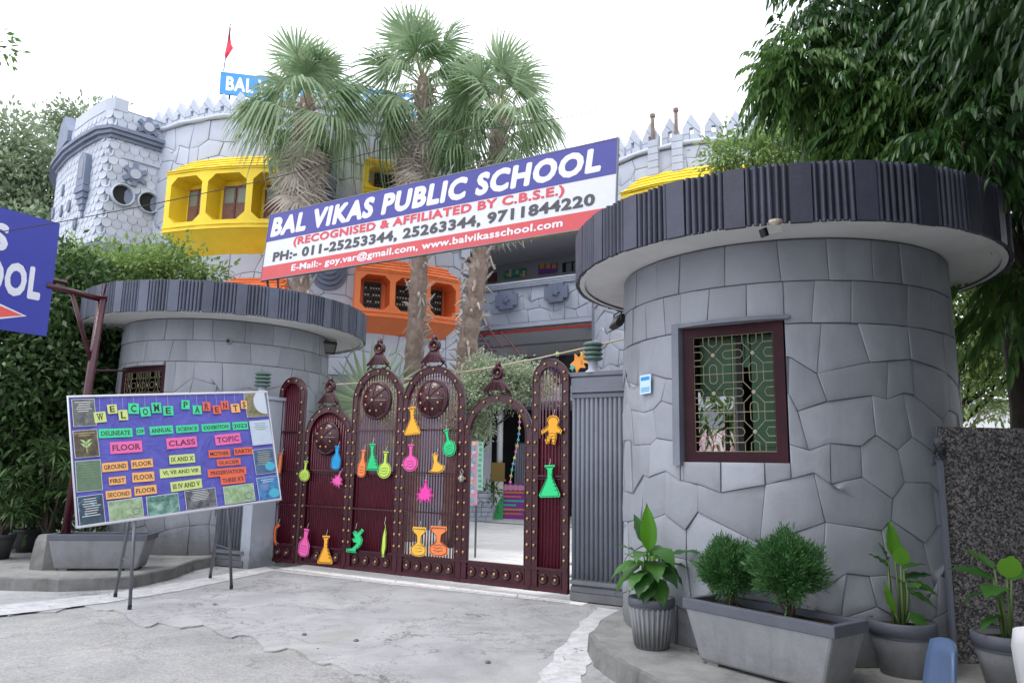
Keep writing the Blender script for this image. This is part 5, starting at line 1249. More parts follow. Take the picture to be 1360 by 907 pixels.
fronds_cloud('crown', big, 3300, root, M['neem'], 5, .5, 9, .16, .036)
# unseen foliage added out of frame on the right, shaped to block sky light
side = rel([(5.6, 3.2, 2.9, 1.3, 1.2, 1.3), (6.6, 4.6, 3.2, 1.2, 1.1, 1.6), (4.4, .8, 3.3, 1.3, 1.3, 1.2), (5.6, -1.2, 3.8, 1.6, 1.6, 1.5), (3.0, -1.2, 4.6, 1.5, 1.5, 1.0), (4.8, 2.4, 4.9, 1.7, 1.7, .9), (3.2, 1.6, 5.1, 1.4, 1.3, .6), (7.5, 2, 3.5, 1.5, 2, 2), (1.4, .4, 5.0, 1.3, 1.3, .7), (3.6, -3.2, 3.4, 2, 1.6, 1.8), (6.6, -3.5, 3, 2, 2, 2.2), (.6, -3.4, 5.2, 2, 1.8, 1.0), (2.4, .3, 5.5, 1.4, 1.3, .6), (9, 4, 4, 2, 2.5, 3), (3.4, -5.5, 5.5, 2.4, 1.8, 2), (2.2, -2.4, 3.6, 1.6, 1.2, 1.2), (5.5, 5.2, 5.6, 1.5, 1.4, .8)])
clump_leaves('unseen_shade_foliage', side, 10500, 9, .27, .13, M['neem'], root, 91, .4, .1, None, 0, .2, .2)
fronds_cloud('crown_bright_tips', rel([CL(1180, 185, 8.0, .5, .5, .22), CL(1265, 200, 7.3, .5, .5, .25), CL(1130, 130, 8.2, .35, .4, .3), CL(1230, 110, 7.5, .5, .4, .35), CL(1330, 130, 6.9, .4, .4, .4), CL(1060, 90, 8.1, .4, .4, .3)]), 950, root, M['neem2'], 6, .45, 9, .14, .032)  # tip fronds in a brighter green leaf than the rest
# -- a nearer spray of the same kind hanging at the right edge
root = thing('leaf_spray', 'hanging bright green leaf spray at right edge before trunk', 'branch', pp(1350, 400, 7.0)); o = root.location
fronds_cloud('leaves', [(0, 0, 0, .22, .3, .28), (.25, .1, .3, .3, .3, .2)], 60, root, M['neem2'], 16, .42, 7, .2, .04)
m = MB(); limb_mb(m, (.9, .9, .9), (0, 0, 0), .03, .012, 6, .08, 3); m.build('twig', M['bark'], root, True)
# -- lighter trees behind the right tower
tree('leafy_tree', 'light green airy tree rising behind the right canopy', 'tree', (5.2, 14.5, 0), [CL(1000, 208, 14, .62, .6, .32), CL(1060, 195, 14, .7, .7, .5), CL(1110, 165, 14.4, .85, .8, .7), CL(1180, 190, 14.5, .9, .8, .5), CL(1070, 145, 14.8, .6, .6, .4), CL(1250, 170, 14.2, .9, .8, .7), CL(960, 213, 14, .3, .4, .22)], 2100, 9, .11, .05, M['lime'], 11, .16, group='background trees', spread=.22, shell=.3)
tree('leafy_tree', 'green tree between the right tower and the dark trunk', 'tree', (6.8, 13.5, 0), [CL(1310, 370, 12, .75, .8, .5), CL(1290, 430, 12, .6, .8, .6), CL(1320, 330, 11.6, .7, .8, .4), CL(1345, 440, 12, .5, .6, .35), CL(1270, 470, 12.5, .6, .6, .45), CL(1360, 380, 12, .8, .8, .8), CL(1285, 520, 12.3, .4, .6, .35), CL(1410, 450, 12, 1, 1, 1)], 2000, 9, .11, .05, M['lime'], 12, .13, group='background trees', spread=.25, shell=.3)
tree('bare_tree', 'thin grey branched tree seen low over the granite wall', 'tree', (9.6, 19, 0), [CL(1300, 500, 17, .7, .6, .5), CL(1345, 520, 17, .7, .6, .5), CL(1330, 470, 17, .7, .6, .3)], 420, 8, .12, .05, M['silver'], 13, .14, M['palmbark'], group='background trees', shell=.2)
t = thing('far_house', 'pale low house far behind the granite wall', 'house', (18, 34, 0)); m = MB(); m.box((0, 0, 2.2), (12, 5, 4.4)); m.build('wall', M['white'], t); m = MB(); m.box((0, -.2, 4.5), (12.6, 5.8, .25)); m.build('roof', M['pillar'], t)
for k in range(5): m = MB(); m.box((-4.6+2.2*k, -2.52, 2.3), (1.1, .08, 1.3)); m.build('window', flat('far_glass', (.2, .27, .3), .2), t)
# -- trees at the far left
tree('leafy_tree', 'tall pale green tree at the far left behind the turret', 'tree', (-20, 30, 0), [CL(15, 225, 28, 1.5, 1.8, 1.1), CL(55, 260, 28, 1.2, 1.6, 1.1), CL(10, 300, 28, 1.6, 1.8, 1.2), CL(-40, 240, 28, 2, 2, 2), CL(50, 210, 28, .9, 1.3, .8), CL(60, 320, 28, 1.3, 1.5, 1.0), CL(22, 175, 28, .55, .9, .5), CL(40, 340, 27, 1.6, 2, 1.2), CL(80, 230, 28, .5, .8, .5)], 1500, 9, .25, .13, M['farleaf'], 21, .35, group='background trees', spread=.5, shell=.3)
tree('leafy_tree', 'dusty green treetop showing just above the scaled turret', 'tree', (-18.5, 33, 0), [CL(105, 165, 31, .7, 1.1, .3), CL(85, 180, 31, .6, 1, .4), CL(140, 158, 31.5, .5, .6, .2)], 330, 8, .22, .11, M['farleaf'], 22, .25, group='background trees', spread=.45, shell=.2)
tree('shade_tree', 'bright green bushy tree rising behind the left canopy', 'tree', (-9.2, 15.6, 0), [CL(120, 378, 14.6, .8, .9, .42), CL(180, 368, 14.8, .7, .8, .3), CL(232, 362, 15, .45, .6, .28), CL(208, 340, 15.4, .3, .4, .16), CL(275, 366, 15, .3, .4, .08), CL(90, 400, 14.2, .8, .8, .6), CL(95, 350, 14.4, .35, .5, .25), CL(150, 350, 15, .4, .3, .12), CL(232, 335, 15, .16, .2, .1)], 1500, 9, .12, .06, M['lime'], 23, .14, spread=.2, shell=.25)
tree('shade_tree', 'dense dark shrub tree behind the blue street sign', 'tree', (-9.6, 14.2, 0), [CL(40, 480, 12.5, 1.3, 1, 1.1), CL(110, 440, 13.5, .9, .9, .9), CL(120, 520, 13.3, .8, .8, 1.0), CL(20, 580, 12.5, 1.2, 1, .9), CL(-60, 480, 12.5, 1.6, 1.2, 1.6), CL(60, 400, 13.2, 1.1, .9, .8), CL(110, 600, 13, .8, .7, .8), CL(50, 650, 12.5, 1.2, .9, .7), CL(150, 470, 14.3, .5, .6, .8)], 4300, 9, .15, .06, M['darkleaf'], 24, .16, spread=.3, shell=.3)
root = thing('twig_spray', 'small leafy twig poking in at the top left corner', 'branch', pp(-10, 62, 6)); m = MB(); limb_mb(m, (-.8, .2, .1), (.12, 0, 0), .02, .006, 5, .05, 3); m.build('twig', M['bark'], root, True)
clump_leaves('leaves', [(.02, 0, 0, .14, .12, .1), (.0, 0, .12, .06, .06, .05)], 16, 7, .07, .035, M['neem2'], root, 5, .08)
# -- low long leafed plants at the left kerb, in pots
def strap_plant(label, base, n, L, W, mm, seed, h, group='long leafed potted plants by the left kerb', heads=6):
    root = thing('potted_shrub', label, 'plant', base, 0, group); r = np.random.default_rng(seed); P = []; D = []; m = MB()
    for k in range(heads):
        e = Vector((r.normal()*.22, r.normal()*.18, h*(.45+.6*r.random()))); limb_mb(m, (0, 0, .25), e, .02, .01, 4, .04, k+seed)
        for i in range(n):
            a = r.random()*2*PI; el = R_(-25+95*r.random()); P.append(tuple(e-Vector((0, 0, .12*r.random())))); D.append((math.cos(a)*math.cos(el), math.sin(a)*math.cos(el), math.sin(el)))
    m.build('stems', M['bark'], root); n_ = len(P)
    leaves('leaves', np.array(P), np.array(D), np.tile([0, 0, 1.], (n_, 1))+r.normal(size=(n_, 3))*.2, L*(.7+.6*r.random(n_)), W*(.8+.4*r.random(n_)), mm, root, None, 1, .3)
    return root
def pot(root, R, H, rim=.06, z=0, flut=True, mp=None, mr=None):
    m = MB(); n = 48; prof = [(R*.68, 0), (R*.7, .01), (R*.93, H-rim)]
    m.lathe([(R*.68, 0), (R*.93, H-rim), (R*.93, H-.01), (R*.8, H-.01), (R*.72, .05)], n); b = m.build('pot_body', mp or M['pot'], root, True)
    if flut:
        q = MB()
        for k in range(26): a = 2*PI*k/26; q.tube([(math.cos(a)*R*.69, math.sin(a)*R*.69, .02), (math.cos(a)*R*.925, math.sin(a)*R*.925, H-rim-.01)], .012, 5)
        q.build('pot_flutes', mp or M['pot'], root, True)
    m = MB(); m.lathe([(R*.92, H-rim), (R*.99, H-rim+.004), (R, H-.006), (R*.97, H), (R*.86, H), (R*.85, H-.05)], n, cap=False); m.lathe([(R*.92, H-rim-.02), (R*.955, H-rim-.01), (R*.93, H-rim)], n, cap=False); m.build('pot_rim', mr or M['potrim'], root, True)
    m = MB(); m.lathe([(.001, H-.035), (R*.5, H-.03), (R*.86, H-.045)], 24, cap=False); m.build('soil', M['soil'], root)
for i, (x, y, h, lab, sd) in enumerate([(20, 735, 1.15, 'long leafed shrub in a black pot beside the stone block', 1), (-20, 745, 1.2, 'long leafed shrub cut by the left picture edge', 2)]):
    p = onz(x, y, .15); p.y += .25; root = strap_plant(lab, p, 46, .24, .028, M['darkleaf'], sd+30, h, heads=9); pot(root, .2, .34, flut=False, mp=flat('black_pot', (.03, .03, .033)), mr=flat('black_pot', (.03, .03, .033)))
for x, y, Y, lab, sd, h in ((70, 640, 11.4, 'tall long leafed shrub behind the grey trough', 4, 1.5), (40, 560, 12.2, 'tallest long leafed plant in front of dark shrub tree', 5, 2.3), (120, 660, 10.8, 'long leafed shrub hidden partly by the notice board', 6, 1.2)):
    p = aty(x, y, Y); p.z = .15; strap_plant(lab, p, 40, .26, .03, M['darkleaf'], sd+40, h, heads=13)
# stone block on the left kerb
t = thing('stone_block', 'weathered mossy concrete block beside the trough', 'block', onz(44, 758, .15)+Vector((.05, .3, 0)), R_(20)); r = random.Random(4)
m = MB(); m.lathe([(.26+r.uniform(-.01, .01), 0), (.25, .1), (.235, .25), (.22, .36), (.19, .42), (.05, .43)], 7); m.build('block', MK, t, fix=True)
# ------------------------------------------------------------------ troughs
def trough(label, p, L, Wt, H, rz, k=.8):
    root = thing('plant_trough', label, 'planter', p, rz, 'grey tapered concrete troughs'); hw, hl = Wt/2, L/2; m = MB(); t = .05
    lo = [(-hl*k, -hw*k), (hl*k, -hw*k), (hl*k, hw*k), (-hl*k, hw*k)]; hi = [(-hl, -hw), (hl, -hw), (hl, hw), (-hl, hw)]; ii = [(a*(1-t/hl), b*(1-t/hw)) for a, b in hi]
    V = [(a, b, .02) for a, b in lo]+[(a*.97, b*.97, H-.07) for a, b in hi]; m.add(V, [(3, 2, 1, 0)]+[(i, (i+1) % 4, (i+1) % 4+4, i+4) for i in range(4)])
    o = m.build('body', M['pot'], root); bv = o.modifiers.new('soft', 'BEVEL'); bv.width = .02; bv.segments = 2
    m = MB(); V = [(a, b, H-.075) for a, b in hi]+[(a, b, H) for a, b in hi]+[(a, b, H) for a, b in ii]+[(a, b, H-.12) for a, b in ii]
    m.add(V, [(i+4*q, (i+1) % 4+4*q, (i+1) % 4+4*q+4, i+4*q+4) for q in range(3) for i in range(4)]+[(3, 2, 1, 0)]); o = m.build('rim', M['potrim'], root); bv = o.modifiers.new('soft', 'BEVEL'); bv.width = .006; bv.segments = 2
    m = MB(); nx, ny = 16, 6; r = random.Random(int(L*100)); V = [(ii[0][0]+(ii[1][0]-ii[0][0])*i/nx, ii[0][1]+(ii[2][1]-ii[0][1])*j/ny, H-.05+r.uniform(-.012, .018)) for j in range(ny+1) for i in range(nx+1)]
    m.add(V, [(j*(nx+1)+i, j*(nx+1)+i+1, (j+1)*(nx+1)+i+1, (j+1)*(nx+1)+i) for j in range(ny) for i in range(nx)]); m.build('soil', M['soil'], root)
    m = MB()
    for sx in (-1, 1): m.box((sx*hl*k*.8, 0, .01), (.1, Wt*k*.9, .03))
    m.build('foot', M['pot'], root)
    return root
zt = .17+.44; a = onz(906, 793, zt); b = onz(1108, 832, zt); ux = (b-a).normalized(); rz = math.atan2(ux.y, ux.x); L = (b-a).length; Wt = .4
cen = (a+b)/2+Vector((-ux.y, ux.x, 0))*Wt/2
TR = trough('grey concrete trough holding two feathery conifer bushes', (cen.x, cen.y, .17), L, Wt, .44, rz, .8)
print('trough', L, math.degrees(rz), cen)
a = onz(62, 711, .585); b = onz(200, 706, .585); b = a+(b-a)*1.0; b.x = a.x+1.2; b.y = a.y+.16; ux = (b-a).normalized(); L2 = (b-a).length; c2 = (a+b)/2+Vector((-ux.y, ux.x, 0))*.22; print('trough2', L2, c2)
trough('grey concrete trough of bare soil standing behind the easel', (c2.x, c2.y, .15), L2, .44, .45, math.atan2(ux.y, ux.x), .82)
# conifer bushes
def conifer(label, px, py, rad, hgt, seed, dw):
    e = Vector((math.cos(rz), math.sin(rz), 0)); p = cen+e*L*dw; root = thing('conifer_bush', label, 'bush', (p.x, p.y, .56), 0, 'feathery conifer bushes in the trough'); r = np.random.default_rng(seed)
    m = MB()
    for k in range(7): limb_mb(m, (r.normal()*.02, r.normal()*.02, -.02), (r.normal()*rad*.4, r.normal()*rad*.4, hgt*.6+r.normal()*.04), .013, .005, 4, .03, k+seed)
    m.build('stems', M['bark'], root)
    n = 3000; d = nrm(r.normal(size=(n, 3))); d[:, 2] = d[:, 2]*.9; rr = (.25+.78*r.random((n, 1))**.6)*(1+.2*np.sin(d[:, :1]*7+seed)+.17*np.sin(d[:, 2:3]*9+d[:, 1:2]*6)+.1*np.sin(d[:, 1:2]*15+seed)); cc = np.array([0, 0, hgt*.66]); P0 = cc+d*rr*np.array([rad, rad, hgt*.38])
    D0 = nrm(d+np.array([0, 0, .8])+r.normal(size=(n, 3))*.3); Ps = []; Ds = []; Ns = []
    for j in range(9):
        S = nrm(np.cross(D0, r.normal(size=(n, 3)))); Ps.append(P0+D0*(.01*j)+S*.004); Ds.append(D0*(.9)+S*(.75-.06*j)); Ns.append(r.normal(size=(n, 3)))
    P = np.concatenate(Ps); n = len(P)
    leaves('foliage', P, np.concatenate(Ds), np.concatenate(Ns), 0.03*(.6+.9*r.random(n)), .0075*(.7+.6*r.random(n)), M['thuja'], root, None, 0, .1)
conifer('left of two conifer bushes, wider and rounder, nearer the broad leafed pot plant', 955, 783, .155, .4, 3, -.27)
conifer('right of two conifer bushes, taller with a bare dark stem', 1056, 802, .155, .49, 8, .13)
# ------------------------------------------------------------------ broad leafed plants
def blade(L, W, bend, mm, seed=0, fold=.12):
    r = random.Random(seed); m = MB(); n = 9; V = []; x = z = 0; ang = 0
    for i in range(n+1):
        t = i/n; w_ = W*.5*math.sin(min(1, t*1.02+.03)**.8*PI)**.8 if 0 < t < 1 else .003; ww = .008*math.sin(i*2.3+seed)
        V += [(x, w_, z+fold*w_+ww), (x, w_*.5, z+fold*w_*.3), (x, 0, z-.004), (x, -w_*.5, z+fold*w_*.3), (x, -w_, z+fold*w_-ww)]
        ang += bend/n; x += math.cos(ang)*L/n; z -= math.sin(ang)*L/n
    F = [(5*i+j, 5*i+j+1, 5*i+j+6, 5*i+j+5) for i in range(n) for j in range(4)]
    m.add(V, F); return m.mesh('leaf', mm, True)
def canna(label, base, specs, seed, H, R, group='broad leafed plants in round pots', **kw):
    root = thing('pot_plant', label, 'potted plant', base, 0, group); pot(root, R, H, **kw); r = random.Random(seed); m = MB()
    for i, (az, el, zz, L, W, bend, lt) in enumerate(specs):
        me = blade(L*1.08, W*1.4, R_(bend), M['canna_lt'] if lt else M['canna'], i+seed); e = Vector((math.cos(R_(az)), math.sin(R_(az)), 0)); p0 = e*r.uniform(.01, .05)+Vector((0, 0, H-.04)); p1 = e*(.05+.02*r.random())+Vector((0, 0, H+zz))
        o = link('leaf', me, root); o.location = p1; o.rotation_mode = 'QUATERNION'; o.rotation_quaternion = (Matrix.Rotation(R_(az), 4, 'Z') @ Matrix.Rotation(-R_(el), 4, 'Y') @ Matrix.Rotation(r.uniform(-.4, .4), 4, 'X')).to_quaternion()
        m.tube([p0, p0.lerp(p1, .5)+Vector((r.uniform(-.01, .01), 0, 0)), p1], [.011, .009, .006], 6)
    m.build('stems', flat('green_stem', (.1, .16, .05)), root, True); return root
p = onz(871, 866, .17); p.y += .16
S1 = [(170, -30, .26, .34, .11, 40, 0), (235, 30, .34, .26, .1, 75, 0), (-20, -25, .3, .28, .11, 45, 0), (-70, 20, .36, .26, .12, 80, 0), (110, 60, .38, .3, .09, 20, 0), (95, 88, .34, .36, .1, 12, 1), (200, 62, .22, .2, .08, 50, 1), (195, 15, .26, .3, .1, 70, 0), (225, 5, .2, .26, .1, 60, 0), (-10, 25, .3, .34, .07, 30, 0), (10, 8, .26, .28, .1, 40, 0), (-55, -5, .24, .24, .12, 55, 0), (-90, 10, .28, .26, .12, 70, 0), (-120, -10, .2, .25, .12, 60, 0), (-75, -40, .16, .24, .12, 30, 0), (250, -20, .14, .22, .11, 45, 0), (150, 35, .3, .24, .08, 30, 0), (60, 40, .28, .26, .09, 40, 0), (-35, -50, .06, .2, .09, 40, 0), (-100, 40, .3, .18, .09, 60, 1), (180, -15, .12, .16, .09, 40, 1)]
canna('tallest broad leafed plant, in fluted grey pot by the gate wall', p, S1, 2, .38, .185)
p = onz(1222, 905, .17); p.y += .2
S2 = [(80, 86, .42, .24, .075, 10, 1), (-100, 70, .38, .15, .08, 15, 1), (165, 50, .36, .14, .05, 30, 0), (20, 30, .34, .2, .06, 40, 0), (-80, 20, .26, .15, .11, 50, 0), (15, 15, .28, .24, .07, 20, 0), (-5, -8, .26, .2, .08, 30, 0), (-20, -15, .2, .2, .06, 35, 0), (210, 60, .05, .22, .045, -10, 1), (-60, -30, .06, .17, .09, 40, 0), (150, 70, .4, .12, .05, 10, 0)]
canna('sparse broad leafed plant in the two ring grey pot behind the blue chair', p, S2, 5, .36, .225, flut=False, rim=.09)
p = onz(1375, 925, .17); p.y += .22
S3 = [(150, 30, .34, .26, .1, 40, 0), (185, 10, .26, .26, .1, 45, 0), (-100, 60, .36, .22, .1, 30, 1), (200, -10, .12, .2, .08, 30, 0), (120, 50, .4, .24, .1, 40, 0), (-140, 10, .3, .24, .12, 40, 0), (0, 30, .34, .26, .1, 40, 0)]
canna('broad leafed plant in the pot cut by the right picture edge', p, S3, 9, .34, .22, flut=False, rim=.09)
# ------------------------------------------------------------------ plastic chairs at the near right corner
def chair(label, p, rz, mm):
    t = thing('plastic_chair', label, 'chair', p, rz, 'plastic chairs at the kerb'); m = MB(); n = 8; V = []
    for i in range(7):
        q = i/6; z = .42+.42*q
        for j in range(n+1):
            s = j/n*2-1; V.append((s*(.2-.03*q*q)*(1 if q < .85 else .86), .2+.07*q+.03*(1-s*s), z+(.03*(1-s*s) if q > .8 else 0)))
    m.add(V, [(i*(n+1)+j, i*(n+1)+j+1, (i+1)*(n+1)+j+1, (i+1)*(n+1)+j) for i in range(6) for j in range(n)]); b = m.build('backrest', mm, t, True); b.modifiers.new('thick', 'SOLIDIFY').thickness = .016
    m = MB(); m.box((0, 0, .42), (.42, .42, .025)); s = m.build('seat', mm, t); s.modifiers.new('soft', 'BEVEL').width = .01
    for sx in (-1, 1):
        for sy in (-1, 1): m = MB(); m.tube([(sx*.18, sy*.18, .41), (sx*.22, sy*.23, 0)], [.025, .018], 8); m.build('leg', mm, t)
bp_ = flat('blue_plastic', (.06, .1, .19), .35); p = onz(1235, 960, .0)
q = aty(1247, 842, 3.0); print('chair', q); chair('blue plastic chair showing only the top of its back', (q.x-.3, q.y-.0, q.z-.87), R_(-106), bp_)
q = aty(1380, 832, 2.9); chair('white plastic chair just entering at the right picture edge', (q.x+.28, q.y, q.z-.87), R_(95), flat('white_plastic_chair', (.6, .6, .62), .35))
# ================================================================== THE WELCOME BOARD
A = aty(102, 700, 8.0); B = aty(373, 663, 9.62); D_ = aty(92.5, 527, 8.12); U_ = (B-A); BL = U_.length; U_.normalize(); V_ = (D_-A); BHt = V_.length; V_ = (V_-U_*V_.dot(U_)); V_.normalize(); N_ = U_.cross(V_)
chk = A+U_*BL+V_*BHt
Mx = Matrix((( U_.x, -N_.x, V_.x, A.x), (U_.y, -N_.y, V_.y, A.y), (U_.z, -N_.z, V_.z, A.z), (0, 0, 0, 1)))
print('board', BL, BHt, N_)
eas = thing('easel_stand', 'grey tubular steel easel legs holding up the notice board', 'easel', (0, 0, 0))
def foot(x, y): return onz(x, y, .0)
mid = lambda u, v, n=-.05: A+U_*u+V_*v+N_*n
tops = [mid(BL*.27, .3), mid(BL*.72, .3)]
for tp_, ff, fb in ((tops[0], foot(172, 809), foot(153, 793)), (tops[1], foot(307, 782), foot(279, 768))):
    for f in (ff, fb):
        m = MB(); m.tube([tp_+Vector((0, 0, .12)), f+Vector((0, 0, .04))], .019, 8); lg_ = m.build('leg', M['legs'], eas, True); m = MB(); m.tube([f+Vector((0, 0, .045)), f], .022, 8); m.build('rubber_foot', M['black'], lg_)
    k1 = tp_.lerp(ff, .62); k2 = tp_.lerp(fb, .62); m = MB(); m.tube([k1, k2], .008, 6); m.build('stay', M['legs'], eas)
m = MB(); m.tube([tops[0]-N_*.02, tops[1]-N_*.02], .018, 8); m.tube([tops[0]+Vector((0, 0, .12)), tops[0]+V_*.8-N_*.02], .014, 6); m.tube([tops[1]+Vector((0, 0, .12)), tops[1]+V_*.8-N_*.02], .014, 6); m.build('crossbar', M['legs'], eas)
wb = thing('notice_board', 'white framed blue paper notice board with WELCOME PARENTS on coloured cards', 'notice board', (0, 0, 0)); wb.matrix_world = Mx
m = MB(); m.box((BL/2, .02, BHt/2), (BL-.02, .02, BHt-.02)); m.build('backing', M['pillar'], wb)
fr = flat('white_frame', (.62, .62, .68), .4)
m = MB(); m.tube([(0, 0, 0), (BL, 0, 0), (BL, 0, BHt), (0, 0, BHt)], .017, 8, close=True); m.build('frame', fr, wb, True)
def crumple():
    m, t, b = _nodes('crumpled_blue_paper'); g = geo(t); n = noise(t, 3.5, 6, .6, g, 1.0); r = ramp(t, [(.3, (.085, .085, .42)), (.7, (.12, .12, .5))]); t.links.new(n.outputs[0], r.inputs[0]); t.links.new(r.outputs[0], b.inputs['Base Color']); b.inputs['Roughness'].default_value = .6
    bp = t.nodes.new('ShaderNodeBump'); bp.inputs['Strength'].default_value = .8; bp.inputs['Distance'].default_value = .05; t.links.new(n.outputs[0], bp.inputs['Height']); t.links.new(bp.outputs[0], b.inputs['Normal']); return m
m = MB(); nx, nz = 40, 20; r = random.Random(5); V = [(.015+(BL-.03)*i/nx, .004+r.uniform(-.002, .002)+.003*math.sin(i*.9+j*.5), (.015 if j else .02+.012*math.sin(i*.7))+(BHt-.03)*j/nz) for j in range(nz+1) for i in range(nx+1)]
m.add(V, [(j*(nx+1)+i, j*(nx+1)+i+1, (j+1)*(nx+1)+i+1, (j+1)*(nx+1)+i) for j in range(nz) for i in range(nx)]); m.build('blue_paper', crumple(), wb, True)
MI = Mx.inverted()
def w6(x, y): p = MI @ onplane(80+x/4.533, 510+y/4.533, A, N_); return p.x, p.z
PAPERS = {'y': (.62, .72, .25), 'g': (.07, .68, .34), 'r': (.85, .16, .09), 'o': (.88, .45, .16), 'p': (.85, .16, .42)}
ink = flat('printed_ink', (.04, .04, .035))
def card(x0, y0, x1, y1, col, body='', tilt=None, fill=.84, hf=.55, bold=.012, lift=0):
    a = w6(x0, y0); b = w6(x1, y1); c = w6((x0+x1)/2, (y0+y1)/2); w_ = math.hypot(b[0]-a[0], 0); 
    p = w6((x0+x1)/2, min(y0, y1)); q = w6((x0+x1)/2, max(y0, y1)); h = abs(p[1]-q[1])
    o = bpy.data.objects.new('card', MB().box((0, 0, 0), (w_, .0025, h)).mesh('card', flat('card_paper_'+col, PAPERS[col], .75))); C.objects.link(o); o.parent = wb
    o.location = (c[0], -.006-lift, c[1]); tl = tilt if tilt is not None else rng.uniform(-1.5, 1.5); o.rotation_euler = (0, R_(tl), 0)
    if body: letters('lettering', body, 0, 0, w_*fill, h*hf, ink, o, y=-.0018, extr=.001, bold=bold, serif=True)
    return o
bt_ = [('W', 200, 168, 277, 232, 'y'), ('E', 280, 124, 343, 179, 'y'), ('L', 347, 157, 408, 218, 'y'), ('C', 405, 117, 475, 180, 'g'), ('O', 478, 140, 543, 196, 'g'), ('M', 545, 113, 610, 175, 'g'), ('E', 615, 133, 682, 190, 'g'), ('P', 725, 98, 780, 152, 'g'), ('A', 793, 130, 853, 182, 'g'), ('R', 853, 110, 905, 162, 'r'), ('E', 915, 130, 968, 180, 'r'), ('N', 963, 103, 1015, 155, 'r'), ('T', 1023, 120, 1082, 172, 'o'), ('S', 1083, 100, 1125, 150, 'o')]
m = MB()
for L_, x0, y0, x1, y1, c in bt_:
    card(x0, y0, x1, y1, c, L_, rng.uniform(-5, 5), .5, .66, .02, .004); a = w6((x0+x1)/2, y0+6); m.tube([(a[0], -.008, a[1]), (a[0]+.004, -.006, BHt-.02)], .0022, 4)
m.build('hanging_thread', flat('pale_thread', (.45, .42, .55)), wb, kind='stuff')
for body, x0, y0, x1, y1, c in [('DELINEATE', 229, 268, 438, 322, 'g'), ('OF', 455, 262, 508, 306, 'g'), ('ANNUAL', 535, 253, 682, 303, 'g'), ('SCIENCE', 694, 247, 835, 291, 'g'), ('EXHIBITION', 848, 237, 1026, 282, 'g'), ('2023', 1033, 228, 1132, 275, 'g'),
    ('FLOOR', 297, 345, 497, 415, 'p'), ('CLASS', 636, 320, 827, 385, 'p'), ('TOPIC', 928, 300, 1090, 363, 'p'),
    ('GROUND', 249, 470, 410, 524, 'o'), ('FLOOR', 423, 453, 560, 505, 'o'), ('FIRST', 290, 557, 397, 605, 'o'), ('FLOOR', 430, 530, 569, 588, 'o'), ('SECOND', 271, 637, 430, 688, 'o'), ('FLOOR', 443, 611, 583, 666, 'o'),
    ('IX AND X', 653, 424, 814, 477, 'y'), ('VI, VII AND VIII', 597, 502, 851, 556, 'y'), ('III IV AND V', 661, 579, 857, 637, 'y'),
    ('MOTHER', 890, 395, 1026, 441, 'r'), ('EARTH', 1042, 381, 1160, 425, 'r'), ('GLACIER', 940, 450, 1088, 490, 'r'), ('PRESERVATION', 886, 506, 1124, 552, 'r'), ("THREE R'S", 962, 548, 1116, 600, 'r')]:
    card(x0, y0, x1, y1, c, body, None, .86, .5)
def picmat(name, stops, sc_, seed):
    m, t, b = _nodes(name); g = geo(t); n = noise(t, sc_, 6, .65, g, .8); n.noise_dimensions = '4D'; n.inputs['W'].default_value = seed; r = ramp(t, stops); t.links.new(n.outputs[0], r.inputs[0]); t.links.new(r.outputs[0], b.inputs['Base Color']); b.inputs['Roughness'].default_value = .35; return m
def picture(x0, y0, x1, y1, stops, seed, lines=0, lc=(.75, .75, .75), extra=None):
    a = w6(x0, (y0+y1)/2); b = w6(x1, (y0+y1)/2); c = w6((x0+x1)/2, (y0+y1)/2); p = w6((x0+x1)/2, y0); q = w6((x0+x1)/2, y1); w_, h = b[0]-a[0], p[1]-q[1]
    o = bpy.data.objects.new('picture_print', MB().box((0, 0, 0), (w_, .003, h)).mesh('print', flat('photo_border', (.6, .62, .66)))); C.objects.link(o); o.parent = wb; o.location = (c[0], -.008, c[1]); o.rotation_euler = (0, R_(rng.uniform(-1.5, 1.5)), 0)
    m = MB(); m.box((0, -.002, 0), (w_-.012, .002, h-.012)); m.build('picture', picmat('glossy_print', stops, 14, seed), o)
    m = MB(); r = random.Random(seed)
    for k in range(lines): m.box((w_*r.uniform(-.05, .05), -.0034, h*(.38-.075*k*(8/max(lines, 8))*1.1)), (w_*r.uniform(.45, .72), .001, h*.022))
    if lines: m.build('print_lines', flat('line_ink_%d' % int(lc[0]*10), lc), o)
    m = MB()
    if extra == 'sprout':
        for s_ in (-1, 1):
            for k in range(2): m.prism([(0, -h*.15+k*h*.14), (s_*w_*.12, -h*.1+k*h*.14), (s_*w_*.24, h*.03+k*h*.13), (s_*w_*.08, -h*.01+k*h*.14)], -.0045, -.003, lambda x, z, d: (x, d, z))
        m.box((0, -.004, -h*.12), (w_*.03, .001, h*.4)); m.build('picture_motif', flat('sprout_green', (.4, .6, .25)), o, fix=True)
    if extra == 'globe': m.prism([(w_*.22+w_*.24*math.cos(2*PI*k/20), -h*.22+w_*.2*math.sin(2*PI*k/20)) for k in range(20)], -.0045, -.003, lambda x, z, d: (x, d, z)); m.build('picture_motif', flat('globe_teal', (.08, .45, .6)), o, fix=True)
    if extra == 'ring': m.tube([(w_*.28+w_*.11*math.cos(2*PI*k/16), -.004, -h*.15+w_*.1*math.sin(2*PI*k/16)) for k in range(16)], .006, 4, close=True); m.build('picture_motif', flat('ring_grey', (.25, .3, .25)), o)
    if extra == 'leafpage': m.prism([(w_*.5*math.cos(R_(a_)) + w_*.4, h*.1+h*.5*math.sin(R_(a_))) for a_ in range(100, 261, 16)]+[(w_*.47, -h*.4), (w_*.47, h*.46)], -.0045, -.003, lambda x, z, d: (x, d, z)); m.build('picture_motif', flat('page_pale', (.6, .65, .74)), o, fix=True)
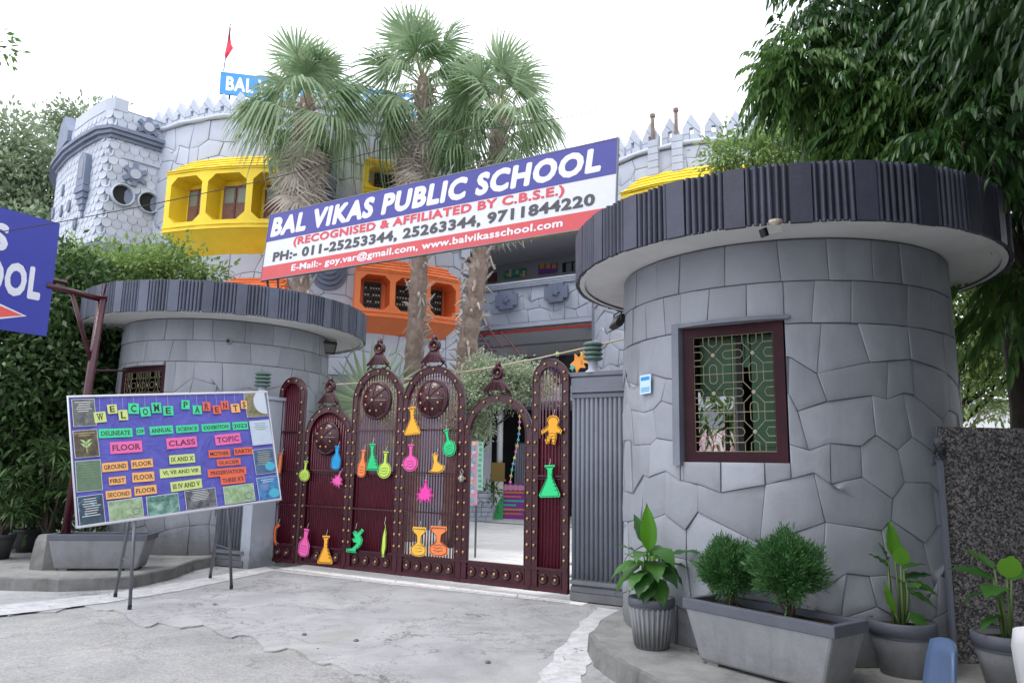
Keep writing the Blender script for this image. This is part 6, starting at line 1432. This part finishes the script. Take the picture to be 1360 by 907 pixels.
dk = [(.35, (.07, .07, .08)), (.6, (.16, .17, .15)), (.75, (.3, .33, .28))]
picture(72, 90, 212, 255, dk, 1, 5); picture(80, 276, 230, 442, [(.35, (.06, .045, .035)), (.55, (.14, .11, .07)), (.75, (.3, .27, .14))], 2, 2, (.5, .45, .2), 'sprout')
picture(92, 458, 250, 645, [(.3, (.1, .17, .11)), (.7, (.17, .24, .16))], 3, 6, (.2, .3, .15)); picture(107, 668, 265, 845, [(.35, (.05, .06, .08)), (.58, (.06, .1, .13)), (.68, (.05, .45, .65))], 4, 8)
picture(290, 692, 500, 815, [(.35, (.2, .3, .14)), (.6, (.4, .52, .34)), (.75, (.55, .62, .5))], 5, 0, extra='ring'); picture(520, 665, 716, 786, [(.4, (.08, .17, .14)), (.55, (.2, .38, .32)), (.7, (.4, .55, .45))], 6, 3, (.05, .1, .08))
picture(752, 632, 940, 750, [(.35, (.05, .05, .055)), (.7, (.25, .25, .27))], 7, 6); picture(984, 606, 1170, 714, [(.35, (.2, .33, .14)), (.6, (.4, .55, .34)), (.75, (.55, .65, .5))], 8, 0, extra='ring')
picture(1113, 52, 1240, 198, [(.35, (.12, .1, .06)), (.6, (.3, .28, .16)), (.75, (.4, .5, .2))], 9, 0, extra='leafpage'); picture(1146, 218, 1268, 366, [(.4, (.5, .6, .72)), (.7, (.62, .68, .78))], 10, 4, (.2, .4, .6))
picture(1166, 388, 1292, 540, [(.35, (.06, .11, .22)), (.7, (.12, .2, .34))], 11, 7, (.5, .6, .75), 'globe'); picture(1188, 556, 1318, 700, [(.35, (.1, .08, .2)), (.55, (.05, .3, .6)), (.7, (.5, .15, .2))], 12, 2, (.7, .3, .6), 'globe')
# ================================================================== THE BLUE STREET SIGN AND ITS POLE
pb = onz(108, 752, .15); pb = Vector((-5.55, 9.75, .15)); pb.y = 10.15; ptop = aty(136, 396, 10.15); pb.x = aty(112, 600, 10.15).x-.15
t = thing('sign_pole', 'maroon steel pole with bracket arm carrying the blue sign', 'pole', pb)
rel_ = lambda v: Vector(v)-pb
Pt = Vector(ptop); sdir = Vector((-.515, -.857, 0))
m = MB(); m.tube([(0, 0, 0), rel_(Pt)], .055, 12); m.tube([rel_(Pt), rel_(Pt)+Vector((0, 0, .03))], .06, 12); m.build('post', M['maroon'], t, True)
arm0 = Pt+Vector((0, 0, -.02))-sdir*.05; arm1 = Pt+sdir*.75+Vector((0, 0, .02))
m = MB(); m.tube([rel_(arm0), rel_(arm1)], .04, 10); m.build('arm', M['maroon'], t, True)
m = MB(); m.tube([rel_(Pt.lerp(pb, .26)), rel_(Pt+sdir*.42)], .03, 8); m.build('brace', M['maroon'], t, True)
m = MB(); q = aty(172, 492, 11.9); m.tube([rel_(Pt.lerp(pb, .28)), rel_(q)], .018, 6); m.tube([rel_(Pt), rel_(Pt)+Vector((.03, 0, .2))], .016, 6); m.build('tie_rod', M['maroon'], t)
# sign plane runs along sdir, facing the road on the right
S0 = Pt+sdir*.42; sn = Vector((.857, -.515, 0))
def s_px(px, py): p = onplane(px, py, S0, sn); v = p-S0; return v.dot(sdir), p.z
tr_ = s_px(78, 297); br_ = s_px(62, 447); print('sign', tr_, br_, s_px(0, 277), s_px(0, 440))
sz1 = tr_[1]; sz0 = br_[1]; sx0 = (tr_[0]+br_[0])/2; SW, SH = 2.7, sz1-sz0
sg_ = thing('street_sign', 'big blue school direction sign with red arrow cut by the left edge', 'sign', (0, 0, 0))
o = bpy.data.objects.new('board', MB().box((SW/2, .0, SH/2), (SW, .03, SH)).mesh('board', flat('sign_blue', (.045, .055, .33), .35))); C.objects.link(o); o.parent = sg_
# local x runs left to right (towards the pole)
xd = -sdir; o.matrix_local = Matrix(((xd.x, -sn.x, 0, 0), (xd.y, -sn.y, 0, 0), (0, 0, 1, 0), (0, 0, 0, 1))).to_4x4(); lo_ = S0+sdir*(sx0+SW); o.location = (lo_.x, lo_.y, sz0)
sk = math.atan2((br_[0]-tr_[0]), SH); o.rotation_euler.rotate_axis('Y', 0)
def sl(px, py): v = s_px(px, py); return sx0+SW-v[0], v[1]-sz0
wl = flat('sign_white', (.66, .67, .74), .4)
a = sl(8, 300); b = sl(8, 334); right1 = sl(11, 300)[0]; hh = a[1]-b[1]; letters('lettering', 'BAL VIKAS', right1-1.05, (a[1]+b[1])/2, 2.1, hh, wl, o, y=-.0155, extr=.002, bold=.05)
a = sl(30, 353); b = sl(30, 394); right2 = sl(53, 376)[0]; letters('lettering', 'PUBLIC SCHOOL', right2-1.25, (a[1]+b[1])/2, 2.5, a[1]-b[1], wl, o, y=-.0155, extr=.002, bold=.05)
tip = sl(34.5, 420); tp1 = sl(0, 404); tp0 = sl(0, 423); x1, z1 = tip; h1_ = tp1[1]-z1; dx = x1-tp1[0]; k = 2.2
hz = (tp1[1]-tip[1])*k; P = [(x1, z1), (x1-dx*k, z1+hz), (x1-dx*k, z1+hz*.4), (.2, z1+hz*.4), (.2, z1-hz*.4), (x1-dx*k, z1-hz*.4), (x1-dx*k, z1-hz)]
f_ = lambda x, z, d: (x, -d, z)
m = MB(); m.prism([(x, z) for x, z in P], .0145, .017, f_); m.build('arrow_outline', wl, o, fix=True)
cxm = x1-dx*k*.5; P2 = [(x1-.05, z1), (x1-dx*k+.018, z1+hz-.045), (x1-dx*k+.018, z1+hz*.4-.02), (.22, z1+hz*.4-.02), (.22, z1-hz*.4+.02), (x1-dx*k+.018, z1-hz*.4+.02), (x1-dx*k+.018, z1-hz+.045)]
m = MB(); m.prism(P2, .0165, .019, f_); m.build('arrow', flat('sign_red', (.72, .1, .09)), o, fix=True)
m = MB(); m.tube([(0, .04, SH*.5), (SW+.2, .04, SH*.5)], .03, 8); m.tube([(SW-.1, .03, 0), (SW-.1, .03, SH)], .02, 6); m.build('support_frame', M['maroon'], o)
# ================================================================== THROUGH THE WICKET: COURTYARD THINGS
def at2(px, py, Y): return aty(px, py, Y)
gp = lambda px, py: onz(px, py, 0)
b = gp(662, 689); top = at2(661, 535, b.y)
t = thing('porch_column', 'white round column with green and white painted base in the courtyard', 'column', b); H = top.z
m = MB(); m.tube([(0, 0, 1.0), (0, 0, H)], .09, 14); m.build('shaft', M['white'], t, True); m = MB(); m.box((0, 0, .55), (.26, .26, 1.1)); bs = m.build('base', M['white'], t)
m = MB(); m.prism([(-.132, 0), (.132, 0), (.132, .75), (-.132, .3)], .131, .135, lambda x, z, d: (x, -d, z)); m.build('painted_hill', flat('poster_paint_green', (.05, .45, .15)), bs, fix=True)
m = MB(); m.box((-.05, 0, 1.4), (.42, .3, .5)); m.box((-.05, 0, 1.13), (.5, .34, .06)); m.build('brown_box', flat('brown_cloth', (.28, .18, .05)), t)
t = thing('porch_roof', 'thin pale porch roof slab carried over the courtyard column', 'roof', b, R_(-31)); m = MB(); m.box((.7, 1.2, H+.08), (4.2, 3.2, .22)); m.box((.7, -.4, H+.28), (4.2, .06, .2)); m.build('slab', M['far_stone'], t)
# purple wrapped table with greetings
b = gp(684, 689); w_ = (gp(700, 688)-gp(668, 689)).length; h_ = at2(684, 643, b.y).z
t = thing('display_stand', 'purple paper wrapped display stand with pink scalloped top edge', 'stand', b, R_(-12)); m = MB(); m.box((.1, .25, h_/2), (w_+.4, .5, h_)); m.build('wrap', flat('purple_paper', (.3, .06, .38)), t)
for k in range(6): m = MB(); m.lathe([(.09, 0), (.09, .02), (.001, .022)], 10, (-.3+k*.15, -.012, h_-.1), Matrix.Rotation(PI/2, 3, 'X')); m.build('paper_scallop', flat('pink_paper', (.8, .35, .55)), t)
for k, (c, wd) in enumerate([((.85, .3, .05), .75), ((.8, .2, .3), .5), ((.08, .6, .5), .8), ((.08, .6, .5), .4), ((.85, .4, .1), .7), ((.8, .25, .1), .6)]):
    m = MB(); r = random.Random(k); x = -.4
    while x < -.4+wd: q = r.uniform(.04, .1); m.box((x+q/2, -.01, h_-.24-.125*k), (q*.85, .01, .06)); x += q
    m.build('paper_letters', flat('cut_letters_%d' % k, c), t)
# pink exhibition banner
b = gp(629, 671); a1 = at2(613, 670, 13.3); a2 = at2(643, 586, 13.3)
t = thing('standing_poster', 'tall pink poster with green strip standing in the courtyard', 'poster', (a1.x, a1.y, 0), R_(-10)); wp = a2.x-a1.x
m = MB(); m.box((wp*.38, 0, (a1.z+a2.z)/2), (wp*.72, .03, a2.z-a1.z)); m.build('pink_sheet', flat('poster_pink', (.8, .42, .6)), t)
m = MB(); m.box((wp*.87, -.02, (a1.z+a2.z)/2+.12), (wp*.26, .03, (a2.z-a1.z)*.75)); m.build('green_strip', flat('poster_mint', (.5, .75, .6)), t)
m = MB(); r = random.Random(6)
for k in range(9): m.box((wp*.87+r.uniform(-.01, .01), -.04, a1.z+.32+k*.09), (wp*.15, .01, .045))
m.build('strip_letters', flat('strip_teal', (.1, .5, .35)), t)
for k in range(14): m = MB(); m.lathe([(.035, 0), (.035, .012), (.001, .013)], 8, (wp*r.uniform(.3, .6), -.017, a1.z+.08+.074*k), Matrix.Rotation(PI/2, 3, 'X')); m.build('paper_dot', flat(['dot_teal', 'dot_yellow', 'dot_white'][k % 3], [(.2, .6, .6), (.8, .7, .3), (.8, .7, .8)][k % 3]), t)
m = MB(); m.box((wp*.1, .03, a1.z/2+.4), (.03, .03, a1.z+1.2)); m.box((wp*.7, .03, a1.z/2+.4), (.03, .03, a1.z+1.2)); m.build('leg', M['legs'], t)
# stone planter wall
b0 = gp(600, 693); b1_ = gp(655, 692); t = thing('stone_planter', 'low grey coursed stone planter wall in the courtyard', 'planter', b0); L_ = (b1_-b0).length; rz_ = math.atan2((b1_-b0).y, (b1_-b0).x); t.rotation_euler = (0, 0, rz_); hh_ = at2(620, 655, b0.y).z
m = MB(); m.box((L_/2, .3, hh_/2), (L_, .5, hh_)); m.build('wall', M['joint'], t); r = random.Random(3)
for j in range(6):
    x = 0
    while x < L_-.05: q = min(r.uniform(.15, .4), L_-x); mm_ = MB(); mm_.box((x+q/2, .03, (j+.5)*hh_/6), (q-.015, .05, hh_/6-.015)); mm_.build('stone', M['far_stone'], t); x += q
b = gp(646, 689); t = thing('small_planter', 'square pale tapered planter beside the stone planter wall', 'planter', (b.x, b.y-.7, 0)); m = MB(); m.lathe([(.2, 0), (.3, .45), (.26, .45), (.24, .4)], 4); m.build('body', M['pillar'], t)
clump_leaves('foliage', [(0, 0, .7, .3, .3, .25)], 50, 6, .14, .05, M['neem2'], t, 4, .12)
# creeper mass behind the gate
b = at2(600, 600, 14.6); tree('flowering_shrub', 'pale speckled bougainvillea mass hanging behind the wicket arch', 'shrub', (b.x, 14.8, 0), [CL(650, 498, 14.4, .4, .4, .22), CL(690, 505, 14.4, .38, .4, .22), CL(635, 525, 14.2, .35, .4, .3), CL(668, 520, 14.4, .4, .4, .16), CL(612, 560, 14.4, .22, .4, .4), CL(634, 565, 14.4, .16, .3, .35), CL(712, 515, 14.6, .25, .3, .12)], 2300, 10, .055, .035, M['silver'], 41, .06, spread=.16, shell=.3)
# hanging bead strings
BC = [(.05, .5, .5), (.8, .5, .1), (.8, .2, .4), (.7, .7, .3), (.2, .4, .7)]
for i, (x0, y0, x1, y1, lab) in enumerate([(690, 545, 680, 640, 'left of the two bead strings hanging in the porch, slanting'), (699, 555, 700, 640, 'right of the two bead strings hanging in the porch, straight')]):
    t = thing('bead_string', lab, 'garland', at2(x0, y0, 17), 0, 'bead strings in the porch'); a = at2(x0, y0, 17); b = at2(x1, y1, 17); m = MB(); P = [(a.lerp(b, k/12)-a)+Vector((.04*math.sin(k*.4), 0, 0)) for k in range(13)]; m.tube(P, .006, 4); m.build('thread', M['white'], t)
    for k in range(1, 13): m = MB(); m.lathe([(.001, -.04), (.035, -.01), (.03, .02), (.001, .04)], 7, P[k]); m.build('bead', flat('bead_%d' % (k % 5), BC[k % 5]), t)
t = thing('roller_shutter', 'grey ribbed door inside the dark porch', 'door', (at2(683, 640, 24.3))); a = at2(683, 640, 24.3); b = at2(702, 588, 24.3); t.location.z = 0; m = MB(); w_ = b.x-a.x; m.box((w_/2, 0, b.z/2), (w_, .06, b.z)); m.build('panel', M['groove'], t)
for k in range(6): m = MB(); m.box((w_*(k+.5)/6, -.04, b.z/2), (w_/9, .03, b.z-.1)); m.build('rib', M['pillar'], t)
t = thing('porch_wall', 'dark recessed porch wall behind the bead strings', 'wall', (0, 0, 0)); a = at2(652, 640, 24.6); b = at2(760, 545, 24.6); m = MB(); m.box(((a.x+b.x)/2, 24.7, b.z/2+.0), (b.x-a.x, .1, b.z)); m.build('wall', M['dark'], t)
# rope across and the paper flags at its right end
ra = onplane(430, 514, GO+GY*.35, Gn); rb = onplane(835, 452, GO+GY*.25, Gn)
t = thing('rope', 'pale rope strung from left tower to the right lamp', 'rope', ra); m = MB(); m.tube([(ra.lerp(rb, k/20)-ra)+Vector((0, 0, -.12*math.sin(PI*k/20)+.03)) for k in range(21)], .012, 6); m.build('strand', M['rope'], t)
r = random.Random(9)
for k, (x, y, c, s_) in enumerate([(748, 492, 'yellow', .1), (760, 488, 'teal', .07), (768, 482, 'orange', .2), (776, 476, 'orange', .16), (779, 466, 'teal', .1), (774, 470, 'yellow', .08), (797, 458, 'pink', .07), (790, 470, 'teal', .08), (740, 470, 'lime', .06), (716, 486, 'yellow', .06)]):
    CC_ = {'yellow': (.8, .7, .2), 'teal': (.1, .5, .5), 'orange': (.9, .35, .06), 'pink': (.85, .12, .35), 'lime': (.5, .7, .2)}
    p = onplane(x, y, GO+GY*.3, Gn); nm_ = {0: 'small yellow scrap low beside narrow gate arch', 1: 'small teal scrap beside the yellow one', 2: 'largest orange paper star by the ribbed lamp', 3: 'second orange paper star above the largest one', 4: 'teal tassel just left of the ribbed lamp', 5: 'yellow tassel between orange stars and teal tassel', 6: 'pink paper tassel tied above the ribbed lamp', 7: 'teal scrap touching the ribbed lamp louvres', 8: 'lime scrap above the narrow gate arch', 9: 'yellow scrap left of the narrow gate arch'}[k]
    o = thing('paper_garland', nm_, 'garland', p, GRZ, 'paper garland scraps on the rope'); m = MB(); n = 10; P = [((s_*.6 if q % 2 == 0 else s_*.32)*math.cos(2*PI*q/n+k), (s_*.7 if q % 2 == 0 else s_*.35)*math.sin(2*PI*q/n+k)) for q in range(n)]; m.prism(P, -.003, .003, lambda x, z, d: (x, d, z)); m.build('paper', flat('garland_'+c, CC_[c]), o, fix=True)
# overhead cable
t = thing('overhead_cable', 'thin black cable sagging across the whole front', 'cable', (0, 0, 0)); P = [(-60, 318, 7.2), (75, 296, 8.0), (200, 272, 8.5), (350, 240, 9), (500, 201, 9.5), (620, 176, 10), (740, 158, 11), (870, 131, 12), (1000, 105, 13), (1130, 78, 14)]
m = MB(); m.tube([aty(x, y, Y) for x, y, Y in P], .0055, 5); m.build('cable', M['wire'], t)
# pink flowered cloth and foliage seen through the tower window
a = aty(925, 560, 10.6); t = thing('flowered_cloth', 'pink flowered cloth seen through the lower half of the tower window', 'cloth', (a.x, a.y, 0), R_(-15)); m = MB(); n = 16
m.add([(2.2*i/n-.6, .06*math.sin(i*1.3), z) for z in (.6, 2.1) for i in range(n+1)], [(i, i+1, i+n+2, i+n+1) for i in range(n)]); 
def fl_mat():
    m, t, b = _nodes('pink_flowered_cloth'); g = geo(t); n = noise(t, 7, 3, .5, g); r = ramp(t, [(.45, (.88, .78, .82)), (.53, (.8, .25, .5)), (.6, (.88, .76, .8))]); t.links.new(n.outputs[0], r.inputs[0]); t.links.new(r.outputs[0], b.inputs['Base Color']); return m
m.build('cloth', fl_mat(), t, True).modifiers.new('thick', 'SOLIDIFY').thickness = .01
t = thing('window_plant', 'leafy shrub seen through the tower window above pink cloth', 'plant', aty(965, 545, 10.0)); t.location.z = 0; zz = aty(965, 550, 10).z
clump_leaves('leaves', [(-.2, 0, zz+.15, .35, .3, .25), (.3, .1, zz, .3, .3, .5)], 70, 6, .22, .05, M['neem2'], t, 77, .15, shape=1, droop=.3); m = MB(); m.tube([(0, 0, 0), (0, 0, zz)], .03, 6); m.build('stem', M['bark'], t)
# small litter and stones on the concrete
for k, (x, y, lab) in enumerate([(285, 803, 'tiny dark pebble near the left easel foot'), (404, 843, 'dark crumpled leaf in the middle of the pavement'), (473, 851, 'small black pebble right of the crumpled leaf'), (648, 880, 'small dark pebble near the lower edge of the pavement')]):
    t = thing('pebble', lab, 'pebble', onz(x, y, .0)); r = random.Random(k); m = MB(); m.lathe([(.018, 0), (.026, .008), (.016, .018), (.001, .02)], 7); m.build('stone', MK, t)
# fallen leaves and grit swept against the kerbs
r = np.random.default_rng(12); pts = []
def scat(n, fx, fy, z):
    a = r.random(n); return np.stack([fx(a)+r.normal(size=n)*.1, fy(a)+r.normal(size=n)*.1, np.full(n, z)], 1)
P = np.concatenate([scat(70, lambda a: 1.2+1.9*a, lambda a: 6.3-1.0*a, .176), scat(50, lambda a: -6.5+2.2*a, lambda a: 10.0+1.2*a, .156), scat(60, lambda a: -4.4-.6*a, lambda a: 10.8-1.7*a, .006), scat(50, lambda a: .55+.6*a, lambda a: 6.4+1.5*a, .006), scat(60, lambda a: -3.5+4*a, lambda a: 11.6-2.4*a, .006), scat(40, lambda a: -5+6*a, lambda a: 8+1.5*np.sin(9*a), .006)])
n = len(P); D = r.normal(size=(n, 3))*[1, 1, .12]
leaves('fallen_leaves', P, D, np.tile([0, 0, 1.], (n, 1))+r.normal(size=(n, 3))*.25, .035*(.5+r.random(n)), .018*(.6+.8*r.random(n)), leafmat('fallen_leaf', (.09, .06, .03), (.3, .24, .1), .1, .8, .1), None, 'stuff', 0, .1)
